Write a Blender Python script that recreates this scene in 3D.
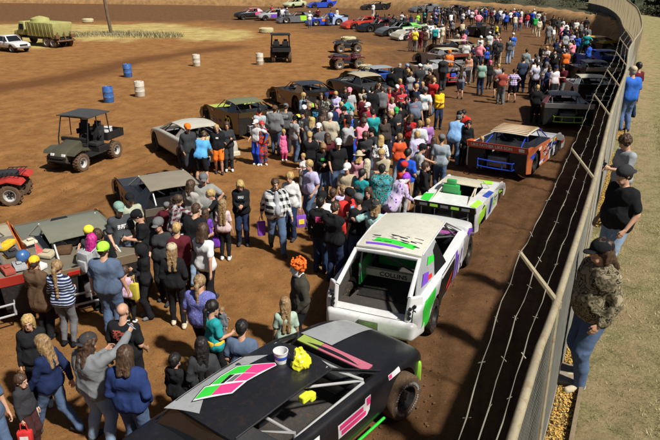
import bpy, bmesh, math, random
import numpy as np
from mathutils import Vector, Matrix, Euler
from math import pi, sin, cos, radians

for o in list(bpy.data.objects): bpy.data.objects.remove(o)
scene = bpy.context.scene
COL = scene.collection
rnd = random.Random(7)
nrg = np.random.default_rng(11)

# ---------------------------------------------------------------- camera, sky, sun
FOC = 640.0; CAMH = 6.4; K0 = 6.4/5.8
TH = math.atan(255/640.0)
CT, ST = cos(TH), sin(TH)
cam_d = bpy.data.cameras.new('camera'); cam = bpy.data.objects.new('camera', cam_d); COL.objects.link(cam)
cam.location = (0, 0, CAMH); cam.rotation_euler = (pi/2-TH, 0, 0)
cam_d.sensor_width = 36; cam_d.lens = 36*FOC/660.0; cam_d.clip_start = 0.1; cam_d.clip_end = 900
scene.camera = cam

SUN_EL = radians(51); SUN_DIR = Vector((-0.75, 0.66, 0)).normalized()      # the way the light travels, seen from above
world = bpy.data.worlds.new("World"); scene.world = world; world.use_nodes = True
nt = world.node_tree; bg = nt.nodes['Background']
sky = nt.nodes.new('ShaderNodeTexSky'); sky.sky_type = 'NISHITA'; sky.sun_disc = False
sky.sun_elevation = SUN_EL; sky.sun_rotation = math.atan2(-SUN_DIR.x, -SUN_DIR.y)
sky.dust_density = 2.0
nt.links.new(sky.outputs[0], bg.inputs[0]); bg.inputs[1].default_value = 0.024
sd = bpy.data.lights.new('floodlight_sun', 'SUN'); sd.energy = 4.2; sd.angle = radians(3.0); sd.color = (1.0, 0.96, 0.88)
so = bpy.data.objects.new('floodlight_sun', sd); COL.objects.link(so)
d3 = Vector((SUN_DIR.x*cos(SUN_EL), SUN_DIR.y*cos(SUN_EL), -sin(SUN_EL)))
so.rotation_euler = d3.to_track_quat('-Z', 'Y').to_euler(); so.location = (20, -15, 25)
scene.view_settings.view_transform = 'Standard'; scene.view_settings.look = 'None'
scene.view_settings.gamma = 1; scene.view_settings.exposure = 0.6
scene.view_settings.use_curve_mapping = False
scene.render.engine = 'CYCLES'

def G(px, py, z=0.0):
    "where the sight line of a photograph pixel meets the level z"
    dx = (px-330)/FOC; v = -(py-220)/FOC
    dy = CT+v*ST; dz = -ST+v*CT
    t = (z-CAMH)/dz
    return Vector((dx*t, dy*t, z))
def P(x, y, z):
    Z = z-CAMH; d = y*CT-Z*ST; up = y*ST+Z*CT
    return (330+FOC*x/d, 220-FOC*up/d)

# ---------------------------------------------------------------- materials
MC = {}
def hexc(c):
    if isinstance(c, (tuple, list)): return tuple(c[:3])
    return NAMED[c]
def mat(key, col=(.5, .5, .5), rough=.7, metal=0., var=.18, vscale=6., bump=.0, bscale=40., spec=.4, col2=None, kind='plain', alpha=1., trans=0., emit=None, coat=0.):
    if key in MC: return MC[key]
    m = bpy.data.materials.new(key); m.use_nodes = True; MC[key] = m
    N = m.node_tree.nodes; L = m.node_tree.links
    b = N['Principled BSDF']
    b.inputs['Roughness'].default_value = rough; b.inputs['Metallic'].default_value = metal
    b.inputs['Specular IOR Level'].default_value = spec
    b.inputs['Coat Weight'].default_value = coat; b.inputs['Coat Roughness'].default_value = .15
    if trans: b.inputs['Transmission Weight'].default_value = trans
    tc = N.new('ShaderNodeTexCoord')
    def noise(scale, det=3, rg=.6, src='Object'):
        n = N.new('ShaderNodeTexNoise'); n.inputs['Scale'].default_value = scale; n.inputs['Detail'].default_value = det
        n.inputs['Roughness'].default_value = rg; L.new(tc.outputs[src], n.inputs['Vector']); return n
    def ramp(src, stops, interp='LINEAR'):
        r = N.new('ShaderNodeValToRGB'); r.color_ramp.interpolation = interp
        e = r.color_ramp.elements
        while len(e) < len(stops): e.new(0.5)
        for k, (p, c) in enumerate(stops): e[k].position = p; e[k].color = (*c[:3], 1)
        L.new(src, r.inputs[0]); return r
    dark = tuple(c*(1-var) for c in col); lite = tuple(min(1, c*(1+var)) for c in col)
    c2 = col2 or dark
    if kind == 'plain':
        n = noise(vscale); out = ramp(n.outputs[0], [(.3, dark), (.7, lite)]).outputs[0]
    elif kind == 'dirty':          # paint or metal with clay dust and scuffs
        n = noise(vscale); n2 = noise(vscale*7, 6, .75)
        base = ramp(n.outputs[0], [(.3, dark), (.7, lite)])
        mk = ramp(n2.outputs[0], [(.52, (0, 0, 0)), (.72, (1, 1, 1))])
        mx = N.new('ShaderNodeMixRGB'); L.new(mk.outputs[0], mx.inputs[0]); L.new(base.outputs[0], mx.inputs[1])
        mx.inputs[2].default_value = (*c2[:3], 1); out = mx.outputs[0]
    elif kind == 'plaid':
        sx = N.new('ShaderNodeSeparateXYZ'); L.new(tc.outputs['Object'], sx.inputs[0])
        a = N.new('ShaderNodeMath'); a.operation = 'ADD'; L.new(sx.outputs[0], a.inputs[0]); L.new(sx.outputs[1], a.inputs[1])
        def wave(src, f):
            q = N.new('ShaderNodeMath'); q.operation = 'MULTIPLY'; L.new(src, q.inputs[0]); q.inputs[1].default_value = f
            s = N.new('ShaderNodeMath'); s.operation = 'SINE'; L.new(q.outputs[0], s.inputs[0])
            g = N.new('ShaderNodeMath'); g.operation = 'GREATER_THAN'; L.new(s.outputs[0], g.inputs[0]); g.inputs[1].default_value = 0; return g
        w1 = wave(a.outputs[0], vscale); w2 = wave(sx.outputs[2], vscale)
        s = N.new('ShaderNodeMath'); s.operation = 'ADD'; L.new(w1.outputs[0], s.inputs[0]); L.new(w2.outputs[0], s.inputs[1])
        h = N.new('ShaderNodeMath'); h.operation = 'MULTIPLY'; L.new(s.outputs[0], h.inputs[0]); h.inputs[1].default_value = .5
        md = tuple((p+q)/2 for p, q in zip(col, c2))
        out = ramp(h.outputs[0], [(.1, c2), (.5, md), (.9, col)], 'CONSTANT').outputs[0]
    elif kind == 'stripe':
        w = N.new('ShaderNodeTexWave'); w.bands_direction = 'Z'; w.inputs['Scale'].default_value = vscale; w.inputs['Distortion'].default_value = .4
        L.new(tc.outputs['Object'], w.inputs['Vector'])
        out = ramp(w.outputs[0], [(0, c2), (.62, c2), (.66, col)], 'LINEAR').outputs[0]
    elif kind == 'camo':
        n = noise(vscale, 3, .5); out = ramp(n.outputs[0], [(0, c2), (.42, (.10, .085, .05)), (.5, col), (.58, (.035, .03, .02)), (.66, c2)], 'CONSTANT').outputs[0]
    elif kind == 'floral':
        v = N.new('ShaderNodeTexVoronoi'); v.inputs['Scale'].default_value = vscale; L.new(tc.outputs['Object'], v.inputs['Vector'])
        out = ramp(v.outputs[0], [(.0, c2), (.33, c2), (.42, col)]).outputs[0]
    elif kind == 'speckle':
        v = N.new('ShaderNodeTexVoronoi'); v.inputs['Scale'].default_value = vscale; L.new(tc.outputs['Object'], v.inputs['Vector'])
        out = ramp(v.outputs[0], [(.0, c2), (.2, c2), (.26, col)]).outputs[0]
    elif kind == 'hair':
        mp = N.new('ShaderNodeMapping'); mp.inputs['Scale'].default_value = (1, 1, .18); L.new(tc.outputs['Object'], mp.inputs[0])
        n = N.new('ShaderNodeTexNoise'); n.inputs['Scale'].default_value = 60; n.inputs['Detail'].default_value = 3; L.new(mp.outputs[0], n.inputs['Vector'])
        out = ramp(n.outputs[0], [(.3, tuple(c*.45 for c in col)), (.7, tuple(min(1, c*1.5) for c in col))]).outputs[0]
    elif kind == 'denim':
        n = noise(5, 3); out = ramp(n.outputs[0], [(.35, dark), (.65, lite)]).outputs[0]
    L.new(out, b.inputs['Base Color'])
    if emit:
        b.inputs['Emission Color'].default_value = (*emit[:3], 1); b.inputs['Emission Strength'].default_value = emit[3]
    if bump and 'fabric' in key:
        nw = noise(5, 2, .5); nw.inputs['Distortion'].default_value = .8; bw = N.new('ShaderNodeBump'); bw.inputs['Strength'].default_value = .45; bw.inputs['Distance'].default_value = .04
        L.new(nw.outputs[0], bw.inputs['Height']); L.new(bw.outputs[0], b.inputs['Normal'])
    elif bump:
        n = noise(bscale, 5, .7); bp = N.new('ShaderNodeBump'); bp.inputs['Strength'].default_value = min(1, bump*10); bp.inputs['Distance'].default_value = bump*.3
        L.new(n.outputs[0], bp.inputs['Height']); L.new(bp.outputs[0], b.inputs['Normal'])
    return m

NAMED = dict(black=(.012, .012, .014), charcoal=(.035, .036, .04), grey=(.13, .135, .145), lightgrey=(.32, .33, .34), white=(.66, .66, .66),
             cream=(.55, .5, .38), tan=(.42, .36, .25), navy=(.012, .022, .07), darkblue=(.02, .035, .10), blue=(.02, .08, .42), royal=(.015, .06, .5), lightblue=(.22, .42, .7), slate=(.085, .12, .19),
             cyan=(.35, .62, .62), teal=(.02, .28, .30), skyblue=(.1, .42, .68), green=(.03, .35, .08), lime=(.35, .7, .06), yellow=(.75, .6, .05), gold=(.75, .45, .03),
             orange=(.75, .17, .02), red=(.5, .03, .03), maroon=(.09, .012, .02), rust=(.32, .07, .05), pink=(.75, .25, .32), hotpink=(.8, .08, .3), magenta=(.45, .02, .2),
             lavender=(.45, .42, .62), purple=(.15, .05, .4), periwinkle=(.12, .13, .38), brown=(.1, .055, .03), khaki=(.38, .3, .19), seafoam=(.33, .42, .34), sage=(.2, .32, .27),
             jeans=(.075, .115, .2), lightjeans=(.22, .30, .42), darkjeans=(.018, .03, .07), blond=(.42, .28, .11), dirtyblond=(.24, .15, .07), brownhair=(.06, .032, .018), darkhair=(.012, .01, .009), greyhair=(.3, .29, .27), redhair=(.22, .07, .025),
             skin=(.48, .27, .18), tanskin=(.36, .19, .12), darkskin=(.12, .06, .035))
def cloth(col, kind='plain', col2=None, scale=30, rough=.9):
    key = 'fabric_%s_%s_%s' % (col if isinstance(col, str) else '%02d%02d%02d' % tuple(int(99*c) for c in col), kind, (col2 if isinstance(col2, str) else 'x'))
    return mat(key, hexc(col), rough, var=.14, vscale=scale if kind != 'plain' else 4, kind=kind, col2=hexc(col2) if col2 else None, bump=.006, bscale=90, spec=.15)

# ---------------------------------------------------------------- object helpers
def link(o, parent=None):
    COL.objects.link(o)
    if parent is not None: o.parent = parent
    return o
def tag(o, label=None, cat=None, group=None, kind=None):
    if label: o['label'] = label
    if cat: o['category'] = cat
    if group: o['group'] = group
    if kind: o['kind'] = kind
    return o
def empty(name, loc=(0, 0, 0), rz=0., s=1.):
    o = bpy.data.objects.new(name, None); link(o); o.location = loc; o.rotation_euler = (0, 0, rz); o.scale = (s, s, s)
    o.empty_display_size = .2
    return o
def np_mesh(name, V, Fq, smooth=True, mats=(), fmat=None):
    me = bpy.data.meshes.new(name)
    V = np.asarray(V, dtype=np.float32); Fq = np.asarray(Fq, dtype=np.int32)
    k = Fq.shape[1] if len(Fq) else 4
    me.vertices.add(len(V)); me.vertices.foreach_set('co', V.ravel())
    me.loops.add(Fq.size); me.loops.foreach_set('vertex_index', Fq.ravel())
    me.polygons.add(len(Fq)); me.polygons.foreach_set('loop_start', np.arange(0, Fq.size, k, dtype=np.int32))
    me.polygons.foreach_set('loop_total', np.full(len(Fq), k, dtype=np.int32))
    if smooth: me.polygons.foreach_set('use_smooth', np.ones(len(Fq), dtype=bool))
    if fmat is not None: me.polygons.foreach_set('material_index', np.asarray(fmat, dtype=np.int32))
    for m in mats: me.materials.append(m)
    me.update(calc_edges=True)
    return me
def mobj(name, me, parent=None, loc=None, rot=None):
    o = bpy.data.objects.new(name, me); link(o, parent)
    if loc is not None: o.location = loc
    if rot is not None: o.rotation_euler = rot
    return o

class MB:
    "gathers simple shapes, then links them as one mesh object"
    def __init__(s): s.v = []; s.f = []; s.m = []; s.cur = 0
    def add(s, V, F):
        b = len(s.v); s.v += [tuple(p) for p in V]; s.f += [tuple(b+i for i in f) for f in F]; s.m += [s.cur]*len(F); return s
    def box(s, c, d, rot=None, taper=1.):
        x, y, z = d[0]/2, d[1]/2, d[2]/2
        V = [Vector((sx*x*(taper if sz > 0 else 1), sy*y*(taper if sz > 0 else 1), sz*z)) for sz in (-1, 1) for sx, sy in ((-1, -1), (1, -1), (1, 1), (-1, 1))]
        if rot is not None:
            R = rot if isinstance(rot, Matrix) else Euler(rot).to_matrix(); V = [R @ p for p in V]
        V = [p+Vector(c) for p in V]
        return s.add(V, [(3, 2, 1, 0), (4, 5, 6, 7), (0, 1, 5, 4), (1, 2, 6, 5), (2, 3, 7, 6), (3, 0, 4, 7)])
    def hexa(s, P8):  # bottom 4 ccw, top 4 ccw
        return s.add(P8, [(3, 2, 1, 0), (4, 5, 6, 7), (0, 1, 5, 4), (1, 2, 6, 5), (2, 3, 7, 6), (3, 0, 4, 7)])
    def tube(s, pts, r, n=8, r2=None, cap=True):
        pts = [Vector(p) for p in pts]; V = []; F = []
        up = None
        for i, p in enumerate(pts):
            t = (pts[min(i+1, len(pts)-1)]-pts[max(i-1, 0)]).normalized()
            if up is None:
                up = t.orthogonal().normalized()
            up = (up-t*up.dot(t)).normalized(); w = t.cross(up)
            rr = r if r2 is None else r+(r2-r)*i/(len(pts)-1)
            for k in range(n):
                a = 2*pi*k/n; V.append(p+(up*cos(a)+w*sin(a))*rr)
        for i in range(len(pts)-1):
            for k in range(n):
                a = i*n+k; b = i*n+(k+1) % n; F.append((a, b, b+n, a+n))
        if cap: F += [tuple(range(n-1, -1, -1)), tuple((len(pts)-1)*n+k for k in range(n))]
        return s.add(V, F)
    def lathe(s, prof, c=(0, 0, 0), axis='z', n=20, closed=False):
        V = []; F = []; m = len(prof)
        for k in range(n):
            a = 2*pi*k/n
            for (r, h) in prof:
                if axis == 'z': V.append((c[0]+r*cos(a), c[1]+r*sin(a), c[2]+h))
                elif axis == 'y': V.append((c[0]+r*sin(a), c[1]+h, c[2]+r*cos(a)))
                else: V.append((c[0]+h, c[1]+r*cos(a), c[2]+r*sin(a)))
        for k in range(n):
            k2 = (k+1) % n
            for i in range(m-1 if not closed else m):
                j = (i+1) % m
                F.append((k*m+i, k2*m+i, k2*m+j, k*m+j))
        return s.add(V, F)
    def prism(s, poly, axis, a, b):
        "poly is 2-D, extruded along axis from a to b; axis y: (x,z), x: (y,z), z: (x,y)"
        def q(p, t): return (p[0], t, p[1]) if axis == 'y' else ((t, p[0], p[1]) if axis == 'x' else (p[0], p[1], t))
        n = len(poly); V = [q(p, a) for p in poly]+[q(p, b) for p in poly]
        F = [tuple(range(n)), tuple(range(2*n-1, n-1, -1))]+[(i, i+n, (i+1) % n+n, (i+1) % n) for i in range(n)]
        return s.add(V, F)
    def sheet(s, fn, nu, nv, th=.0):
        V = [fn(i/nu, j/nv) for j in range(nv+1) for i in range(nu+1)]
        F = [(j*(nu+1)+i, j*(nu+1)+i+1, (j+1)*(nu+1)+i+1, (j+1)*(nu+1)+i) for j in range(nv) for i in range(nu)]
        if th:
            m = len(V); V2 = [(p[0], p[1], p[2]-th) for p in V]
            F2 = [tuple(reversed([m+i for i in f])) for f in F]
            edge = [i for i in range(nu+1)]+[j*(nu+1)+nu for j in range(1, nv+1)]+[nv*(nu+1)+i for i in range(nu-1, -1, -1)]+[j*(nu+1) for j in range(nv-1, 0, -1)]
            F3 = [(edge[(k+1) % len(edge)], edge[k], edge[k]+m, edge[(k+1) % len(edge)]+m) for k in range(len(edge))]
            return s.add(V+V2, F+F2+F3)
        return s.add(V, F)
    def build(s, name, mats, parent=None, loc=None, rot=None, bevel=0., smooth=False, fix=True, segs=2, sub=0):
        me = bpy.data.meshes.new(name); me.from_pydata(s.v, [], s.f)
        if not isinstance(mats, (list, tuple)): mats = [mats]
        for m in mats: me.materials.append(m)
        if len(mats) > 1: me.polygons.foreach_set('material_index', s.m)
        bm = bmesh.new(); bm.from_mesh(me)
        if fix: bmesh.ops.recalc_face_normals(bm, faces=bm.faces)
        if bevel:
            es = [e for e in bm.edges if len(e.link_faces) == 2 and e.calc_face_angle(0) > .5]
            bmesh.ops.bevel(bm, geom=es, offset=bevel, segments=segs, affect='EDGES', profile=.5, clamp_overlap=True)
        if smooth:
            for f in bm.faces: f.smooth = True
        bm.to_mesh(me); bm.free()
        if smooth and smooth != 'all':
            try: me.set_sharp_from_angle(angle=radians(38))
            except Exception: pass
        o = mobj(name, me, parent, loc, rot)
        return o
def evalmods(o):
    dg = bpy.context.evaluated_depsgraph_get(); e = o.evaluated_get(dg)
    me = bpy.data.meshes.new_from_object(e, depsgraph=dg); o.modifiers.clear(); old = o.data; o.data = me; me.name = o.name
    return o
def boolean(o, cutter, op='DIFFERENCE'):
    cutter.parent = o.parent          # cut in the thing's own frame
    m = o.modifiers.new('b', 'BOOLEAN'); m.operation = op; m.object = cutter; m.solver = 'EXACT'
    evalmods(o); bpy.data.objects.remove(cutter); return o
def kids(o): return [c for c in o.children]
def copy_tree(o, parent=None):
    c = o.copy(); link(c)
    if parent is not None: c.parent = parent
    for ch in list(o.children): copy_tree(ch, c)
    return c
FONT_CACHE = {}
def text_mesh(txt, size=1., depth=0., shear=0.):
    k = (txt, size, depth, shear)
    if k in FONT_CACHE: return FONT_CACHE[k]
    cu = bpy.data.curves.new('lettering', 'FONT'); cu.body = txt; cu.size = size; cu.extrude = depth; cu.align_x = 'CENTER'; cu.align_y = 'CENTER'; cu.shear = shear
    cu.resolution_u = 3; cu.offset = size*.018
    o = bpy.data.objects.new('t', cu); link(o); dg = bpy.context.evaluated_depsgraph_get()
    me = bpy.data.meshes.new_from_object(o.evaluated_get(dg)); bpy.data.objects.remove(o); me.materials.clear(); FONT_CACHE[k] = me; return me
def lettering(txt, size, m, parent, loc, xdir, updir, depth=.002, shear=0., sx=1., name='lettering'):
    me = text_mesh(txt, size, depth, shear).copy(); me.materials.append(m)
    o = mobj(name, me, parent)
    x = Vector(xdir).normalized(); u = Vector(updir); u = (u-x*u.dot(x)).normalized(); n = x.cross(u)
    M = Matrix.Identity(4)
    for i in range(3): M[i][0] = x[i]*sx; M[i][1] = u[i]; M[i][2] = n[i]; M[i][3] = loc[i]
    o.matrix_local = M
    return o
# ---------------------------------------------------------------- surface nets: one continuous skin grown from limbs
BIG = 1.0
def smin(a, b, k):
    h = np.clip(.5+.5*(b-a)/k, 0, 1); return b*(1-h)+a*h-k*h*(1-h)
def axis_grid(lo, hi, step, fine=()):
    pts = [lo]; x = lo
    while x < hi:
        st = step
        for (a, b, s) in fine:
            if a-step <= x <= b: st = min(st, s)
        x += st; pts.append(x)
    return np.array(pts, dtype=np.float32)
def prim_bb(p):
    t = p[0]
    if t == 'c':
        a, b, ra, rb = p[1:5]; r = max(ra, rb)
        return np.minimum(a, b)-r, np.maximum(a, b)+r
    c, rad = p[1], p[2]; r = np.max(rad)
    return c-r, c+r
def eval_prim(p, X, Y, Z):
    if p[0] == 'c':
        a, b, ra, rb = p[1:5]; ab = b-a; L2 = float(ab@ab)+1e-9
        dx, dy, dz = X-a[0], Y-a[1], Z-a[2]
        t = np.clip((dx*ab[0]+dy*ab[1]+dz*ab[2])/L2, 0, 1)
        return np.sqrt((dx-t*ab[0])**2+(dy-t*ab[1])**2+(dz-t*ab[2])**2)-(ra+(rb-ra)*t)
    c, rad = p[1], p[2]; R = p[3]
    dx, dy, dz = X-c[0], Y-c[1], Z-c[2]
    u = (dx*R[0][0]+dy*R[1][0]+dz*R[2][0])/rad[0]; v = (dx*R[0][1]+dy*R[1][1]+dz*R[2][1])/rad[1]; w = (dx*R[0][2]+dy*R[1][2]+dz*R[2][2])/rad[2]
    k = np.sqrt(u*u+v*v+w*w)
    return (k-1)*float(np.mean(rad))
EYE = np.eye(3)
LAT = np.random.default_rng(5).random((32, 32, 32)).astype(np.float32)
def lat3(x, y, z):
    x, y, z = np.broadcast_arrays(x, y, z); i = np.floor(x).astype(int); j = np.floor(y).astype(int); k = np.floor(z).astype(int)
    fx = x-i; fy = y-j; fz = z-k; fx = fx*fx*(3-2*fx); fy = fy*fy*(3-2*fy); fz = fz*fz*(3-2*fz); i &= 31; j &= 31; k &= 31; a = (i+1) & 31; b = (j+1) & 31; c = (k+1) & 31
    return ((LAT[i, j, k]*(1-fx)+LAT[a, j, k]*fx)*(1-fy)+(LAT[i, b, k]*(1-fx)+LAT[a, b, k]*fx)*fy)*(1-fz)+((LAT[i, j, c]*(1-fx)+LAT[a, j, c]*fx)*(1-fy)+(LAT[i, b, c]*(1-fx)+LAT[a, b, c]*fx)*fy)*fz
def A(*v): return np.array(v, dtype=np.float64)
def cap(a, b, ra, rb=None, k=.03): return ('c', np.asarray(a, float), np.asarray(b, float), ra, ra if rb is None else rb, k, '+')
def ell(c, r, R=None, k=.02, op='+'): return ('e', np.asarray(c, float), np.asarray(r, float), EYE if R is None else R, 0, k, op)
def nets(prims, step, fine=((), (), ()), zmin=0., noise=0., nscale=18., seed=0):
    lo = np.full(3, 1e9); hi = -lo
    for p in prims:
        if p[6] == '-': continue
        a, b = prim_bb(p); lo = np.minimum(lo, a); hi = np.maximum(hi, b)
    lo -= 2.2*step; hi += 2.2*step
    ax = [axis_grid(lo[i], hi[i], step, fine[i]) for i in range(3)]
    D = np.full([len(a) for a in ax], BIG, dtype=np.float32)
    for p in prims:
        a, b = prim_bb(p); mg = p[5]+3*step+.01
        sl = []
        for i in range(3):
            i0 = max(0, np.searchsorted(ax[i], a[i]-mg)-1); i1 = min(len(ax[i]), np.searchsorted(ax[i], b[i]+mg)+1); sl.append(slice(i0, i1))
        X = ax[0][sl[0]][:, None, None]; Y = ax[1][sl[1]][None, :, None]; Z = ax[2][sl[2]][None, None, :]
        d = eval_prim(p, X, Y, Z).astype(np.float32); sub = D[tuple(sl)]
        if p[6] == '+': D[tuple(sl)] = smin(sub, d, p[5])
        else: D[tuple(sl)] = -smin(-sub, d, p[5])
    if noise:
        X = ax[0][:, None, None]; Y = ax[1][None, :, None]; Z = ax[2][None, None, :]; s = nscale
        # cloth folds: creased ridges from warped lattice noise, longer along one slant than across
        wx = X+.05*np.sin(6*Z+seed)+.03*np.sin(11*Y+seed); wz = Z+.04*np.sin(9*X+2*seed)
        r1 = 1-np.abs(2*lat3(wx*s*.42+seed*3.1, Y*s*.42+7, (wz+.45*wx)*s*.22+seed)-1)
        r2 = 1-np.abs(2*lat3(wx*s*.30+9.7, Y*s*.30+seed, (wz-.6*wx)*s*.50+4)-1)
        D = D-(noise*(1.25*(r1**3-.35)+.85*(r2**3-.35)+.5*(lat3(X*s*.12+2, Y*s*.12, Z*s*.12+seed)-.5))).astype(np.float32)
    if zmin is not None:
        D = np.maximum(D, (zmin-ax[2])[None, None, :])
    D[0] = D[-1] = BIG; D[:, 0] = D[:, -1] = BIG; D[:, :, 0] = D[:, :, -1] = BIG
    I = D < 0
    c = I[:-1, :-1, :-1].astype(np.int8)
    for dx, dy, dz in ((0, 0, 1), (0, 1, 0), (0, 1, 1), (1, 0, 0), (1, 0, 1), (1, 1, 0), (1, 1, 1)):
        c = c+I[dx:dx+c.shape[0], dy:dy+c.shape[1], dz:dz+c.shape[2]]
    act = (c > 0) & (c < 8)
    idx = np.argwhere(act)
    if not len(idx): return np.zeros((0, 3)), np.zeros((0, 4), int)
    vid = np.full(c.shape, -1, dtype=np.int32); vid[act] = np.arange(len(idx))
    cn = [(0, 0, 0), (1, 0, 0), (0, 1, 0), (1, 1, 0), (0, 0, 1), (1, 0, 1), (0, 1, 1), (1, 1, 1)]
    vals = np.stack([D[idx[:, 0]+a, idx[:, 1]+b, idx[:, 2]+e] for a, b, e in cn], 1)
    acc = np.zeros((len(idx), 3)); cnt = np.zeros(len(idx))
    for i, j in ((0, 1), (2, 3), (4, 5), (6, 7), (0, 2), (1, 3), (4, 6), (5, 7), (0, 4), (1, 5), (2, 6), (3, 7)):
        va, vb = vals[:, i], vals[:, j]; cr = (va < 0) != (vb < 0)
        t = np.where(cr, va/np.where(cr, va-vb, 1), 0)
        pa = np.array(cn[i]); pb = np.array(cn[j])
        pt = pa[None]+t[:, None]*(pb-pa)[None]
        acc += pt*cr[:, None]; cnt += cr
    f = acc/cnt[:, None]
    V = np.empty((len(idx), 3))
    for i in range(3):
        a0 = ax[i][idx[:, i]]; a1 = ax[i][idx[:, i]+1]; V[:, i] = a0+(a1-a0)*f[:, i]
    Q = []
    for axn in range(3):
        o1, o2 = [(1, 2), (2, 0), (0, 1)][axn]
        s0 = [slice(1, -1)]*3; s0[axn] = slice(0, -1); s1 = [slice(1, -1)]*3; s1[axn] = slice(1, None)
        a = I[tuple(s0)]; b = I[tuple(s1)]; cr = a != b
        e = np.argwhere(cr); flip = a[cr]
        off = np.ones(3, int); off[axn] = 0; e = e+off
        def g(d1, d2):
            q = e.copy(); q[:, o1] -= d1; q[:, o2] -= d2; return vid[q[:, 0], q[:, 1], q[:, 2]]
        quad = np.stack([g(1, 1), g(0, 1), g(0, 0), g(1, 0)], 1)
        quad[~flip] = quad[~flip][:, ::-1]
        Q.append(quad)
    return V, np.concatenate(Q)

# ---------------------------------------------------------------- people
def rotm(ax, a):
    c_, s_ = cos(a), sin(a)
    if ax == 'x': return np.array([[1, 0, 0], [0, c_, -s_], [0, s_, c_]])
    if ax == 'y': return np.array([[c_, 0, s_], [0, 1, 0], [-s_, 0, c_]])
    return np.array([[c_, -s_, 0], [s_, c_, 0], [0, 0, 1]])
# hands relative to a 1.75 m figure facing -Y; x>0 is the figure's left
POSES = {
 'stand':   dict(L=(.25, -.06, .84), R=(-.25, -.06, .84)),
 'relax':   dict(L=(.27, .02, .86), R=(-.22, -.16, .95), legs='contra'),
 'phone':   dict(L=(.05, -.30, 1.16), R=(-.06, -.30, 1.14), nod=.5),
 'onephone':dict(L=(.05, -.32, 1.20), R=(-.25, -.04, .85), nod=.45, legs='contra'),
 'cross':   dict(L=(-.12, -.20, 1.17), R=(.13, -.23, 1.14)),
 'hips':    dict(L=(.19, -.05, 1.02), R=(-.19, -.05, 1.02), elbow=1, legs='apart'),
 'pockets': dict(L=(.21, -.10, .93), R=(-.21, -.10, .93), legs='contra'),
 'walk':    dict(L=(.24, -.22, .92), R=(-.24, .18, .90), legs='walk'),
 'point':   dict(L=(.42, -.48, 1.28), R=(-.25, -.05, .85), legs='contra'),
 'reach':   dict(L=(.22, -.62, 1.10), R=(-.16, -.28, 1.05), lean=.22),
 'raise':   dict(R=(-.24, -.38, 1.66), L=(.12, -.30, 1.30), legs='apart'),
 'side':    dict(L=(.62, -.10, 1.30), R=(-.20, -.22, 1.02)),
 'bend':    dict(L=(.16, -.50, .92), R=(-.16, -.52, .92), lean=.55, nod=.3, legs='apart'),
 'carry':   dict(L=(.16, -.26, 1.22), R=(-.12, -.27, 1.08)),
 'akimbo':  dict(L=(.19, -.05, 1.02), R=(-.26, -.02, .86), legs='contra', elbow=1),
}
def skeleton(pose, build):
    p = POSES[pose]; lean = p.get('lean', 0); nod = p.get('nod', .12)
    sh = {'m': .172, 'f': .150, 'h': .188, 'k': .138}[build]; hp = {'m': .09, 'f': .095, 'h': .10, 'k': .08}[build]
    J = {}
    legs = p.get('legs', 'stand')
    J['pel'] = A(0, 0, .95)
    fx = {'stand': .10, 'contra': .11, 'apart': .19, 'walk': .09}[legs]
    fy = {'stand': (.0, .02), 'contra': (-.10, .06), 'apart': (0, .02), 'walk': (-.34, .30)}[legs]
    for s, n, y in ((1, 'l', fy[0]), (-1, 'r', fy[1])):
        hip = A(s*hp, 0, .93); foot = A(s*fx, y, .085)
        if legs == 'walk' and n == 'r': foot = A(s*fx, y, .14)
        v = foot-hip; L = np.linalg.norm(v); l1, l2 = .445, .425; L = min(L, l1+l2-.002)
        a = (l1*l1-l2*l2+L*L)/(2*L); h = math.sqrt(max(1e-6, l1*l1-a*a)); u = v/np.linalg.norm(v)
        if np.linalg.norm(v) > L: foot = hip+u*L
        fwd = A(0, -1, 0); fwd = fwd-u*(fwd@u); fwd /= np.linalg.norm(fwd)
        J['hip'+n] = hip; J['ank'+n] = foot; J['kn'+n] = hip+u*a+fwd*h
    R = rotm('x', lean)     # leaning forward (towards -Y)
    def T(v): return J['pel']+R@(np.asarray(v, float)-J['pel'])
    J['R'] = R
    J['waist'] = T((0, .0, 1.10)); J['chest'] = T((0, .012, 1.30)); J['nb'] = T((0, .02, 1.46)); J['nt'] = T((0, -.005, 1.55))
    HR = R@rotm('x', nod); J['HR'] = HR
    J['head'] = J['nt']+HR@A(0, -.012, .085)
    for s, n, key in ((1, 'l', 'L'), (-1, 'r', 'R')):
        S = T((s*sh, .015, 1.41)); H = np.array(p[key], float)
        if build in 'fk': H = H*A(.93, 1, 1)
        if build == 'h': H = H+A(s*.06 if abs(H[0]) > .15 else 0, -.05 if H[1] < -.15 else 0, 0)
        v = H-S; L = np.linalg.norm(v); l1, l2 = .285, .265
        if L > l1+l2-.004: H = S+v/L*(l1+l2-.004); v = H-S; L = l1+l2-.004
        u = v/L; a = (l1*l1-l2*l2+L*L)/(2*L); h = math.sqrt(max(1e-6, l1*l1-a*a))
        pole = A(s*1.4, .25, -.2) if p.get('elbow') and n == 'l' or (p.get('elbow') and pose == 'hips') else A(s*.35, .7, -.5)
        pole = pole-u*(pole@u); pole /= np.linalg.norm(pole)
        J['sh'+n] = S; J['el'+n] = S+u*a+pole*h; J['wr'+n] = H
    return J
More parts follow.
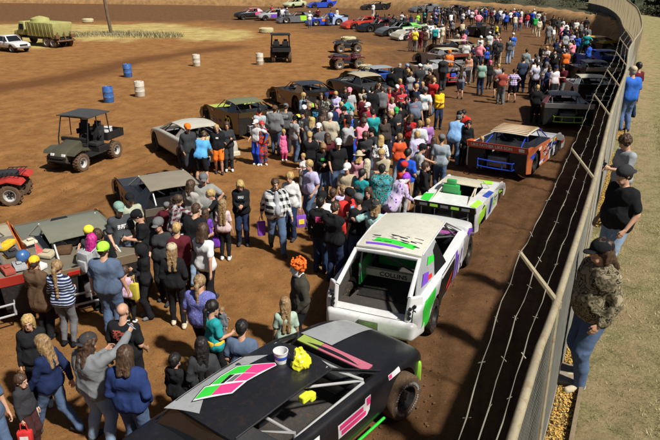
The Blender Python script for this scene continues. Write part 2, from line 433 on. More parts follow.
def body_prims(J, build, hands=True, hairhide=False):
    g = {'m': .98, 'f': .88, 'h': 1.17, 'k': .85}[build]; b = {'m': 1., 'f': .92, 'h': 1.12, 'k': .9}[build]
    R = J['R']; pr = []
    def at(o, v): return o+R@np.asarray(v, float)
    cw = {'m': .085, 'f': .062, 'h': .10, 'k': .052}[build]
    pr += [cap(at(J['chest'], (-cw, 0, 0)), at(J['chest'], (cw, 0, 0)), .112*g, k=.06), cap(at(J['waist'], (-.05*g, -.01*g, 0)), at(J['waist'], (.05*g, -.01*g, 0)), .108*g*(1.15 if build == 'h' else 1), k=.08),
           cap(at(J['pel'], (-.075, 0, 0)), at(J['pel'], (.075, 0, 0)), .118*max(g, .95), k=.08)]
    pr += [cap(at(J['chest'], (-cw, 0, .06)), at(J['chest'], (cw, 0, .06)), .095*g, k=.05)]
    if build == 'f': pr += [ell(at(J['chest'], (s*.07, -.095, -.03)), (.06, .05, .055), k=.04) for s in (-1, 1)]
    if build == 'h': pr += [ell(at(J['waist'], (0, -.10, .0)), (.16, .11, .15), R, k=.07)]
    pr += [cap(J['shl']*.5+J['chest']*.5+A(0, 0, .03), J['shl'], .07*b, .058*b, k=.05), cap(J['shr']*.5+J['chest']*.5+A(0, 0, .03), J['shr'], .07*b, .058*b, k=.05)]
    pr += [cap(J['nb'], J['nt'], .055*b, .052*b, k=.035)]
    for n in 'lr':
        pr += [cap(J['sh'+n], J['el'+n], .050*b, .040*b, k=.03), cap(J['el'+n], J['wr'+n], .040*b, .026, k=.015)]
        pr += [cap(J['hip'+n], J['kn'+n], .085*b*(1.1 if build == 'h' else 1), .055*b, k=.05), cap(J['kn'+n]+A(0, .0, 0), J['kn'+n]*.62+J['ank'+n]*.38+A(0, .02, 0), .054*b, .055*b, k=.03), cap(J['kn'+n]*.62+J['ank'+n]*.38+A(0, .02, 0), J['ank'+n], .055*b, .036, k=.03),
               cap(J['ank'+n]+A(0, .03, -.04), J['ank'+n]+A(0, -.13, -.055), .032, .026, k=.03)]
        # a hand: palm, four fingers, thumb
        f = J['wr'+n]-J['el'+n]; f /= np.linalg.norm(f); s = 1 if n == 'l' else -1
        inw = A(-s, 0, 0); inw = inw-f*(inw@f); inw /= np.linalg.norm(inw)+1e-9     # palm faces the body
        side = np.cross(f, inw); 
        if side@A(0, -1, .2) < 0: side = -side                                       # thumb side looks forward / up
        w = J['wr'+n]
        if hands:
            pr += [cap(w+f*.012+side*.018, w+f*.075+side*.026, .017, .015, k=.012), cap(w+f*.012-side*.014, w+f*.07-side*.026, .016, .013, k=.012), cap(w+f*.03, w+f*.07, .017, .015, k=.01)]
            for q, (off, ln) in enumerate(((.030, .070), (.010, .078), (-.011, .072), (-.030, .056))):
                a0 = w+f*.075+side*off; a1 = a0+f*ln*.5+inw*.008; a2 = a1+(f*.75+inw*.6)*ln*.5
                pr += [cap(a0, a1, .0098, .0092, k=.004), cap(a1, a2, .0092, .008, k=.004)]
            t0 = w+f*.025+side*.028; t1 = t0+f*.035+side*.022+inw*.014; t2 = t1+f*.030+inw*.012
            pr += [cap(t0, t1, .0125, .011, k=.006), cap(t1, t2, .011, .009, k=.004)]
        else:
            pr += [cap(w, w+f*.12+inw*.01, .03, .022, k=.02), cap(w+f*.03, w+f*.07+side*.05, .014, .012, k=.01)]
    # head
    H, HR = J['head'], J['HR']; k = 1.18 if build == 'k' else 1.
    def hd(v): return H+HR@(np.asarray(v, float)*k)
    pr += [ell(hd((0, .012, .035)), A(.076, .096, .088)*k, HR, k=.02), ell(hd((0, -.022, -.035)), A(.060, .068, .078)*k, HR, k=.03),
           cap(hd((-.022, -.062, -.085)), hd((.022, -.062, -.085)), .026*k, k=.025)]
    if hands:
        pr += [cap(hd((0, -.090, .012)), hd((0, -.108, -.022)), .010*k, .015*k, k=.014), cap(hd((-.03, -.083, .028)), hd((.03, -.083, .028)), .012*k, k=.02),
               cap(hd((-.016, -.092, -.052)), hd((.016, -.092, -.052)), .009*k, k=.01), ell(hd((.033, -.094, .012)), A(.016, .012, .010)*k, HR, k=.008, op='-'), ell(hd((-.033, -.094, .012)), A(.016, .012, .010)*k, HR, k=.008, op='-'),
               ell(hd((.033, -.078, .012)), A(.013, .013, .012)*k, HR, k=.004), ell(hd((-.033, -.078, .012)), A(.013, .013, .012)*k, HR, k=.004)]
    pr += [ell(hd((s*.078, .012, .0)), A(.012, .022, .032)*k, HR, k=.008) for s in (-1, 1)]
    return pr
def top_prims(J, build, kind, bb=1.):
    g = {'m': .98, 'f': .88, 'h': 1.17, 'k': .85}[build]; b = {'m': 1., 'f': .92, 'h': 1.12, 'k': .9}[build]
    loose = {'tee': .015, 'jacket': .024, 'hoodie': .029, 'tank': .010, 'dress': .014, 'coat': .028}[kind]
    R = J['R']; cw = {'m': .085, 'f': .062, 'h': .10, 'k': .052}[build]
    def at(o, v): return o+R@np.asarray(v, float)
    pr = [cap(at(J['chest'], (-cw, 0, 0)), at(J['chest'], (cw, 0, 0)), .112*g+loose, k=.06), cap(at(J['waist'], (-.06*g, -.01*g, 0)), at(J['waist'], (.06*g, -.01*g, 0)), .108*g*(1.15 if build == 'h' else 1)+loose*1.1, k=.09),
          cap(at(J['pel'], (-.08, 0, .02)), at(J['pel'], (.08, 0, .02)), .130*max(g, .95)+loose, k=.08),
          cap(at(J['chest'], (-cw, 0, .06)), at(J['chest'], (cw, 0, .06)), .095*g+loose, k=.05)]
    if build == 'f': pr += [ell(at(J['chest'], (s*.07, -.095, -.03)), A(.06, .05, .055)+loose*.8, k=.04) for s in (-1, 1)]
    if build == 'h': pr += [ell(at(J['waist'], (0, -.10, .0)), A(.16, .11, .15)+loose*.9, R, k=.07)]
    pr += [cap(J['sh'+n]*.5+J['chest']*.5+A(0, 0, .03), J['sh'+n], .07*b+loose*.8, .058*b+loose*.8, k=.05) for n in 'lr']
    if kind in ('coat', 'dress'): pr += [cap(at(J['pel'], (-.07, 0, -.18)), at(J['pel'], (.07, 0, -.18)), .14*max(g, .95)+loose, k=.12)]
    if kind == 'dress': pr += [cap(at(J['pel'], (-.07, 0, -.40)), at(J['pel'], (.07, 0, -.40)), .17, k=.12)]
    for n in 'lr':
        if kind == 'tank': continue
        if kind == 'tee':
            e = J['sh'+n]+(J['el'+n]-J['sh'+n])*.72
            pr += [cap(J['sh'+n], e, .052*b+loose, .050*b+loose*1.3, k=.018)]
        else:
            w = J['wr'+n]+(J['el'+n]-J['wr'+n])*.06
            pr += [cap(J['sh'+n], J['el'+n], .048*b+loose, .042*b+loose*.8, k=.018), cap(J['el'+n], w, .042*b+loose*.8, .030+loose*.45, k=.010)]
    if kind == 'hoodie':   # hood lying on the back
        pr += [cap(at(J['nb'], (-.08, .05, .0)), at(J['nb'], (.08, .05, .0)), .055, k=.03), cap(at(J['nb'], (0, .085, -.03)), at(J['nb'], (0, .10, -.10)), .06, .035, k=.04)]
    elif kind in ('jacket', 'coat'):
        pr += [cap(at(J['nb'], (-.05, .02, .025)), at(J['nb'], (.05, .02, .025)), .052, k=.02)]
    if kind not in ('dress', 'coat'):
        zc = J['pel'][2]-.13
        pr += [ell((0, J['pel'][1], zc-.30), (.6, .6, .27), k=.012, op='-')]
    # neck opening
    pr += [ell(J['nt']+A(0, -.01, .06), (.062*b, .066*b, .10), k=.01, op='-')]
    return pr
def leg_prims(J, build, kind):
    g = {'m': 1., 'f': .9, 'h': 1.15, 'k': .85}[build]; b = {'m': 1., 'f': .92, 'h': 1.12, 'k': .9}[build]
    lo = {'jeans': .018, 'leggings': .014, 'shorts': .03, 'baggy': .034, 'skirt': .03}[kind]
    pr = [cap(J['pel']+A(-.072, 0, .0), J['pel']+A(.072, 0, .0), .112*max(g, .95)+lo*.4, k=.05)]
    for n in 'lr':
        if kind == 'skirt':
            pr += [cap(J['hip'+n], J['hip'+n]*.45+J['kn'+n]*.55, .12, .14, k=.08)]; continue
        if kind == 'shorts':
            pr += [cap(J['hip'+n], J['hip'+n]*.12+J['kn'+n]*.88, .09*b+lo, .066*b+lo, k=.04)]; continue
        md = J['kn'+n]*.55+J['ank'+n]*.45+A(0, .015, 0)
        pr += [cap(J['hip'+n], J['kn'+n], .086*b*(1.1 if build == 'h' else 1)+lo, .064*b+lo, k=.045), cap(J['kn'+n], md, .062*b+lo, .056*b+lo, k=.03), cap(md, J['ank'+n]+A(0, .01, -.005), .052*b+lo, .042+lo*(1.2 if kind != 'leggings' else .3), k=.02)]
    return pr
def shoe_prims(J, n, boots=False):
    a = J['ank'+n]; z = a[2]-.085
    pr = [cap(A(a[0], a[1]+.045, z+.04), A(a[0], a[1]+.0, z+.05), .042, .045, k=.02), cap(A(a[0], a[1]-.02, z+.045), A(a[0]+(.01 if n == 'l' else -.01), a[1]-.145, z+.032), .046, .040, k=.03),
          cap(A(a[0], a[1]+.01, z+.06), A(a[0], a[1]+.015, z+(.20 if boots else .10)), .05, .052 if boots else .045, k=.02)]
    return pr
def hair_prims(J, build, style):
    H, HR = J['head'], J['HR']; k = 1.18 if build == 'k' else 1.; R = J['R']
    def hd(v): return H+HR@(np.asarray(v, float)*k)
    e = .012 if style in ('short', 'buzz') else .02
    if style == 'buzz': e = .006
    pr = [ell(hd((0, .018, .042)), (A(.078, .096, .088)+e)*k, HR, k=.02)]
    if style in ('short', 'buzz'):
        pr += [ell(hd((0, .06, -.02)), A(.068, .055, .06)*k, HR, k=.03)]
    if style in ('long', 'verylong', 'bob', 'curly'):
        pr += [ell(hd((0, .05, -.03)), A(.088, .07, .09)*k, HR, k=.04)]
        L = {'long': .30, 'verylong': .46, 'bob': .12, 'curly': .20}[style]
        bk = J['nb']+R@A(0, .10 if build != 'h' else .13, -L+.12)
        pr += [cap(hd((-.04, .075, -.05)), bk+A(-.05, 0, 0), .055*k, .035, k=.04), cap(hd((.04, .075, -.05)), bk+A(.05, 0, 0), .055*k, .035, k=.04)]
        pr += [cap(hd((s*.072, .01, .0)), hd((s*.085, .02, -.13)), .026*k, .02, k=.03) for s in (-1, 1)]
    if style == 'curly':
        rr = random.Random(3)
        for _ in range(26):
            a = rr.uniform(0, 2*pi); z = rr.uniform(-.16, .09); r = .098*math.sqrt(max(.2, 1-((z-.02)/.16)**2))
            v = A(cos(a)*r*.95, .03+sin(a)*r, z)
            if v[1] < -.045 and z < .05: continue
            pr += [ell(hd(v), (.034, .034, .034), k=.01)]
    if style in ('afro',):
        rr = random.Random(5)
        for _ in range(150):
            a = rr.uniform(0, 2*pi); z = rr.uniform(-.06, .15); r = .115*math.sqrt(max(.1, 1-((z-.05)/.13)**2))
            v = A(cos(a)*r, .02+sin(a)*r, z)
            if v[1] < -.05 and z < .05: continue
            q = rr.uniform(.012, .021); v = v*rr.uniform(.98, 1.12); pr += [ell(hd(v), (q, q, q), k=.006)]
    if style == 'curlyshort':
        rr = random.Random(9)
        for _ in range(90):
            a = rr.uniform(0, 2*pi); z = rr.uniform(-.04, .12); r = .098*math.sqrt(max(.1, 1-((z-.04)/.12)**2))
            v = A(cos(a)*r, .02+sin(a)*r, z)
            if v[1] < -.05 and z < .05: continue
            q = rr.uniform(.014, .024); pr += [ell(hd(v), (q, q, q), k=.006)]
    if style in ('pony', 'braid'):
        pr += [cap(hd((0, .10, .03)), hd((0, .15, -.02)), .035, .035, k=.02), cap(hd((0, .15, -.02)), J['nb']+R@A(0, .13, -.16), .034, .022, k=.02)]
        if style == 'braid':
            a0 = hd((0, .12, -.03)); a1 = J['nb']+R@A(0, .125, -.34)
            for q in range(9): pr += [ell(a0+(a1-a0)*q/8, (.034, .03, .034), k=.008)]
    if style == 'bun': pr += [ell(hd((0, .10, .085)), (.045, .045, .045), k=.015)]
    # keep the face free
    pr += [ell(hd((0, -.125, -.035)), A(.082, .085, .105)*k, HR, k=.012, op='-')]
    return pr
def hat_prims(J, build, style):
    H, HR = J['head'], J['HR']; k = 1.18 if build == 'k' else 1.
    def hd(v): return H+HR@(np.asarray(v, float)*k)
    pr = [ell(hd((0, .014, .057)), A(.104, .125, .096)*k, HR, k=.01)]
    if style in ('cap', 'backcap', 'cowboy', 'helmet'):
        pr += [ell(hd((0, .012, -.125)), A(.16, .2, .145)*k, HR, k=.008, op='-')]
    if style == 'cap': pr += [ell(hd((0, -.125, .032)), A(.068, .075, .012)*k, HR, k=.01)]
    if style == 'backcap': pr += [ell(hd((0, .145, .025)), A(.066, .06, .012)*k, HR@rotm('x', .3), k=.01)]
    if style == 'cowboy': pr += [ell(hd((0, .0, .03)), A(.19, .21, .014)*k, HR, k=.015), ell(hd((0, .012, .09)), A(.085, .105, .075)*k, HR, k=.01)]
    if style == 'beanie': pr = [ell(hd((0, .02, .06)), A(.094, .112, .10)*k, HR, k=.01), ell(hd((0, -.09, -.05)), A(.12, .10, .085)*k, HR, k=.01, op='-'), ell(hd((0, .012, -.13)), A(.16, .2, .125)*k, HR, k=.01, op='-')]
    if style == 'hood': pr = [ell(hd((0, .02, .02)), A(.108, .125, .125)*k, HR, k=.02), cap(hd((0, .05, -.08)), J['nb'], .09*k, .09, k=.04), ell(hd((0, -.14, -.01)), A(.075, .10, .10)*k, HR, k=.015, op='-')]
    return pr
MESHC = {}
LOD = {0: .0152, 1: .0245, 2: .040, 3: .058}
def part_mesh(key, fn, step, **kw):
    if key in MESHC: return MESHC[key]
    V, F = nets(fn(), step, **kw)
    me = np_mesh('_'.join(str(x) for x in key[:3]), V, F, mats=[MC['skin_base']])
    MESHC[key] = me; return me
mat('skin_base', NAMED['skin'], .55, var=.08, vscale=8)
mat('eye_dark', (.01, .008, .007), .2, var=.1)
mat('eye_white', (.5, .48, .45), .25, var=.05)
mat('lip', (.35, .12, .1), .5, var=.1)
mat('brow', (.07, .04, .025), .8, var=.1)
def body_mesh(pose, build, lod):
    key = ('person', pose, build, lod)
    if key in MESHC: return MESHC[key]
    J = skeleton(pose, build); st = LOD[lod]; fine = [[], [], []]
    if lod <= 1:
        fs = .0088 if lod == 0 else .015
        for n in 'lr':
            w = J['wr'+n]; f = J['wr'+n]-J['el'+n]; f /= np.linalg.norm(f); t = w+f*.17
            for i in range(3): fine[i].append((min(w[i], t[i])-.05, max(w[i], t[i])+.05, fs*1.15))
        h = J['head']
        fh = .009 if lod == 0 else .015; fine[2].append((h[2]-.12, h[2]+.08, fh)); fine[0].append((-.08, .08, fh*1.1)); fine[1].append((h[1]-.14, h[1], fh*1.1))
    V, F = nets(body_prims(J, build, hands=lod <= 1), st*(1.9 if lod == 0 else 1.5 if lod == 1 else 1.), fine=fine)
    fm = np.zeros(len(F), int)
    if lod <= 1:
        c = V[F].mean(1); k = 1.18 if build == 'k' else 1.
        loc = (c-J['head'])@J['HR']/k
        fr = loc[:, 1] < -.06
        for s in (-1, 1):
            fm[fr & (np.abs(loc[:, 0]-s*.033) < .014) & (np.abs(loc[:, 2]-.012) < .0085)] = 2
            fm[fr & (np.abs(loc[:, 0]-s*.033) < .0065) & (np.abs(loc[:, 2]-.012) < .008)] = 1
            fm[fr & (np.abs(loc[:, 0]-s*.035) < .021) & (np.abs(loc[:, 2]-.032) < .005)] = 4
        fm[fr & (np.abs(loc[:, 0]) < .024) & (np.abs(loc[:, 2]+.052) < .008)] = 3
    me = np_mesh('person', V, F, mats=[MC['skin_base'], MC['eye_dark'], MC['eye_white'], MC['lip'], MC['brow']], fmat=fm)
    MESHC[key] = me; return me
def setm(o, m, i=0):
    o.material_slots[i].link = 'OBJECT'; o.material_slots[i].material = m
PEOPLE = []
def person(px, py, h, yaw, pose='stand', build='m', top=('tee', 'grey'), bot=('jeans', 'jeans'), hair=('short', 'brownhair'), hat=None, skin='skin', shoes='charcoal', label=None, z=0., extra=None, group=None, lod=None, boots=False, feet=False, at=None):
    """px,py = where the top of the head shows in the photograph; yaw 0 faces the camera, 90 faces the photograph's right, -90 its left, 180 away"""
    s = h/1.75; hh = h
    if POSES[pose].get('lean', 0) > .4: hh = h*.93
    p = Vector((at[0], at[1], z)) if at is not None else G(px, py, z+hh)
    dist = p.y
    if lod is None: lod = 0 if dist < 15.5 else (1 if dist < 26 else (2 if dist < 55 else 3))
    me = body_mesh(pose, build, lod)
    o = mobj('person', me); o.location = (p.x, p.y, z); o.scale = (s, s, s)
    o.rotation_euler = (0, 0, radians(yaw)+math.atan2(-p.x, p.y)*.0)
    setm(o, mat('skin_'+skin, hexc(skin), .5, var=.08, vscale=10, spec=.35))
    J = skeleton(pose, build); st = LOD[lod]; nz = .0105 if lod <= 1 else .007
    def child(name, key, fn, m, step=st, **kw):
        c = mobj(name, part_mesh((name,)+key+(lod,), fn, step, **kw), o); setm(c, m); return c
    tm = top[1] if isinstance(top[1], bpy.types.Material) else cloth(top[1])
    names = {'tee': 'shirt', 'jacket': 'jacket', 'hoodie': 'hoodie', 'tank': 'vest', 'dress': 'dress', 'coat': 'coat'}
    sd_ = sum(map(ord, pose)) % 7
    child(names[top[0]], (pose, build, top[0]), lambda: top_prims(J, build, top[0]), tm, st*1.08, zmin=None, noise=nz*(1.0 if top[0] != 'tee' else .85), seed=sd_, nscale=19)
    if bot[0] != 'none':
        bm_ = bot[1] if isinstance(bot[1], bpy.types.Material) else cloth(bot[1])
        nmb = {'jeans': 'trousers', 'leggings': 'leggings', 'shorts': 'shorts', 'baggy': 'trousers', 'skirt': 'skirt'}[bot[0]]
        child(nmb, (pose, build, bot[0]), lambda: leg_prims(J, build, bot[0]), bm_, st*1.3, zmin=.01, noise=nz*(.35 if bot[0] == 'leggings' else .75), seed=sd_+1, nscale=24)
    if lod <= 2:
        for n in 'lr': child('shoe', (pose, build, n, boots), lambda n=n: shoe_prims(J, n, boots), cloth(shoes), st*.9, zmin=None)
    if hair and hair[0] != 'bald':
        child('hair', (pose, build, hair[0]), lambda: hair_prims(J, build, hair[0]), mat('hair_%s' % (hair[1] if isinstance(hair[1], str) else 'c%02d%02d%02d' % tuple(int(99*q) for q in hair[1])), hexc(hair[1]), .55, kind='hair', spec=.4, bump=.01, bscale=50), st*.8, zmin=None, noise=.009 if lod <= 1 else 0, nscale=62)
    if hat: child({'cap': 'cap', 'backcap': 'cap', 'beanie': 'beanie', 'cowboy': 'hat', 'hood': 'hood', 'helmet': 'helmet'}[hat[0]], (pose, build, hat[0]), lambda: hat_prims(J, build, hat[0]), cloth(hat[1]), st*.7, zmin=None)
    if extra: extra(o, J, build, lod)
    PEOPLE.append(dict(o=o, p=p, top=top, bot=bot, hat=hat, hair=hair, pose=pose, yaw=yaw, h=h, build=build, group=group))
    if label: tag(o, label, 'person', group)
    return o, J, s
def world_pt(o, v):
    s = o.scale[0]; r = Matrix.Rotation(o.rotation_euler[2], 3, 'Z'); return Vector(o.location)+r@(Vector(v)*s)
# ---------------------------------------------------------------- vehicles
CLAYC = (.16, .075, .032)
def paint(col, dirty=True, rough=.35, key=None):
    c = hexc(col); k = 'paint_%s' % (col if isinstance(col, str) else '%02d%02d%02d' % tuple(int(99*x) for x in c))
    return mat(k, c, rough, var=.10, vscale=1.6, kind='dirty', col2=tuple(a*.72+b*(.28 if max(c) > .08 else .13) for a, b in zip(c, CLAYC)), spec=.5, coat=.25, bump=.004, bscale=7)
M_tyre = mat('tyre_rubber', (.022, .019, .017), .85, kind='dirty', col2=(.20, .12, .07), vscale=3, bump=.01, bscale=40, spec=.2)
M_tyred = mat('tyre_muddy', (.10, .065, .04), .9, kind='dirty', col2=(.22, .13, .075), vscale=3, bump=.015, bscale=40, spec=.2)
M_rim = mat('rim_dark', (.05, .05, .052), .45, .6, kind='dirty', col2=(.16, .10, .06), vscale=4)
M_rimw = mat('rim_light', (.45, .45, .44), .45, .2, kind='dirty', col2=(.3, .2, .12), vscale=4)
M_rubber = mat('black_plastic', (.012, .012, .013), .6, kind='dirty', col2=(.06, .035, .02), vscale=3)
M_steel = mat('cage_steel', (.22, .22, .23), .4, .7, kind='dirty', col2=(.2, .13, .08), vscale=4)
M_blacksteel = mat('cage_black', (.03, .03, .032), .45, .4, var=.2)
M_alu = mat('bare_aluminium', (.42, .42, .43), .38, .85, kind='dirty', col2=(.2, .13, .08), vscale=3)
M_glass = mat('dark_window', (.012, .014, .016), .08, var=.1, spec=.8)
M_seat = mat('race_seat', (.02, .02, .022), .8, var=.2)
M_inner = mat('bare_interior', (.045, .042, .04), .7, kind='dirty', col2=(.14, .07, .03), vscale=3)
M_lens = mat('lamp_lens', (.6, .6, .58), .15, var=.1, spec=.8)

WHEELC = {}
def wheel(parent, x, y, z, r=.33, w=.24, rim=None, tyre=None, letters=None, steer=0., lug=False, n=28):
    out = 1 if y > 0 else -1
    key = (round(r, 3), round(w, 3), out, n, lug, (rim or M_rim).name, (tyre or M_tyre).name)
    if key in WHEELC and not letters:
        a_, b_, c_, d_ = WHEELC[key]; hub = mobj('wheel', a_, parent, (x, y, z), (0, 0, steer)); mobj('tyre', b_, hub); mobj('rim', c_, hub)
        if d_: mobj('rim_hole', d_, hub)
        return hub
    hub = MB().lathe([(0, -w*.1*out), (.07, -w*.1*out), (.08, w*.18*out), (0, w*.18*out)], axis='y', n=12).build('wheel', M_blacksteel, parent, (x, y, z), (0, 0, steer), smooth=True)
    h = w/2; ri = r*.58
    t = MB(); t.lathe([(ri, -h*.85), (r*.80, -h*1.02), (r*.95, -h*.92), (r, -h*.72), (r*1.005, 0), (r, h*.72), (r*.95, h*.92), (r*.80, h*1.02), (ri, h*.85), (ri*.97, h*.7), (ri*.97, -h*.7)], axis='y', n=n, closed=True)
    if lug:
        for k in range(n):
            a = 2*pi*k/n
            for q in (-1, 1):
                t.box(((r+.008)*sin(a+q*.05), q*h*.42, (r+.008)*cos(a+q*.05)), (.035, h*.7, .03), rot=Matrix.Rotation(a, 3, 'Y'))
    ty_ = t.build('tyre', tyre or M_tyre, hub, smooth=True)
    m = MB(); o_ = out
    m.lathe([(ri*1.0, h*.84*o_), (ri*.94, h*.86*o_), (ri*.90, h*.62*o_), (ri*.84, h*.2*o_), (ri*.62, h*.02*o_), (ri*.55, h*.12*o_), (ri*.30, h*.20*o_), (ri*.26, h*.34*o_), (0, h*.36*o_)], axis='y', n=n)
    m.lathe([(ri*.98, -h*.8*o_), (ri*.98, h*.8*o_)], axis='y', n=n)
    for k in range(5):
        a = 2*pi*k/5; m.lathe([(.0, .03*o_), (.014, .03*o_), (.014, 0)], c=(ri*.42*sin(a), h*.20*o_, ri*.42*cos(a)), axis='y', n=6)
    ri_ = m.build('rim', rim or M_rim, hub, smooth=True); hm_ = None
    if letters:
        wl = MB(); rr_ = random.Random(2)
        for k in range(46):
            if k % 12 in (0, 11): continue
            a = 2*pi*k/46; ra = r*.70+rr_.uniform(-.006, .006)
            wl.box((ra*sin(a), (h*.99)*out, ra*cos(a)), (.014, .004, .036), rot=Matrix.Rotation(a, 3, 'Y'))
            if rr_.random() < .6: wl.box((ra*sin(a+.03), (h*.99)*out, ra*cos(a+.03)), (.02, .004, .008), rot=Matrix.Rotation(a, 3, 'Y'))
        o_l = wl.build('tyre_lettering', paint('lightgrey'), hub); o_l['kind'] = 'stuff'
    if lug is False and r > .28:
        hl = MB()
        for k in range(8):
            a = 2*pi*(k+.5)/8; hl.lathe([(.0, 0), (.022, 0)], c=(ri*.72*sin(a), h*.09*o_, ri*.72*cos(a)), axis='y', n=8)
        hm_ = hl.build('rim_hole', M_seat, hub).data
    WHEELC[key] = (hub.data, ty_.data, ri_.data, hm_)
    return hub
def seat(parent, loc, m=None, s=1., rz=0.):
    b = MB(); b.box((0, 0, .12), (.46, .44, .14)); b.build('seat', m or M_seat, parent, loc, (0, 0, rz), bevel=.03, smooth=True)
    b = MB(); b.box((-.22, 0, .48), (.12, .44, .62), rot=(0, -.18, 0)); b.box((-.25, 0, .85), (.10, .26, .16), rot=(0, -.18, 0)); b.box((-.10, .2, .5), (.16, .05, .2)); b.box((-.10, -.2, .5), (.16, .05, .2))
    b.build('backrest', m or M_seat, parent, loc, (0, 0, rz), bevel=.03, smooth=True)
def steering(parent, loc, r=.17, tilt=.45):
    n = 20; pts = [(sin(2*pi*k/n)*sin(tilt)*r*0 + -cos(2*pi*k/n)*sin(tilt)*r, sin(2*pi*k/n)*r, cos(2*pi*k/n)*r*cos(tilt)) for k in range(n+1)]
    b = MB(); b.tube(pts, .014, 6); b.tube([(0, -r, 0), (0, r, 0)], .01, 5); b.tube([(0, 0, 0), (.35, 0, -.14)], .018, 6)
    b.build('steering_wheel', M_seat, parent, loc, smooth=True)

def shell(name, st, m, parent, sub=2):
    """st: (x, zbottom, zshoulder, ztop, wbottom, wshoulder, wtop) from tail to nose, a closed smooth body"""
    V = []; F = []; n = 0
    for (x, zb, zs, zt, wb, ws, wt) in st:
        h = [(0, zb), (wb*.8, zb), (wb, zb+.05), ((wb+ws)/2+.02, (zb+zs)/2), (ws, zs-.06), (ws-.025, zs), (wt, zt-.012), (wt*.5, zt+.008), (0, zt+.012)]
        ring = h+[(-a, b) for a, b in reversed(h[1:-1])]
        n = len(ring); V += [(x, a, b) for a, b in ring]
    for i in range(len(st)-1):
        for k in range(n):
            a = i*n+k; b = i*n+(k+1) % n; F.append((a, b, b+n, a+n))
    F.append(tuple(range(n-1, -1, -1))); F.append(tuple((len(st)-1)*n+k for k in range(n)))
    mb = MB(); mb.add(V, F); o = mb.build(name, m, parent, smooth='all')
    if sub:
        s = o.modifiers.new('s', 'SUBSURF'); s.levels = sub; s.render_levels = sub; evalmods(o)
    return o
def cut_cyl(o, x, z, r, w=1.2, y0=0.):
    for s in (-1, 1): c = MB().lathe([(0, -.24), (r, -.24), (r, .24), (0, .24)], c=(x, y0+s*.80, z), axis='y', n=32).build('cutter', M_seat, None); boolean(o, c)
def smooth_sharp(o, a=40):
    o.data.polygons.foreach_set('use_smooth', np.ones(len(o.data.polygons), dtype=bool)); o.data.set_sharp_from_angle(angle=radians(a)); o.data.update()

def interp(tab, x):
    xs = [t[0] for t in tab]
    if x <= xs[0]: return tab[0][1:]
    for i in range(len(tab)-1):
        if x <= xs[i+1]:
            f = (x-xs[i])/(xs[i+1]-xs[i]); return tuple(a+(b-a)*f for a, b in zip(tab[i][1:], tab[i+1][1:]))
    return tab[-1][1:]

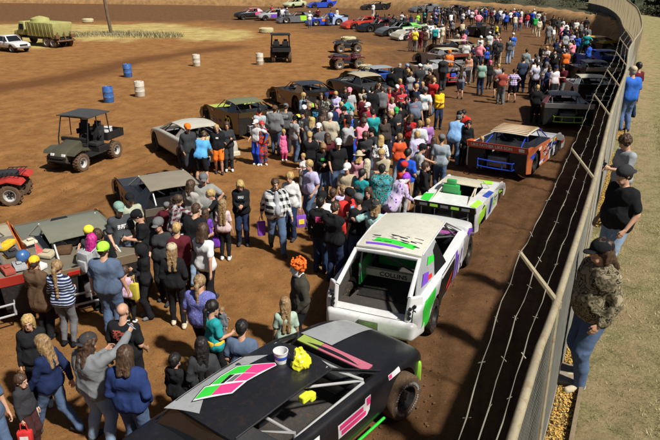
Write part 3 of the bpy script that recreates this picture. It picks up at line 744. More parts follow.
def stock_car(loc, heading, spec):
    """a production-bodied race car; heading: direction of the nose, seen from above"""
    t = empty('race_car', loc, heading)
    L = spec.get('L', 4.6); W = spec.get('W', 1.74)/2; hatch = spec.get('hatch', False)
    f = L/2; wb = spec.get('wb', 2.6); fx = f-.88; rx = fx-wb; R = spec.get('R', .32)
    belt = .93; zb = .24
    bodyM = paint(spec['body'])
    rear_top = .98 if not hatch else .92
    st = [(-f, zb+.12, .58, .62, W*.80, W*.82, W*.62), (-f+.04, zb+.06, .80, .84, W*.88, W*.90, W*.70), (-f+.22, zb+.02, .90, rear_top, W*.95, W*.96, W*.80), (-f+.9, zb, belt, rear_top+.01, W*.985, W*.99, W*.86),
          (-.4, zb, belt, .96, W, W*1.0, W*.88), (f-1.75, zb, belt, .96, W, W, W*.86), (f-1.25, zb, .90, .95, W*.99, W*.985, W*.82), (f-.55, zb+.02, .82, .84, W*.96, W*.95, W*.78), (f-.15, zb+.03, .68, .72, W*.86, W*.86, W*.66), (f, zb+.08, .52, .56, W*.66, W*.68, W*.5)]
    body = shell('body', st, bodyM, t)
    # hollow cabin and wheel arches
    c0, c1 = spec.get('cab', (-1.05, 1.0)); 
    cutb = MB().prism([(-f-.3, .66), (-f+.25, .56), (c0, .50), (c0+.05, .36), (c1-.1, .36), (c1, 1.25), (-f-.3, 1.25)], 'y', -W*.80, W*.80).build('cutter', [bodyM, M_inner], None) if hatch else MB().prism([(c0, .36), (c1-.1, .36), (c1, 1.25), (c0-.12, 1.25)], 'y', -W*.86, W*.86).build('cutter', [bodyM, M_inner], None)
    cutb.data.polygons.foreach_set('material_index', np.ones(len(cutb.data.polygons), dtype=np.int32))
    body.data.materials.append(M_inner); boolean(body, cutb)
    for x in (fx, rx): cut_cyl(body, x, R, R+.07)
    smooth_sharp(body, 35)
    # roof and pillars
    zr = spec.get('zr', 1.36); r0, r1 = spec.get('roof', (-.95, .30)); rw = W*spec.get('rwf', .66)
    roofM = paint(spec.get('roofc', spec['body']))
    def rz_(x, y):
        u = (x-(r0+r1)/2)/((r1-r0)/2); return zr-.035*u*u-.05*(y/rw)**2
    rb = MB().sheet(lambda u, v: (r0+(r1-r0)*u+(.05*(1-(2*v-1)**2) if u > .99 else (-.05*(1-(2*v-1)**2) if u < .01 else 0)), -rw+2*rw*v, rz_(r0+(r1-r0)*u, -rw+2*rw*v)), 12, 10, .035)
    roof = rb.build('roof', roofM, t, smooth=True)
    pil = paint(spec.get('pillar', spec['body'])); bm_ = MB()
    cf = f-1.25; rr_ = spec.get('rearbase', -f+.75 if not hatch else -f+.16)
    for s in (-1, 1):
        def quadstrip(mb, A0, A1, B0, B1, th=.035):
            # a bent sheet-metal pillar: A top edge points, B base points
            A0, A1, B0, B1 = [Vector(p) for p in (A0, A1, B0, B1)]; n = (A1-A0).cross(B0-A0).normalized()*th
            if n.y*s < 0: n = -n
            mb.hexa([B0-n, B1-n, B1, B0, A0-n, A1-n, A1, A0])
        a = MB(); quadstrip(a, (r1-.05, s*rw*.97, rz_(r1, rw)-.005), (r1+.03, s*rw*.97, rz_(r1, rw)-.012), (cf-.09, s*W*.84, belt-.03), (cf+.02, s*W*.83, belt-.03))
        a.build('windscreen_pillar', pil, t, bevel=.008)
        c = MB()
        if hatch:
            quadstrip(c, (r0+.02, s*rw*.98, rz_(r0, rw)-.006), (spec.get('quarter', r0+.34), s*rw*1.0, rz_(r0+.3, rw)-.02), (rr_+.02, s*W*.80, belt-.04), (spec.get('quarter', rr_+.42)+.08, s*W*.93, belt-.04))
        else:
            quadstrip(c, (r0-.0, s*rw*.98, rz_(r0, rw)-.006), (r0+.30, s*rw*1.0, rz_(r0+.3, rw)-.01), (rr_+.05, s*W*.82, belt-.0), (rr_+.85, s*W*.93, belt-.03))
        c.build('rear_pillar', paint(spec.get('rearpillar', spec.get('pillar', spec['body']))), t, bevel=.008)
        if spec.get('bpillar', False):
            b = MB(); quadstrip(b, (-.42, s*rw*1.0, rz_(-.4, rw)-.01), (-.34, s*rw*1.0, rz_(-.3, rw)-.01), (-.52, s*W*.95, belt-.02), (-.40, s*W*.95, belt-.02)); b.build('door_pillar', pil, t, bevel=.006)
    # drip rail around the side opening
    for s in (-1, 1):
        MB().tube([(cf-.02, s*W*.85, belt), (r1+.0, s*rw*1.01, rz_(r1, rw)), ((r0+r1)/2, s*rw*1.03, rz_((r0+r1)/2, rw)), (r0+.05, s*rw*1.0, rz_(r0, rw))], .014, 6).build('roof_rail', paint(spec.get('rail', spec['body'])), t, smooth=True)
    if spec.get('rearglass', False):
        MB().hexa([(rr_+.08, -W*.78, belt+.03), (rr_+.1, -W*.78, belt+.02), (rr_+.1, W*.78, belt+.02), (rr_+.08, W*.78, belt+.03), (r0-.03, -rw*.9, zr-.10), (r0-.01, -rw*.9, zr-.11), (r0-.01, rw*.9, zr-.11), (r0-.03, rw*.9, zr-.10)]).build('rear_window', M_glass, t)
    # cage
    cg = MB(); iw = W*.74; tr = .021
    for s in (-1, 1):
        cg.tube([(cf-.25, s*iw, .40), (cf-.30, s*iw, .90), (r1-.02, s*rw*.88, zr-.09), (r0+.18, s*rw*.88, zr-.09), (-.55, s*iw, .90), (-.55, s*iw, .40)], tr, 8)
        cg.tube([(r0+.18, s*rw*.88, zr-.09), (rx, s*iw*.8, .80)], tr, 8)
        cg.tube([(cf-.3, s*iw*1.03, .86), (-.55, s*iw*1.03, .84)], tr, 8); cg.tube([(cf-.3, s*iw*1.03, .62), (-.55, s*iw*1.03, .62)], tr, 8); cg.tube([(cf-.3, s*iw*1.03, .86), (-.55, s*iw*1.03, .50)], tr, 8)
    cg.tube([(r1-.02, -rw*.88, zr-.09), (r1-.02, rw*.88, zr-.09)], tr, 8); cg.tube([(r0+.18, -rw*.88, zr-.09), (r0+.18, rw*.88, zr-.09)], tr, 8); cg.tube([(-.55, -iw, .42), (r0+.18, rw*.8, zr-.1)], tr, 8); cg.tube([(-.55, -iw, .88), (-.55, iw, .88)], tr, 8); cg.tube([(cf-.3, -iw, .88), (cf-.3, iw, .88)], tr, 8)
    cg.tube([(r0+.18, rw*.8, zr-.1), (cf-.3, -iw, .88)], tr*.9, 8)
    cg.build('roll_cage', M_steel if spec.get('cage', 'steel') == 'steel' else paint(spec['cage']), t, smooth=True)
    seat(t, (-.15, .34, .38)); steering(t, (.38, .34, .86))
    MB().box((cf-.32, 0, .80), (.22, iw*1.9, .16)).build('dashboard', M_seat if not spec.get('dash') else paint(spec['dash']), t, bevel=.03, smooth=True)
    fo = spec.get('fo', -.115)
    for (x, y) in ((fx, W+fo), (fx, -W-fo), (rx, W-.115), (rx, -W+.115)):
        wheel(t, x, y, R, R, .23, spec.get('rim') and MC[spec['rim']], MC[spec['tyre']] if spec.get('tyre') else None, steer=spec.get('steer', 0) if x > 0 else 0, letters=spec.get('letters'))
    # underbody so that the car is not see-through from below
    MB().box(((fx+rx)/2, 0, .30), (wb-.8, W*1.5, .05)).box((fx, 0, .42), (.5, W*1.1, .35)).box((rx, 0, .42), (.4, W*1.1, .25)).build('chassis', M_rubber, t)
    t['dims'] = (f, W, cf, zr, rw, r0, r1, fx, rx, belt)
    return t, dict(f=f, W=W, cf=cf, zr=zr, rw=rw, r0=r0, r1=r1, fx=fx, rx=rx, belt=belt, rz=rz_, st=st, body=body, R=R)

def flat_poly(name, pts2, fn, m, parent, off=.004, sub=5, th=.0):
    "a thin decal: a polygon of (a, b) laid on the surface fn(a, b) -> point, normal"
    bm = bmesh.new(); vs = [bm.verts.new((a, b, 0)) for a, b in pts2]; bm.faces.new(vs)
    bmesh.ops.triangulate(bm, faces=bm.faces)
    bmesh.ops.subdivide_edges(bm, edges=bm.edges, cuts=sub, use_grid_fill=True)
    for v in bm.verts:
        p, n = fn(v.co.x, v.co.y); v.co = Vector(p)+Vector(n)*off
    me = bpy.data.meshes.new(name); bm.to_mesh(me); bm.free(); me.materials.append(m)
    return mobj(name, me, parent)

def late_model(loc, heading, spec):
    """dirt late model: slab sides, wedge nose, flat deck, spoiler across the tail"""
    t = empty('race_car', loc, heading)
    k = spec.get('s', 1.); W = spec.get('W', 1.9)/2*k; f = 2.45*k; r = 2.15*k; fx = 1.55*k; rx = -1.10*k; R = spec.get('R', .36)*k; zd = .93*k; zn = .62*k
    sideM = paint(spec['side']); deckM = paint(spec.get('deck', spec['side'])); noseM = paint(spec.get('nose', spec['side'])); hoodM = paint(spec.get('hood', spec['side']))
    side2 = paint(spec.get('side2', spec['side']))
    def arch(cx, rad, n=9): return [(cx+rad*cos(a), R+rad*sin(a)) for a in [pi*(1-i/(n-1)) for i in range(n)]]
    for s in (-1, 1):
        q = MB(); zb = .14*k
        poly = [(-r, .50*k), (-r*.98, .26*k), (rx-R-.12, zb)]+arch(rx, R+.10*k)+[(rx+R+.12, zb), (.35*k, zb), (.35*k, .86*k), (-.9*k, zd), (-r, zd+.02)]
        q.prism(poly, 'y', s*(W-.012), s*(W+.012)); q.build('side_panel', side2 if s > 0 and spec.get('side2') else sideM, t)
        q = MB(); poly = [(.355*k, zb), (fx-R-.12, zb)]+arch(fx, R+.09*k)+[(fx+R+.10, zb), (f-.12, .12*k), (f+.02, .30*k), (f-.25*k, .58*k), (1.5*k, .78*k), (.355*k, .86*k)]
        q.prism(poly, 'y', s*(W-.018), s*(W+.006)); q.build('front_fender', paint(spec.get('fender', spec['side'])), t)
    # deck with cockpit opening, hood, nose
    dk = MB(); x0, x1 = -r+.02, .35*k; cx0, cx1 = -.75*k, .55*k; cw = W*.58
    def zt(x): return float(np.interp(x, [-r, -.9*k, .35*k, 1.5*k, f-.25*k, f+.02], [zd+.015, zd-.005, .855*k, .775*k, .575*k, .30*k]))
    def slab(mb, xa, xb, ya, yb, n=4, th=.012):
        for i in range(n):
            a = xa+(xb-xa)*i/n; b = xa+(xb-xa)*(i+1)/n
            mb.hexa([(a, ya, zt(a)-th), (b, ya, zt(b)-th), (b, yb, zt(b)-th), (a, yb, zt(a)-th), (a, ya, zt(a)), (b, ya, zt(b)), (b, yb, zt(b)), (a, yb, zt(a))])
    slab(dk, x0, cx0, -W+.014, W-.014); slab(dk, cx0, cx1, -W+.014, -cw); slab(dk, cx0, cx1, cw, W-.014); dk.build('rear_deck', deckM, t)
    hd = MB(); slab(hd, cx1, 1.5*k, -W+.02, W-.02); hd.build('bonnet', hoodM, t)
    hs = MB(); hs.box((1.0*k, 0, .86*k), (.55*k, .42*k, .10*k), taper=.8); hs.build('air_scoop', M_rubber if not spec.get('scoop') else paint(spec['scoop']), t, bevel=.02, smooth=True)
    ns = MB(); slab(ns, 1.505*k, f-.25*k, -W+.02, W-.02); slab(ns, f-.25*k, f+.02, -W+.02, W-.02)
    ns.hexa([(f-.02, -W+.02, .10*k), (f+.0, -W+.02, .10*k), (f+.0, W-.02, .10*k), (f-.02, W-.02, .10*k), (f-.01, -W+.02, .29*k), (f+.02, -W+.02, .295*k), (f+.02, W-.02, .295*k), (f-.01, W-.02, .29*k)]); ns.build('nose', noseM, t)
    # tail
    sp = MB(); sp.hexa([(-r-.01, -W, zd-.04), (-r+.015, -W, zd-.04), (-r+.015, W, zd-.04), (-r-.01, W, zd-.04), (-r-.09, -W, zd+.17*k), (-r-.065, -W, zd+.17*k), (-r-.065, W, zd+.17*k), (-r-.09, W, zd+.17*k)])
    sp.build('spoiler', paint(spec.get('spoiler', 'red')), t)
    for s in (-1, 1):
        e = MB(); e.prism([(-r-.09, zd+.18*k), (-r+.0, zd-.02), (-r+.75*k, zd+.02), (-r+.3*k, zd+.14*k)], 'y', s*(W+.014), s*(W+.028)); e.build('spoiler_side', paint(spec.get('spside', spec['side'])), t)
    for s_ in (-1, 1):
        q = MB(); q.hexa([(-r+.05, s_*(W-.02), .16*k), (-r+.06, s_*(W-.02), .16*k), (-r+.06, s_*W*.45, .34*k), (-r+.05, s_*W*.45, .34*k), (-r-.0, s_*(W-.02), zd-.05), (-r+.01, s_*(W-.02), zd-.05), (-r+.01, s_*W*.42, zd-.05), (-r-.0, s_*W*.42, zd-.05)])
        q.build('tail_panel', M_rubber, t)
    fc = MB(); fc.box((-r+.28, 0, .50*k), (.40, .62*k, .34*k)); fc.build('fuel_cell', mat('fuel_cell', (.18, .18, .19), .5, .5, kind='dirty', col2=(.1, .06, .03)), t, bevel=.03, smooth=True)
    bp = MB(); y = W*.62
    for z in (.34*k, .56*k): bp.tube([(-r+.25, -y, z), (-r-.10, -y*.95, z), (-r-.14, 0, z), (-r-.10, y*.95, z), (-r+.25, y, z)], .022, 8)
    for yy in (-y*.93, -y*.4, y*.4, y*.93): bp.tube([(-r-.115, yy, .34*k), (-r-.115, yy, .56*k)], .016, 6)
    bp.build('rear_bumper', paint(spec.get('bumper', 'lightgrey')), t, smooth=True)
    ax = MB(); ax.tube([(rx, -W+.2, R), (rx, W-.2, R)], .06, 10); ax.tube([(fx, -W+.2, R), (fx, W-.2, R)], .04, 8); ax.lathe([(0, -.15), (.15, -.1), (.15, .1), (0, .15)], c=(rx, 0, R), axis='y', n=12)
    for s in (-1, 1): ax.box((.1, s*.38, .24), (3.3*k, .06, .08)); ax.tube([(rx-.7*k, s*.4, .3), (rx, s*.45, R+.1), (rx+.9*k, s*.4, .3)], .025, 6)
    ax.build('chassis', M_blacksteel, t, smooth=True)
    en = MB(); en.box((1.15*k, 0, .48*k), (.75*k, .5*k, .42*k)); en.build('engine', M_rim, t, bevel=.04)
    MB().box((-.2*k, 0, .22*k), (1.6*k, W*1.25, .03)).build('floor_pan', M_rubber, t)
    # cage, roof
    zr = 1.26*k; rx0, rx1 = spec.get('roofx', (-1.0, .18)); rx0 *= k; rx1 *= k; rw = W*.64
    cg = MB()
    for s in (-1, 1):
        cg.tube([(.62*k, s*cw*.95, .3), (.62*k, s*cw*.95, .80*k), (rx1-.05, s*rw*.82, zr-.06), (rx0+.35*k, s*rw*.82, zr-.06), (-.72*k, s*cw*.95, .75*k), (-.72*k, s*cw*.95, .25)], .022, 8)
        cg.tube([(rx0+.35*k, s*rw*.82, zr-.06), (-r*.75, s*W*.6, zd)], .018, 8); cg.tube([(.6*k, s*cw, .6*k), (-.72*k, s*cw, .6*k)], .02, 8)
    cg.tube([(rx0+.35*k, -rw*.82, zr-.06), (rx0+.35*k, rw*.82, zr-.06)], .02, 8); cg.tube([(rx1-.05, -rw*.82, zr-.06), (rx1-.05, rw*.82, zr-.06)], .02, 8); cg.tube([(-.72*k, -cw*.95, .3*k), (rx0+.35*k, rw*.8, zr-.07)], .018, 8); cg.tube([(-.72*k, -cw*.95, .7*k), (-.72*k, cw*.95, .7*k)], .02, 8)
    cg.build('roll_cage', paint(spec.get('cage', 'lightgrey')), t, smooth=True)
    if spec.get('roofc', 1):
        n = 9
        rf = MB().sheet(lambda u, v: (rx0+(rx1-rx0)*u, -rw+2*rw*v, zr-.03*(2*u-1)**2-.02*(2*v-1)**2), 8, 8, .018); rf.build('roof', paint(spec.get('roofc', spec['side'])), t, smooth=True)
        if spec.get('slats'):
            for i in range(7):
                u = (i+.5)/7; x = rx0+(rx1-rx0)*u
                MB().box((x, 0, zr-.03*(2*u-1)**2+.006), (.05*k, rw*1.92, .014)).build('roof_stripe', paint(spec['slats']), t)
        for s in (-1, 1):
            sl = MB(); A0, A1 = Vector((rx0+.02, s*rw*.97, zr-.06)), Vector((rx0+.40*k, s*rw*.97, zr-.04)); B0, B1 = Vector((-r+.35*k, s*W*.93, zd+.01)), Vector((-.80*k, s*W*.93, zd-.005)); nn = Vector((0, -s*.014, 0))
            sl.hexa([B0+nn, B1+nn, B1, B0, A0+nn, A1+nn, A1, A0]); 
            if spec.get('sail', True): sl.build('sail_panel', paint(spec.get('sailc', spec['side'])), t)
            else: pass
            MB().tube([(rx1, s*rw*.95, zr-.05), (.62*k, s*W*.8, .84*k)], .018, 6).build('windscreen_pillar', paint(spec.get('cage', 'lightgrey')), t)
    seat(t, (-.35*k, .22*k, .25*k), paint(spec['seat']) if spec.get('seat') else None); steering(t, (.22*k, .22*k, .72*k))
    rm = MC[spec.get('rim', 'rim_dark')]
    for (x, y) in ((fx, W-.17), (fx, -W+.17), (rx, W-.19), (rx, -W+.19)): wheel(t, x, y, R, R, .32*k, rm, M_tyre)
    return t, dict(f=f, r=r, W=W, zd=zd, zr=zr, fx=fx, rx=rx, rw=rw, rx0=rx0, rx1=rx1, k=k, R=R)
def side_text(t, d, txt, size, m, x, z, s, sx=1., shear=0., name='number'):
    W = d['W']; return lettering(txt, size, m, t, (x, s*(W+.016), z), (s*-1., 0, 0), (0, 0, 1), sx=sx, shear=shear, name=name)

# ---- small vehicles
def utility_vehicle(loc, heading, col, roofc, seat_rows=1, bed=True):
    t = empty('utility_vehicle', loc, heading); bc = paint(col)
    for x in (.95, -.95):
        for y in (.58, -.58): wheel(t, x, y, .32, .32, .26, M_rimw, M_tyred, lug=True, n=20)
    b = MB(); b.prism([(1.42, .42), (1.45, .62), (1.28, .82), (.55, 1.02), (.48, .95), (.45, .40)], 'y', -.34, .34); b.build('hood', bc, t, bevel=.03, smooth=True)
    for s in (-1, 1):
        q = MB(); q.prism([(1.38, .66), (1.30, .78), (.95, .86), (.60, .80), (.50, .66), (.62, .70), (.95, .77), (1.25, .70)], 'y', s*.34, s*.70); q.build('fender', bc, t, bevel=.012)
        MB().box((1.40, s*.24, .66), (.08, .16, .10), rot=(0, -.3, 0)).build('headlight', M_lens, t, bevel=.02)
    MB().box((1.46, 0, .52), (.05, .62, .10)).tube([(1.42, -.5, .42), (1.52, -.42, .46), (1.52, .42, .46), (1.42, .5, .42)], .025, 8).tube([(1.44, -.4, .62), (1.53, -.3, .64), (1.53, .3, .64), (1.44, .4, .62)], .018, 8).build('front_bumper', M_rubber, t)
    MB().box((0, 0, .34), (2.5, .70, .12)).box((.05, 0, .42), (.9, 1.3, .05)).box((-.35, 0, .52), (.62, 1.25, .24)).build('floor', M_rubber, t, bevel=.02)
    MB().box((0, 0, .42), (1.6, .5, .2)).tube([(.95, -.45, .32), (.95, .45, .32)], .03, 6).tube([(-.95, -.45, .32), (-.95, .45, .32)], .03, 6).build('chassis', M_blacksteel, t)
    for y in (-.32, .32): seat(t, (-.25, y, .60))
    steering(t, (.30, .30, 1.05))
    MB().box((.45, 0, 1.0), (.12, 1.2, .16)).build('dashboard', M_rubber, t, bevel=.03)
    cg = MB()
    for s in (-1, 1): cg.tube([(.62, s*.62, .62), (.55, s*.66, 1.02), (.34, s*.60, 1.80), (-.68, s*.60, 1.82), (-.75, s*.64, .70)], .025, 8); cg.tube([(-.1, s*.60, 1.82), (-.1, s*.64, 1.0)], .02, 6)
    cg.tube([(.34, -.6, 1.80), (.34, .6, 1.80)], .022, 8); cg.tube([(-.68, -.6, 1.82), (-.68, .6, 1.82)], .022, 8); cg.tube([(-.72, -.62, 1.2), (-.72, .62, 1.2)], .022, 8)
    cg.build('roll_cage', M_blacksteel, t, smooth=True)
    MB().sheet(lambda u, v: (-.80+1.25*u, -.70+1.4*v, 1.86+.03*(1-(2*v-1)**2)), 8, 8, .035).build('roof', paint(roofc), t, smooth=True)
    q = MB(); q.box((-1.05, 0, .78), (.95, 1.25, .04))
    for s in (-1, 1): q.box((-1.05, s*.63, .92), (.95, .03, .30))
    q.box((-.58, 0, .92), (.03, 1.25, .30)); q.build('cargo_bed', M_rubber, t)
    MB().box((-1.53, 0, .92), (.03, 1.25, .28)).build('tailgate', M_rubber, t)
    return t
def quad_bike(loc, heading, col, rack=True):
    t = empty('quad_bike', loc, heading); bc = paint(col)
    for x, r in ((.62, .28), (-.58, .28)):
        for y in (.42, -.42): wheel(t, x, y, r, r, .24, M_rimw, M_tyred, lug=True, n=16)
    MB().box((0, 0, .38), (1.3, .30, .18)).tube([(.62, -.35, .28), (.62, .35, .28)], .03, 6).tube([(-.58, -.35, .28), (-.58, .35, .28)], .03, 6).box((0, 0, .34), (.5, .95, .05)).build('frame', M_blacksteel, t)
    MB().box((.05, 0, .60), (.5, .30, .26), taper=.8).prism([(.95, .55), (.85, .74), (.35, .82), (.30, .60)], 'y', -.18, .18).build('tank_cover', bc, t, bevel=.03, smooth=True)
    MB().prism([(.15, .70), (.05, .80), (-.55, .84), (-.72, .80), (-.7, .66), (0, .62)], 'y', -.15, .15).build('seat', M_seat, t, bevel=.035, smooth=True)
    for s in (-1, 1):
        for (a, b_) in ((.62, 1), (-.58, -1)):
            MB().prism([(a-.36, .58), (a-.30, .66), (a, .72), (a+.30, .66), (a+.36, .58), (a+.32, .58), (a, .66), (a-.32, .58)], 'y', s*.15, s*.58).build('fender', bc, t, bevel=.01)
    MB().tube([(.30, -.38, .98), (.36, -.15, .96), (.42, 0, .92), (.36, .15, .96), (.30, .38, .98)], .016, 6).tube([(.42, 0, .92), (.58, 0, .5)], .025, 6).build('handlebar', M_blacksteel, t, smooth=True)
    if rack:
        for x in (.62, -.62):
            q = MB()
            for i in range(5): q.tube([(x-.22+.11*i, -.36, .80), (x-.22+.11*i, .36, .80)], .011, 5)
            q.tube([(x-.24, -.36, .80), (x+.24, -.36, .80)], .013, 5); q.tube([(x-.24, .36, .80), (x+.24, .36, .80)], .013, 5)
            for s in (-1, 1): q.tube([(x, s*.2, .80), (x, s*.14, .6)], .012, 5)
            q.build('rack', M_blacksteel, t)
    MB().box((.93, 0, .62), (.05, .26, .10)).build('headlight', M_lens, t, bevel=.02)
    return t
def pickup(loc, heading):
    t = empty('pickup_truck', loc, heading); c = paint('white')
    st = [(-2.6, .5, .95, 1.0, .78, .86, .84), (-2.55, .42, 1.0, 1.03, .86, .9, .87), (-.6, .40, 1.0, 1.04, .9, .92, .87), (.2, .40, 1.02, 1.06, .9, .92, .84), (.95, .42, 1.02, 1.08, .9, .92, .82), (2.1, .45, .95, 1.0, .89, .9, .80), (2.5, .48, .85, .88, .82, .84, .7), (2.58, .52, .7, .74, .7, .74, .6)]
    b = shell('body', st, c, t); b.data.materials.append(M_rubber)
    boolean(b, MB().box((-1.58, 0, 1.0), (1.75, 1.5, .9)).build('cutter', M_rubber, None))
    for x in (1.6, -1.65): cut_cyl(b, x, .38, .47)
    smooth_sharp(b)
    q = MB(); q.hexa([(-.62, -.82, 1.0), (1.15, -.82, 1.0), (1.15, .82, 1.0), (-.62, .82, 1.0), (-.5, -.66, 1.62), (.5, -.66, 1.62), (.5, .66, 1.62), (-.5, .66, 1.62)]); q.build('cab', c, t, bevel=.05, smooth=True)
    w = MB(); w.hexa([(1.13, -.70, 1.07), (1.165, -.70, 1.07), (1.165, .70, 1.07), (1.13, .70, 1.07), (.53, -.60, 1.57), (.565, -.60, 1.57), (.565, .60, 1.57), (.53, .60, 1.57)]); w.build('windscreen', M_glass, t)
    for s in (-1, 1):
        for (a, a2, b0, b2) in ((.32, .92, .30, .50), (-.5, .22, -.42, .22)):
            y0, y1 = s*.815, s*.69
            MB().hexa([(a, y0-.02*s, 1.08), (a2, y0-.02*s, 1.08), (a2, y0+.012*s, 1.08), (a, y0+.012*s, 1.08), (b0, y1-.02*s, 1.54), (b2, y1-.02*s, 1.54), (b2, y1+.012*s, 1.54), (b0, y1+.012*s, 1.54)]).build('side_window', M_glass, t)
        MB().box((2.50, s*.62, .76), (.12, .28, .16)).build('headlight', M_lens, t, bevel=.03)
        MB().box((.72, s*.98, 1.12), (.1, .2, .16)).build('wing_mirror', M_rubber, t, bevel=.03)
        MB().box((-.1, s*.925, .9), (.14, .02, .03)).build('door_handle', M_rubber, t)
    MB().box((2.58, 0, .76), (.06, .86, .18)).build('grille', M_rubber, t, bevel=.02)
    MB().box((2.60, 0, .52), (.14, 1.5, .2)).build('front_bumper', mat('chrome', (.5, .5, .5), .25, .8), t, bevel=.04, smooth=True)
    for x in (1.6, -1.65):
        for y in (.78, -.78): wheel(t, x, y, .38, .38, .26, M_rimw, M_tyre)
    MB().box((0, 0, .42), (4.2, 1.2, .2)).build('chassis', M_rubber, t)
    return t
def water_truck(loc, heading):
    t = empty('water_truck', loc, heading); c = mat('faded_yellow_paint', (.36, .35, .13), .6, var=.15, kind='dirty', col2=(.25, .2, .06), vscale=.8, bump=.01, bscale=6)
    q = MB(); q.hexa([(-3.1, -1.1, 1.05), (1.6, -1.1, 1.05), (1.6, 1.1, 1.05), (-3.1, 1.1, 1.05), (-3.35, -1.25, 2.55), (1.4, -1.25, 2.55), (1.4, 1.25, 2.55), (-3.35, 1.25, 2.55)]); q.build('tank', c, t, bevel=.12, smooth=True)
    for x in np.linspace(-2.7, 1.1, 7):
        for s in (-1, 1): MB().hexa([(x-.05, s*1.14, 1.12), (x+.05, s*1.14, 1.12), (x+.05, s*1.18, 1.12), (x-.05, s*1.18, 1.12), (x-.05, s*1.25, 2.45), (x+.05, s*1.25, 2.45), (x+.05, s*1.30, 2.45), (x-.05, s*1.30, 2.45)]).build('rib', c, t)
    MB().lathe([(0, .55), (.3, .5), (.95, .30), (1.0, 0)], c=(.4, 0, 2.55), n=24).build('hatch_cover', c, t, smooth=True)
    q = MB(); q.hexa([(2.0, -1.0, 1.1), (3.4, -1.0, 1.1), (3.4, 1.0, 1.1), (2.0, 1.0, 1.1), (2.1, -.9, 2.5), (3.0, -.9, 2.5), (3.0, .9, 2.5), (2.1, .9, 2.5)]); q.build('cab', c, t, bevel=.08, smooth=True)
    MB().hexa([(3.37, -.8, 1.6), (3.42, -.8, 1.6), (3.42, .8, 1.6), (3.37, .8, 1.6), (3.03, -.75, 2.4), (3.08, -.75, 2.4), (3.08, .75, 2.4), (3.03, .75, 2.4)]).build('windscreen', M_glass, t)
    for s in (-1, 1): MB().box((2.5, s*.985, 1.95), (.7, .03, .6), rot=(s*.06, 0, 0)).build('side_window', M_glass, t)
    MB().hexa([(3.3, -.8, .9), (4.5, -.75, .9), (4.5, .75, .9), (3.3, .8, .9), (3.3, -.8, 1.6), (4.4, -.65, 1.45), (4.4, .65, 1.45), (3.3, .8, 1.6)]).build('hood', c, t, bevel=.08, smooth=True)
    MB().box((.3, 0, .85), (7.4, 1.0, .25)).box((-3.2, 0, .75), (.5, 2.2, .2)).build('chassis', M_rubber, t, bevel=.02)
    q = MB(); q.tube([(-3.55, -1.1, .7), (-3.55, 1.1, .7)], .08, 8)
    for s in (-1, 0, 1): q.tube([(-3.55, s*.8, .7), (-3.35, s*.8, 1.6)], .06, 8)
    q.build('spray_bar', mat('rust_brown', (.14, .07, .03), .8, var=.3), t)
    for s in (-1, 1): MB().box((-3.45, s*.95, 1.15), (.3, .5, .4)).build('mud_flap', mat('rust_brown'), t, bevel=.04)
    for x, ys in ((3.5, (.95, -.95)), (-1.6, (.95, -.95)), (-2.7, (.95, -.95))):
        for y in ys: wheel(t, x, y, .55, .55, .4, M_rimw, M_tyred, n=20)
    return t
def barrel(loc, col, lab, group=None, tilt=0.):
    t = empty('barrel', loc, 0); m = mat('barrel_'+col, {'blue': (.02, .11, .36), 'white': (.55, .52, .44)}[col], .5, var=.12, kind='dirty', col2=(.3, .2, .12), vscale=2, spec=.5)
    MB().lathe([(0, 0), (.27, 0), (.285, .03), (.29, .28), (.30, .30), (.29, .32), (.29, .58), (.30, .60), (.29, .62), (.285, .84), (.27, .88), (.26, .86), (0, .86)], n=28).build('drum', m, t, smooth=True)
    q = MB(); q.lathe([(0, 0), (.03, 0), (.03, .02), (0, .02)], c=(.16, 0, .861), n=10); q.lathe([(0, 0), (.03, 0), (.03, .02), (0, .02)], c=(-.16, 0, .861), n=10); q.build('bung', M_rubber, t)
    tag(t, lab, 'barrel', group); t.scale = (.88,)*3; t.rotation_euler = (tilt, 0, rnd.uniform(0, 3)); return t
# ---------------------------------------------------------------- the setting
WALLH = 1.9
FENCE = [(-2.6, -5), (1.03, 2.91), (1.78, 4.44), (3.33, 7.67), (5.10, 11.5), (6.4, 14.2), (7.66, 16.8), (9.47, 20.82), (10.75, 23.4), (14.0, 29.9), (19.3, 42.3), (22.9, 52), (26.4, 61), (29.5, 70), (32, 79), (33.2, 88)]
BERM = [(21.4, 49.5), (23.3, 56), (24.9, 63), (25.6, 72), (23.7, 84), (18.2, 95), (9.9, 103), (0, 108.6), (-15, 113.5), (-38, 119), (-77, 125), (-140, 130)]      # inner foot of the dirt berm
def polyline(pts, step):
    out = []; pts = [Vector((a, b)) for a, b in pts]
    # catmull-rom for a smooth run
    for i in range(len(pts)-1):
        p0 = pts[max(0, i-1)]; p1 = pts[i]; p2 = pts[i+1]; p3 = pts[min(len(pts)-1, i+2)]
        n = max(1, int((p2-p1).length/step))
        for k in range(n):
            t = k/n; out.append(.5*((2*p1)+(p2-p0)*t+(2*p0-5*p1+4*p2-p3)*t*t+(3*p1-p0-3*p2+p3)*t**3))
    out.append(pts[-1]); return out
def resample(pts, step):
    out = [pts[0]]; acc = 0.
    for a, b in zip(pts[:-1], pts[1:]):
        L = (b-a).length
        while acc+L >= step:
            f = (step-acc)/L; a = a+(b-a)*f; L = (b-a).length; out.append(a); acc = 0.
        acc += L
    return out
FL = resample(polyline(FENCE, .5), .25)
def frame(i):
    a = FL[max(0, i-2)]; b = FL[min(len(FL)-1, i+2)]; t = (b-a).normalized(); return t, Vector((-t.y, t.x))   # n points to the track
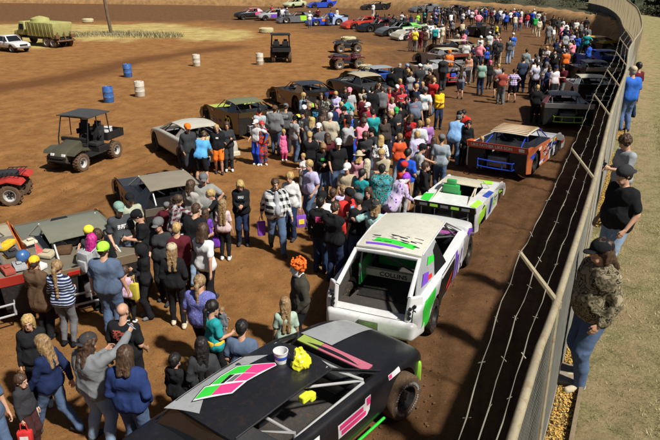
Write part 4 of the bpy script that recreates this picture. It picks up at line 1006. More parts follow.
def dist_poly(X, Y, pts):
    "distance and side (left positive) from a polyline, for arrays"
    best = np.full(X.shape, 1e9); side = np.ones(X.shape)
    for (a, b) in zip(pts[:-1], pts[1:]):
        ax_, ay = a; bx, by = b; dx, dy = bx-ax_, by-ay; L2 = dx*dx+dy*dy
        t = np.clip(((X-ax_)*dx+(Y-ay)*dy)/L2, 0, 1); qx = X-(ax_+t*dx); qy = Y-(ay+t*dy); d = np.hypot(qx, qy)
        s = np.sign(dx*(Y-ay)-dy*(X-ax_)); m = d < best; best = np.where(m, d, best); side = np.where(m, s, side)
    return best*side
def inside(X, Y, poly):
    c = np.zeros(X.shape, bool); n = len(poly); j = n-1
    for i in range(n):
        xi, yi = poly[i]; xj, yj = poly[j]
        c ^= ((yi > Y) != (yj > Y)) & (X < (xj-xi)*(Y-yi)/(yj-yi+1e-12)+xi); j = i
    return c
def sd_polygon(X, Y, poly):
    d = np.full(X.shape, 1e9)
    for k in range(len(poly)):
        a = poly[k]; b = poly[(k+1) % len(poly)]; d = np.minimum(d, np.abs(dist_poly(X, Y, [a, b])))
    return np.where(inside(X, Y, poly), d, -d)
def vnoise(X, Y, s, seed=0):
    x = X*s+seed*17.3; y = Y*s+seed*9.1; xi = np.floor(x); yi = np.floor(y); fx = x-xi; fy = y-yi; fx = fx*fx*(3-2*fx); fy = fy*fy*(3-2*fy)
    def h(a, b): v = np.sin(a*127.1+b*311.7+seed*7.7)*43758.5453; return v-np.floor(v)
    return (h(xi, yi)*(1-fx)+h(xi+1, yi)*fx)*(1-fy)+(h(xi, yi+1)*(1-fx)+h(xi+1, yi+1)*fx)*fy*1.0
def gp(px, py): v = G(px, py); return (v.x, v.y)
DARK = [gp(*q) for q in ((352, 440), (372, 330), (398, 250), (402, 180), (412, 120), (398, 82), (396, 62), (380, 48), (340, 36), (300, 30), (258, 24), (170, 21), (80, 22), (-60, 24))]+[(-150, 125), (60, 125), (60, 10), (3, 2)]
LIT_STRAW = [gp(*q) for q in ((-80, 25), (60, 24), (170, 24), (262, 33), (235, 41), (170, 38), (120, 41), (75, 41), (40, 47), (-80, 47))]  # straw coloured ground, lightened with the floodlight pool painted into its colour
WET = [gp(*q) for q in ((-20, 91), (30, 84), (72, 77), (105, 69), (140, 60), (180, 54), (230, 47))]
WET2 = [gp(*q) for q in ((-30, 238), (20, 226), (70, 212), (110, 196), (150, 176), (200, 150))]
def tracks(X, Y):
    h = np.zeros(X.shape)
    def rut(pts, w, dep, gauge=1.5):
        nonlocal h
        d = dist_poly(X, Y, pts)
        for o in (-gauge/2, gauge/2): h -= dep*np.exp(-((d-o)/w)**2); h += dep*.45*np.exp(-((np.abs(d-o)-w*1.9)/(w*.8))**2)
    rut([gp(*q) for q in ((-10, 236), (60, 205), (120, 175), (200, 140), (270, 112), (340, 92), (385, 72), (393, 58), (375, 47), (330, 41))], .17, .045)
    rut([gp(*q) for q in ((-10, 215), (70, 184), (150, 150), (250, 112), (330, 86), (368, 68), (372, 56), (350, 48))], .15, .03)
    rut([gp(*q) for q in ((470, 440), (480, 330), (500, 260), (530, 200), (560, 165))], .15, .03)
    rut([gp(*q) for q in ((430, 440), (445, 330), (470, 250), (500, 205))], .13, .025)
    for k_ in range(7): rut([gp(q[0]+k_*7-14, q[1]) for q in ((452, 440), (466, 330), (492, 250), (525, 190), (556, 160))], .05, .016, .9+.1*k_)
    for k_ in range(6): rut([gp(q[0], q[1]+k_*7) for q in ((-10, 190), (60, 165), (140, 132), (250, 98), (330, 78), (362, 62), (356, 50))], .06, .016, 1.3)
    rut([gp(*q) for q in ((0, 150), (60, 120), (140, 95), (250, 75), (330, 62))], .14, .025)
    return h
def ground():
    # rows closer together near the camera
    ys = [-8.]; 
    while ys[-1] < 150: ys.append(ys[-1]+max(.06, .0058*max(0, ys[-1]))*(1 if ys[-1] > 3 else 8))
    ys = np.array(ys); nx = 440; us = np.linspace(-1, 1, nx)
    W = np.clip(ys*.80+8, 8, 400)
    X = us[None, :]*W[:, None]; Y = np.repeat(ys[:, None], nx, 1)
    dF = dist_poly(X, Y, FENCE)
    h = .022*(vnoise(X, Y, .8, 1)-.5)+.02*(vnoise(X, Y, 2.4, 2)-.5)+.016*(vnoise(X, Y, 6, 3)-.5)
    rough = np.clip(vnoise(X, Y, .25, 5)*1.6-.3, 0, 1); h += .022*rough*(vnoise(X, Y, 11, 4)-.5)
    h += tracks(X, Y)
    h += .25*np.exp(-((X+20.8)**2/16+(Y-63)**2/12))
    h = np.where(np.abs(Y) < 400, h, 0)-.006
    Z = h
    V = np.stack([X, Y, Z], -1).reshape(-1, 3)
    nyy = len(ys); i = np.arange(nyy-1)[:, None]*nx+np.arange(nx-1)[None, :]
    F = np.stack([i, i+1, i+1+nx, i+nx], -1).reshape(-1, 4)
    # drop what lies well outside the fence
    me = np_mesh('ground', V, F, smooth=True)
    sd = sd_polygon(X, Y, DARK); w = np.clip(Y*.05, .5, 3.); n = (vnoise(X, Y, .35, 8)-.5)*2+(vnoise(X, Y, 1.3, 9)-.5)
    dk = np.clip(.5+(sd+n*w*.8)/(2*w), 0, 1)
    pale = np.clip(.5+(sd_polygon(X, Y, LIT_STRAW)+n*1.6)/2.0, 0, 1)
    dw = np.abs(dist_poly(X, Y, WET)); wet = np.clip(1.3-dw/(1.1+1.2*vnoise(X, Y, .5, 12)), 0, 1)*.9
    dw2 = np.abs(dist_poly(X, Y, WET2)); wet = np.maximum(wet, np.clip(1.2-dw2/(1.0+.9*vnoise(X, Y, .6, 14)), 0, 1)*.45)
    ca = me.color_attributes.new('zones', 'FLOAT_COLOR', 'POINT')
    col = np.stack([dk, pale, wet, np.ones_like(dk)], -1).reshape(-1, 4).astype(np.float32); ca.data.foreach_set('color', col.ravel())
    m = bpy.data.materials.new('clay'); m.use_nodes = True; N = m.node_tree.nodes; L = m.node_tree.links; b = N['Principled BSDF']; b.inputs['Specular IOR Level'].default_value = .12
    at = N.new('ShaderNodeVertexColor'); at.layer_name = 'zones'; sp = N.new('ShaderNodeSeparateColor'); L.new(at.outputs[0], sp.inputs[0])
    tc = N.new('ShaderNodeTexCoord')
    def noise(s, d=5, r=.65):
        n = N.new('ShaderNodeTexNoise'); n.inputs['Scale'].default_value = s; n.inputs['Detail'].default_value = d; n.inputs['Roughness'].default_value = r; L.new(tc.outputs['Object'], n.inputs[0]); return n.outputs[0]
    def ramp(src, a, c, p0=.35, p1=.65):
        r = N.new('ShaderNodeValToRGB'); r.color_ramp.elements[0].position = p0; r.color_ramp.elements[1].position = p1; r.color_ramp.elements[0].color = (*a, 1); r.color_ramp.elements[1].color = (*c, 1); L.new(src, r.inputs[0]); return r.outputs[0]
    def mix(f, a, c, bt='MIX'):
        x = N.new('ShaderNodeMixRGB'); x.blend_type = bt
        if isinstance(f, float): x.inputs[0].default_value = f
        else: L.new(f, x.inputs[0])
        L.new(a, x.inputs[1]); L.new(c, x.inputs[2]); return x.outputs[0]
    inf = ramp(noise(1.2), (.215, .098, .033), (.32, .158, .054)); trk = ramp(noise(1.6), (.115, .056, .024), (.18, .092, .042))
    fine = ramp(noise(55, 6, .8), (.55, .55, .55), (1.32, 1.32, 1.32), .36, .64)
    fine2 = ramp(noise(3.1, 4, .6), (.9, .9, .9), (1.08, 1.08, 1.08), .35, .65)
    pl = ramp(noise(.7), (.33, .24, .09), (.50, .39, .15))  # pale straw tones, brightened to carry the painted pool of light
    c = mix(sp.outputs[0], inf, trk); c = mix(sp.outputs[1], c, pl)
    wetc = N.new('ShaderNodeRGB'); wetc.outputs[0].default_value = (.13, .055, .02, 1)
    c = mix(sp.outputs[2], c, wetc.outputs[0]); c = mix(1., c, fine, 'MULTIPLY'); c = mix(1., c, fine2, 'MULTIPLY')
    L.new(c, b.inputs['Base Color'])
    rr = N.new('ShaderNodeMapRange'); L.new(sp.outputs[0], rr.inputs[0]); rr.inputs[3].default_value = .95; rr.inputs[4].default_value = .72; L.new(rr.outputs[0], b.inputs['Roughness'])
    bp = N.new('ShaderNodeBump'); bp.inputs['Strength'].default_value = .9; bp.inputs['Distance'].default_value = .035; L.new(noise(7, 10, .82), bp.inputs['Height'])
    vo = N.new('ShaderNodeTexVoronoi'); vo.inputs['Scale'].default_value = 3.2; vo.inputs['Randomness'].default_value = 1; nz_ = N.new('ShaderNodeTexNoise'); nz_.inputs['Scale'].default_value = 6; L.new(tc.outputs['Object'], nz_.inputs[0])
    mv = N.new('ShaderNodeMixRGB'); mv.inputs[0].default_value = .10; L.new(tc.outputs['Object'], mv.inputs[1]); L.new(nz_.outputs[1], mv.inputs[2]); L.new(mv.outputs[0], vo.inputs['Vector'])
    mr = N.new('ShaderNodeMapRange'); mr.inputs[1].default_value = .16; mr.inputs[2].default_value = .27; L.new(vo.outputs[0], mr.inputs[0])
    b2 = N.new('ShaderNodeBump'); b2.inputs['Strength'].default_value = .55; b2.inputs['Distance'].default_value = .022; L.new(mr.outputs[0], b2.inputs['Height']); L.new(bp.outputs[0], b2.inputs['Normal'])
    b3 = N.new('ShaderNodeBump'); b3.inputs['Strength'].default_value = .8; b3.inputs['Distance'].default_value = .012; L.new(noise(70, 6, .85), b3.inputs['Height']); L.new(b2.outputs[0], b3.inputs['Normal']); L.new(b3.outputs[0], b.inputs['Normal'])
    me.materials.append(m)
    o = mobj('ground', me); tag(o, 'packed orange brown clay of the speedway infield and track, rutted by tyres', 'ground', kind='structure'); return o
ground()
# clods of clay on the track: nobody could count them
def clods(n=9000):
    V = []; F = []
    for _ in range(n):
        y = 6+34*rnd.random()**1.6; x = rnd.uniform(-.62, .62)*(y+5)
        if x > -.33+.467*y-.5: continue
        r = rnd.uniform(.008, .034); b = len(V)
        for k, (a, c_, e) in enumerate(((1, 0, 0), (-.5, .87, 0), (-.5, -.87, 0), (0, 0, 1), )): V.append((x+a*r*rnd.uniform(.7, 1.3), y+c_*r*rnd.uniform(.7, 1.3), e*r*rnd.uniform(.5, 1.)-.012))
        F += [(b, b+1, b+3), (b+1, b+2, b+3), (b+2, b, b+3)]
    me = np_mesh('clay_clods', V, F, smooth=False, mats=[mat('clod', (.11, .055, .025), .95, var=.35, vscale=3)])
    tag(mobj('clay_clods', me), 'loose clods of clay scattered over the track', 'clods', kind='stuff')
clods()

# far ground to the horizon, under the berm and beyond
mg = mat('far_scrub_ground', (.03, .03, .017), .95, var=.35, vscale=.25, bump=.05, bscale=2)  # scrub ground kept near black: the unlit night is put into its colour
MB().add([(-600, 100, -.10), (600, 100, -.10), (600, 820, -.10), (-600, 820, -.10)], [(0, 1, 2, 3)]).add([(-600, -60, -.12), (600, -60, -.12), (600, 100, -.10), (-600, 100, -.10)], [(0, 1, 2, 3)]).build('terrain', mg)
bpy.data.objects['terrain']['kind'] = 'structure'; bpy.data.objects['terrain']['label'] = 'dark rough ground running out beyond the speedway'

# grass bank outside the fence: a sheet that starts at the wall
def bank():
    V = []; rows = len(FL); offs = [-.0, .06, .12, .18, .26, .4, .8, 1.2, 1.8, 2.6, 3.6, 5, 7, 10, 15, 24, 40, 70, 120, 220, 400]
    for i in range(rows):
        t, n = frame(i)
        for o in offs:
            q = FL[i]-n*o
            z = WALLH + (.05*(math.sin(q.x*1.3+q.y*.7)*math.sin(q.y*.9)) if o > .6 else 0)*min(1, o/2)
            if o > 24: z -= (o-24)*.03
            V.append((q.x, q.y, z))
    k = len(offs); V = np.array(V); a = np.arange(rows-1)[:, None]*k+np.arange(k-1)[None, :]; F = np.stack([a, a+k, a+k+1, a+1], -1).reshape(-1, 4)[:, ::-1]
    m = bpy.data.materials.new('dry_grass_ground'); m.use_nodes = True; N = m.node_tree.nodes; L = m.node_tree.links; b = N['Principled BSDF']; b.inputs['Roughness'].default_value = 1; b.inputs['Specular IOR Level'].default_value = .05
    tc = N.new('ShaderNodeTexCoord')
    def noise(s, d=5, r=.7):
        n = N.new('ShaderNodeTexNoise'); n.inputs['Scale'].default_value = s; n.inputs['Detail'].default_value = d; n.inputs['Roughness'].default_value = r; L.new(tc.outputs['Object'], n.inputs[0]); return n.outputs[0]
    r = N.new('ShaderNodeValToRGB'); e = r.color_ramp.elements; e[0].position = .3; e[0].color = (.20, .175, .085, 1); e[1].position = .7; e[1].color = (.45, .395, .21, 1); e.new(.5).color = (.31, .275, .13, 1); L.new(noise(3.2), r.inputs[0])
    r2 = N.new('ShaderNodeValToRGB'); r2.color_ramp.elements[0].color = (.45, .45, .45, 1); r2.color_ramp.elements[1].color = (1.25, 1.25, 1.25, 1); r2.color_ramp.elements[0].position = .35; r2.color_ramp.elements[1].position = .65; L.new(noise(34, 6), r2.inputs[0])
    mx = N.new('ShaderNodeMixRGB'); mx.blend_type = 'MULTIPLY'; mx.inputs[0].default_value = 1; L.new(r.outputs[0], mx.inputs[1]); L.new(r2.outputs[0], mx.inputs[2])
    # bare worn path next to the fence: distance stored per vertex
    me = np_mesh('grass_bank', V, F, smooth=True)
    ca = me.color_attributes.new('path', 'FLOAT_COLOR', 'POINT'); pv = np.array([max(0, 1-abs(o-.62)/.50) for o in offs]*rows); ca.data.foreach_set('color', np.stack([pv, pv, pv, np.ones_like(pv)], -1).astype(np.float32).ravel())
    at = N.new('ShaderNodeVertexColor'); at.layer_name = 'path'; mul = N.new('ShaderNodeMath'); mul.operation = 'MULTIPLY'; mul.use_clamp = True
    n5 = N.new('ShaderNodeMapRange'); n5.inputs[1].default_value = .38; n5.inputs[2].default_value = .55; L.new(noise(1.6), n5.inputs[0]); L.new(at.outputs[0], mul.inputs[0]); L.new(n5.outputs[0], mul.inputs[1])
    m2 = N.new('ShaderNodeMixRGB'); L.new(mul.outputs[0], m2.inputs[0]); L.new(mx.outputs[0], m2.inputs[1]); m2.inputs[2].default_value = (.36, .25, .145, 1)
    L.new(m2.outputs[0], b.inputs['Base Color'])
    bp = N.new('ShaderNodeBump'); bp.inputs['Strength'].default_value = 1; bp.inputs['Distance'].default_value = .04; L.new(noise(25, 8, .8), bp.inputs['Height']); L.new(bp.outputs[0], b.inputs['Normal'])
    me.materials.append(m); o = mobj('grass_bank', me); tag(o, 'dry mown grass bank outside the safety fence', 'grass', kind='structure')
bank()
def blades(name, pts, hmin, hmax, w, mt, lab, lean=.6):
    n = len(pts); P_ = np.array(pts); h = nrg.uniform(hmin, hmax, n); a = nrg.uniform(0, 2*pi, n); l = nrg.uniform(.1, lean, n)
    ww = w*nrg.uniform(.6, 1.4, n); b = nrg.uniform(0, 2*pi, n)
    p0 = P_+np.stack([np.cos(a)*ww, np.sin(a)*ww, 0*a], 1); p1 = P_-np.stack([np.cos(a)*ww, np.sin(a)*ww, 0*a], 1); p2 = P_+np.stack([np.cos(b)*l*h, np.sin(b)*l*h, h], 1)
    V = np.stack([p0, p1, p2], 1).reshape(-1, 3); F = np.arange(3*n).reshape(-1, 3)
    fm = nrg.integers(0, len(mt), n)
    o = mobj(name, np_mesh(name, V, F, smooth=False, mats=mt, fmat=fm)); tag(o, lab, 'grass', kind='stuff')
mgr = [mat('blade_straw', (.52, .45, .24), .9, var=.2), mat('blade_olive', (.24, .22, .09), .9, var=.2), mat('blade_tan', (.42, .34, .18), .9, var=.2), mat('blade_green', (.15, .17, .06), .9, var=.2)]
pts = []
while len(pts) < 150000:
    i = rnd.randrange(16, 110) if rnd.random() < .8 else rnd.randrange(16, 190); t, n = frame(i); o = .40+rnd.random()**1.3*7.7
    if o < 1.05 and rnd.random() < .75: continue
    q = FL[i]-n*o+t*rnd.uniform(-.13, .13)
    if math.sin(q.x*3.1+math.sin(q.y*2.3)*2)*math.sin(q.y*2.7+q.x)+rnd.random()*1.4 < .25: continue
    pts.append((q.x, q.y, WALLH-.01))
blades('grass', pts, .02, .055, .004, mgr, 'short dry grass blades growing on the bank', 1.2)

# retaining wall below the fence
def retaining_wall():
    root = empty('retaining_wall', (FL[0].x, FL[0].y, 0))
    mc = mat('old_concrete', (.24, .20, .15), .9, var=.25, kind='dirty', col2=(.2, .11, .06), vscale=1.2, bump=.02, bscale=12)
    step = 14; i = 0; first = None
    while i+step < len(FL):
        V = []
        for k in range(i, i+step+1, 2):
            t, n = frame(k); q = FL[k]; g = t*(.012 if k == i else (-.012 if k == i+step else 0))
            V += [(*(q+n*.07+g-FL[0]), -.25), (*(q-n*.02+g-FL[0]), -.25), (*(q-n*.02+g-FL[0]), WALLH+.03), (*(q+n*.07+g-FL[0]), WALLH+.03)]
        F = []; m = len(V)//4
        for k in range(m-1):
            for j in range(4): a = k*4+j; b = k*4+(j+1) % 4; F.append((a, b, b+4, a+4))
        F += [(0, 3, 2, 1), (4*m-4, 4*m-3, 4*m-2, 4*m-1)]
        MB().add(V, F).build('wall_panel', mc, root, bevel=.008)
        i += step
    tag(root, 'low weathered retaining wall along the outside of the track below the chain link fence', 'wall')
retaining_wall()

# the fence: posts, rail, slanting arms, barbed wire, chain link
def fence():
    root = empty('chain_link_fence', (FL[0].x, FL[0].y, 0)); O = Vector((FL[0].x, FL[0].y, 0))
    gal = mat('galvanised_pipe', (.36, .31, .21), .6, .3, kind='dirty', col2=(.26, .16, .08), vscale=2.5, bump=.003); wirem = mat('fence_wire', (.15, .145, .12), .6, .3, var=.2)
    barb = mat('barbed_wire_steel', (.33, .30, .24), .55, .4, var=.15)
    ZT = 3.9
    # arms stand where the photograph shows them, then at even spacing
    armi = []
    for (x, y) in ((-1.3, -1.9), (.35, 1.4), (1.78, 4.44), (3.33, 7.67), (5.0, 11.25), (6.4, 14.15), (7.9, 17.3), (9.5, 20.9), (11.0, 24.0), (12.4, 26.8), (14.0, 29.9)):
        armi.append(min(range(len(FL)), key=lambda i: (FL[i]-Vector((x, y))).length))
    last = armi[-1]
    while last+14 < len(FL): last += 14; armi.append(last)
    def p3(i, off, z): t, n = frame(i); q = FL[i]+n*off; return Vector((q.x, q.y, z))-O
    def ARM(i): return float(np.interp(FL[i].y, [-2, 1.4, 4.4], [.45, .45, .92]))     # the arms nearest the camera are bent in
    for i in armi:
        MB().tube([p3(i, -.02, WALLH-.1), p3(i, 0, ZT-.02)], .028, 8).build('post', gal, root, smooth=True)
        if FL[i].y > 25: continue
        t, n = frame(i); a = p3(i, .0, ZT-.01); sc = ARM(i); b = a+Vector((n.x*.36*sc, n.y*.36*sc, .40*sc)); s = Vector((t.x, t.y, 0))*.032; u = (b-a).normalized().cross(s).normalized()*.014
        q = MB(); q.hexa([a-s-u, a+s-u, a+s+u, a-s+u, b-s*.6-u*.8, b+s*.6-u*.8, b+s*.6+u*.8, b-s*.6+u*.8]); q.build('barbed_wire_arm', gal, root, bevel=.003)
    # rail in lengths between posts
    for a, b in zip(armi[:-1], armi[1:]):
        pts_ = [p3(k, 0, ZT+.0) for k in range(a, b+1)]
        MB().tube(pts_, .031, 10).build('top_rail', gal, root, smooth=True)
        mid = pts_[len(pts_)//2]; 
        if a < 60: MB().tube([p3(a, 0, ZT), p3(a, 0, ZT)+Vector((0, 0, -.06))], .038, 10).build('rail_clamp', gal, root, smooth=True)
    for lvl, (o, z) in enumerate(((.10, ZT+.11), (.22, ZT+.24), (.35, ZT+.385))):
        q = MB(); ps = []
        for a, b in zip(armi[:-1], armi[1:]):
            if FL[b].y > 25: break
            for k in range(a, b, 1):
                f = (k-a)/(b-a); sag = .035*4*f*(1-f); w = .006*math.sin(k*2.1+lvl)
                sc = ARM(k); ps.append(p3(k, o*sc+w, ZT+(z-ZT)*sc-sag*sc+.008*math.sin(k*1.3+lvl*2)))
        q.tube(ps, .0028, 4); 
        ps2 = [p+Vector((.004*sin(j*1.7), .004*cos(j*1.7), .004)) for j, p in enumerate(ps)]; q.tube(ps2, .0024, 3)
        for j in range(0, min(len(ps)-1, 150)):
            if j % 2 == lvl % 2 and j < 60: continue
            for f in (.0,):
                p = ps[j]*(1-f)+ps[j+1]*f
                for r in range(2):
                    v = Vector((rnd.uniform(-1, 1), rnd.uniform(-1, 1), rnd.uniform(-1, 1))).normalized()*.024; q.tube([p-v, p+v], .0019, 3, cap=False)
        q.build('barbed_wire', barb, root)
    # chain link: slanting wires woven both ways
    V = []; F = []
    def wire(p, q, r):
        d = (q-p).normalized(); a = d.orthogonal().normalized()*r; c = d.cross(a).normalized()*r; b = len(V)
        for o in (p, q):
            for k in range(3): V.append(tuple(o+a*cos(2.094*k)+c*sin(2.094*k)))
        for k in range(3): F.append((b+k, b+(k+1) % 3, b+3+(k+1) % 3, b+3+k))
    def onf(sdist, z, off):
        i = sdist/.25; a = int(i); a = max(0, min(len(FL)-2, a)); f = i-a; q = FL[a]+(FL[a+1]-FL[a])*f; t, n = frame(a); q = q-n*(.005+off); return Vector((q.x, q.y, z))-O
    total = (len(FL)-3)*.25; s = 4.; H = ZT-.04-(WALLH+.02)
    while s < total-2.2:
        y = onf(s, 0, 0).y+O.y; g = .10 if y < 20 else (.085 if y < 30 else .13 if y < 45 else .2); r = .0021 if y < 9 else .0026 if y < 14 else (.0042 if y < 20 else .009 if y < 30 else .018 if y < 45 else .03)
        segs = 8
        if y > 25: break
        for sg in (1, -1):
            zs = [WALLH+.02+H*k/segs for k in range(segs+1)]; ss = [s+(H*k/segs if sg > 0 else H-H*k/segs) for k in range(segs+1)]
            for k in range(segs): wire(onf(ss[k], zs[k], .004*sg), onf(ss[k+1], zs[k+1], .004*sg), r)
        s += g
    me = np_mesh('chain_link', np.array(V), np.array(F), smooth=True, mats=[wirem]); o = mobj('chain_link', me, root); o['kind'] = 'stuff'
    # beyond the bend the mesh carries a tan woven wind screen, one rippled panel to a bay
    sm = bpy.data.materials.new('wind_screen'); sm.use_nodes = True; N = sm.node_tree.nodes; L = sm.node_tree.links; pb = N['Principled BSDF']; pb.inputs['Base Color'].default_value = (.40, .33, .22, 1); pb.inputs['Roughness'].default_value = .9
    tl = N.new('ShaderNodeBsdfTranslucent'); tl.inputs[0].default_value = (.42, .35, .23, 1); ms = N.new('ShaderNodeMixShader'); ms.inputs[0].default_value = .6; L.new(pb.outputs[0], ms.inputs[1]); L.new(tl.outputs[0], ms.inputs[2]); L.new(ms.outputs[0], N['Material Output'].inputs[0])
    i0 = next(i for i in armi if FL[i].y > 23.5)
    ids = [i for i in armi if i >= i0]
    for a, b in zip(ids[:-1], ids[1:]):
        nn_ = (b-a)*3; VV = []
        for k in range(nn_+1):
            f = a+k/3; i = min(int(f), len(FL)-2); q = FL[i]+(FL[i+1]-FL[i])*(f-i); t, n = frame(i); off = .01+.030*math.sin(f*2.9)+.018*math.sin(f*7.3+1)
            for z in (WALLH+.03, WALLH+.5, WALLH+1., WALLH+1.5, ZT-.03): w = off*(.5+.7*math.sin(z*2)); VV.append((q.x-n.x*w-O.x, q.y-n.y*w-O.y, z))
        FF = [(k*5+j, (k+1)*5+j, (k+1)*5+j+1, k*5+j+1) for k in range(nn_) for j in range(4)]
        mobj('screen_panel', np_mesh('screen_panel', np.array(VV), np.array(FF), mats=[sm]), root)
    # tension wire and the woven top edge
    q = MB(); q.tube([p3(k, -.01, WALLH+.04) for k in range(0, len(FL)-2)], .005, 4); q.tube([p3(k, -.01, ZT-.05) for k in range(0, len(FL)-2)], .005, 4); q.build('tension_wire', wirem, root)
    tag(root, 'chain link safety fence with a pale top rail and barbed wire leaning over the track', 'fence')
fence()
# timber kerb board, and the yellow leaf litter caught between board and fence
def edging():
    root = empty('timber_edging', (0, 0, WALLH)); wd = mat('weathered_board', (.20, .15, .09), .85, kind='dirty', col2=(.1, .06, .03), vscale=3, bump=.02, bscale=20)
    i = 22
    while i < 150:
        t, n = frame(i); j = i+10; a = FL[i]-n*.245+t*.01; b = FL[j]-frame(j)[1]*.245-t*.01; h = rnd.uniform(.085, .12)
        w = Vector((-n.x*.045, -n.y*.045, 0)); A3 = Vector((a.x, a.y, -.02)); B3 = Vector((b.x, b.y, -.02)); u = Vector((0, 0, h))
        MB().hexa([A3, B3, B3+w, A3+w, A3+u, B3+u, B3+w+u, A3+w+u]).build('board', wd, root, bevel=.006)
        i = j
    tag(root, 'weathered timber boards laid along the foot of the fence beside the grass', 'edging')
    V = []; F = []; cols = []
    for _ in range(26000):
        i = rnd.randrange(20, 110); t, n = frame(i); o = rnd.uniform(.03, .24); s_ = i*.25
        if (math.sin(s_*1.9)+math.sin(s_*.83+1)) > 1.0: continue
        q = FL[i]-n*o+t*rnd.uniform(-.13, .13); z = WALLH+.005+rnd.random()*.035; a = rnd.uniform(0, 2*pi); r = rnd.uniform(.008, .019); b = len(V)
        e = Vector((cos(a)*r, sin(a)*r, rnd.uniform(-.4, .4)*r)); f_ = Vector((-sin(a)*r*.6, cos(a)*r*.6, rnd.uniform(-.4, .4)*r)); p = Vector((q.x, q.y, z))
        for v in (p-e, p-f_, p+e, p+f_): V.append(tuple(v))
        F.append((b, b+1, b+2, b+3)); cols.append(rnd.choice((0, 0, 0, 1, 1, 2)))
    me = np_mesh('leaf_litter', V, F, smooth=False, mats=[mat('leaf_yellow', (.50, .33, .08), .8, var=.25), mat('leaf_gold', (.48, .26, .05), .8, var=.25), mat('leaf_brown', (.22, .12, .04), .8, var=.25)], fmat=cols)
    tag(mobj('leaf_litter', me), 'yellow wood chips and leaves lying between the fence and the timber boards', 'leaf litter', kind='stuff')
    pb = empty('concrete_block', (0, 0, WALLH))
    q = G(548+8, 293+78, WALLH)
    MB().box((0, 0, .03), (.32, .40, .10)).build('slab', mat('old_concrete'), pb, bevel=.015); pb.location = (q.x+.02, q.y-.1, WALLH-.01); pb.rotation_euler = (0, 0, -.44); tag(pb, 'small concrete footing slab in the leaf litter by the feet of the camouflage jacket man', 'slab')
edging()

# dirt berm round the far end of the track, weeds on top, added dark foliage standing for the unlit night beyond
def berm():
    pl = resample(polyline(BERM, 1.), 1.); V = []; n = len(pl)
    prof = [(0, -.3), (.25, .3), (.7, 1.05), (1.2, 1.42), (2.0, 1.6), (3.2, 1.5), (6, 1.3), (12, 1.1), (30, .9), (90, .6)]
    for i in range(n):
        a = pl[max(0, i-2)]; b = pl[min(n-1, i+2)]; t = (b-a).normalized(); nn = Vector((t.y, -t.x)); hs = .72+.28*min(1, (n-i)/60)
        for k, (o, z) in enumerate(prof):
            j = .18*math.sin(i*.9+k)+.12*math.sin(i*2.3+k*2); q = pl[i]+nn*(o+j*(.5 if k < 4 else 1)); V.append((q.x, q.y, z*hs+.08*math.sin(i*1.7+k*1.1)))
    k = len(prof); a = np.arange(n-1)[:, None]*k+np.arange(k-1)[None, :]; F = np.stack([a, a+k, a+k+1, a+1], -1).reshape(-1, 4)[:, ::-1]
    fm = np.array([[0 if j < 4 else 1 for j in range(k-1)]]*(n-1)).ravel()
    me = np_mesh('dirt_berm', np.array(V), F[:, ::-1], smooth=True, mats=[mat('berm_clay', (.30, .17, .07), .95, var=.3, vscale=1.5, bump=.06, bscale=5), mat('berm_scrub', (.05, .047, .022), .95, var=.4, vscale=.6, bump=.05, bscale=4)], fmat=fm)
    tag(mobj('dirt_berm', me), 'dirt berm banked round the far end of the track', 'berm', kind='structure')
    pts = []
    for _ in range(60000):
        i = rnd.randrange(0, min(n, 165)); a = pl[max(0, i-2)]; b = pl[min(n-1, i+2)]; t = (b-a).normalized(); nn = Vector((t.y, -t.x)); o = 1.8+rnd.random()**1.5*14
        if rnd.random() > .35+.65*(.5+.5*math.sin(i*.31)*math.sin(i*.13+1)): continue
        q = pl[i]+nn*o+t*rnd.uniform(-.5, .5); pts.append((q.x, q.y, 1.1-.03*o))
    blades('weeds', pts, .12, .62, .022, [mat('weed_olive', (.085, .085, .04), .9, var=.3), mat('weed_dark', (.035, .045, .02), .9, var=.3), mat('weed_straw', (.15, .125, .06), .9, var=.2)], 'rough weeds growing along the top of the dirt berm', .5)
berm()
def bush(loc, r, h, lab, n=900, dark=True):
    V = []; F = []
    for _ in range(n):
        a = rnd.uniform(0, 2*pi); u = rnd.random()**.5; zz = rnd.random(); rr = r*u*math.sqrt(max(.05, 1-(zz*1.1-.3)**2))*(1+.25*math.sin(a*3+loc[0])); p = Vector((cos(a)*rr, sin(a)*rr, zz*h)); s = rnd.uniform(.05, .14); b = len(V)
        e = Vector((rnd.uniform(-1, 1), rnd.uniform(-1, 1), rnd.uniform(-1, 1))).normalized()*s; f = e.orthogonal().normalized()*s*.6
        for v in (p-e, p-f, p+e, p+f): V.append(tuple(v))
        F.append((b, b+1, b+2, b+3))
    t = empty('bush', loc); mobj('foliage', np_mesh('foliage', V, F, smooth=False, mats=[mat('bush_leaf', (.045, .05, .02), .8, var=.4)]), t)
    q = MB()
    for k in range(5): a = k*1.3; q.tube([(0, 0, -.2), (cos(a)*r*.3, sin(a)*r*.3, h*.4), (cos(a)*r*.6, sin(a)*r*.6, h*.75)], .04, 5, r2=.015)
    q.build('stem', mat('bark', (.08, .06, .04), .9), t); tag(t, lab, 'bush')
for (px, py, r, h, lab) in ((428, -2, 1.3, 1.5, 'round weedy bush on the berm above the far cars, left of the others'), (444, -3, 1.0, 1.2, 'small bush on the berm just right of the round weedy one'), (505, 2, 1.6, 1.3, 'low wide bush on the berm above the far crowd'), (538, 2, 1.5, 1.7, 'tall bush on the berm above the right end of the far crowd'), (572, 4, 1.7, 1.6, 'bush on the berm behind the person in red'), (612, 6, 1.4, 1.9, 'bush beside the far curve of the fence'), (652, 18, 1.5, 1.6, 'bush standing outside the fence at the right edge')):
    v = G(px, py, 1.6); bush((v.x, v.y, 1.2), r, h, lab)
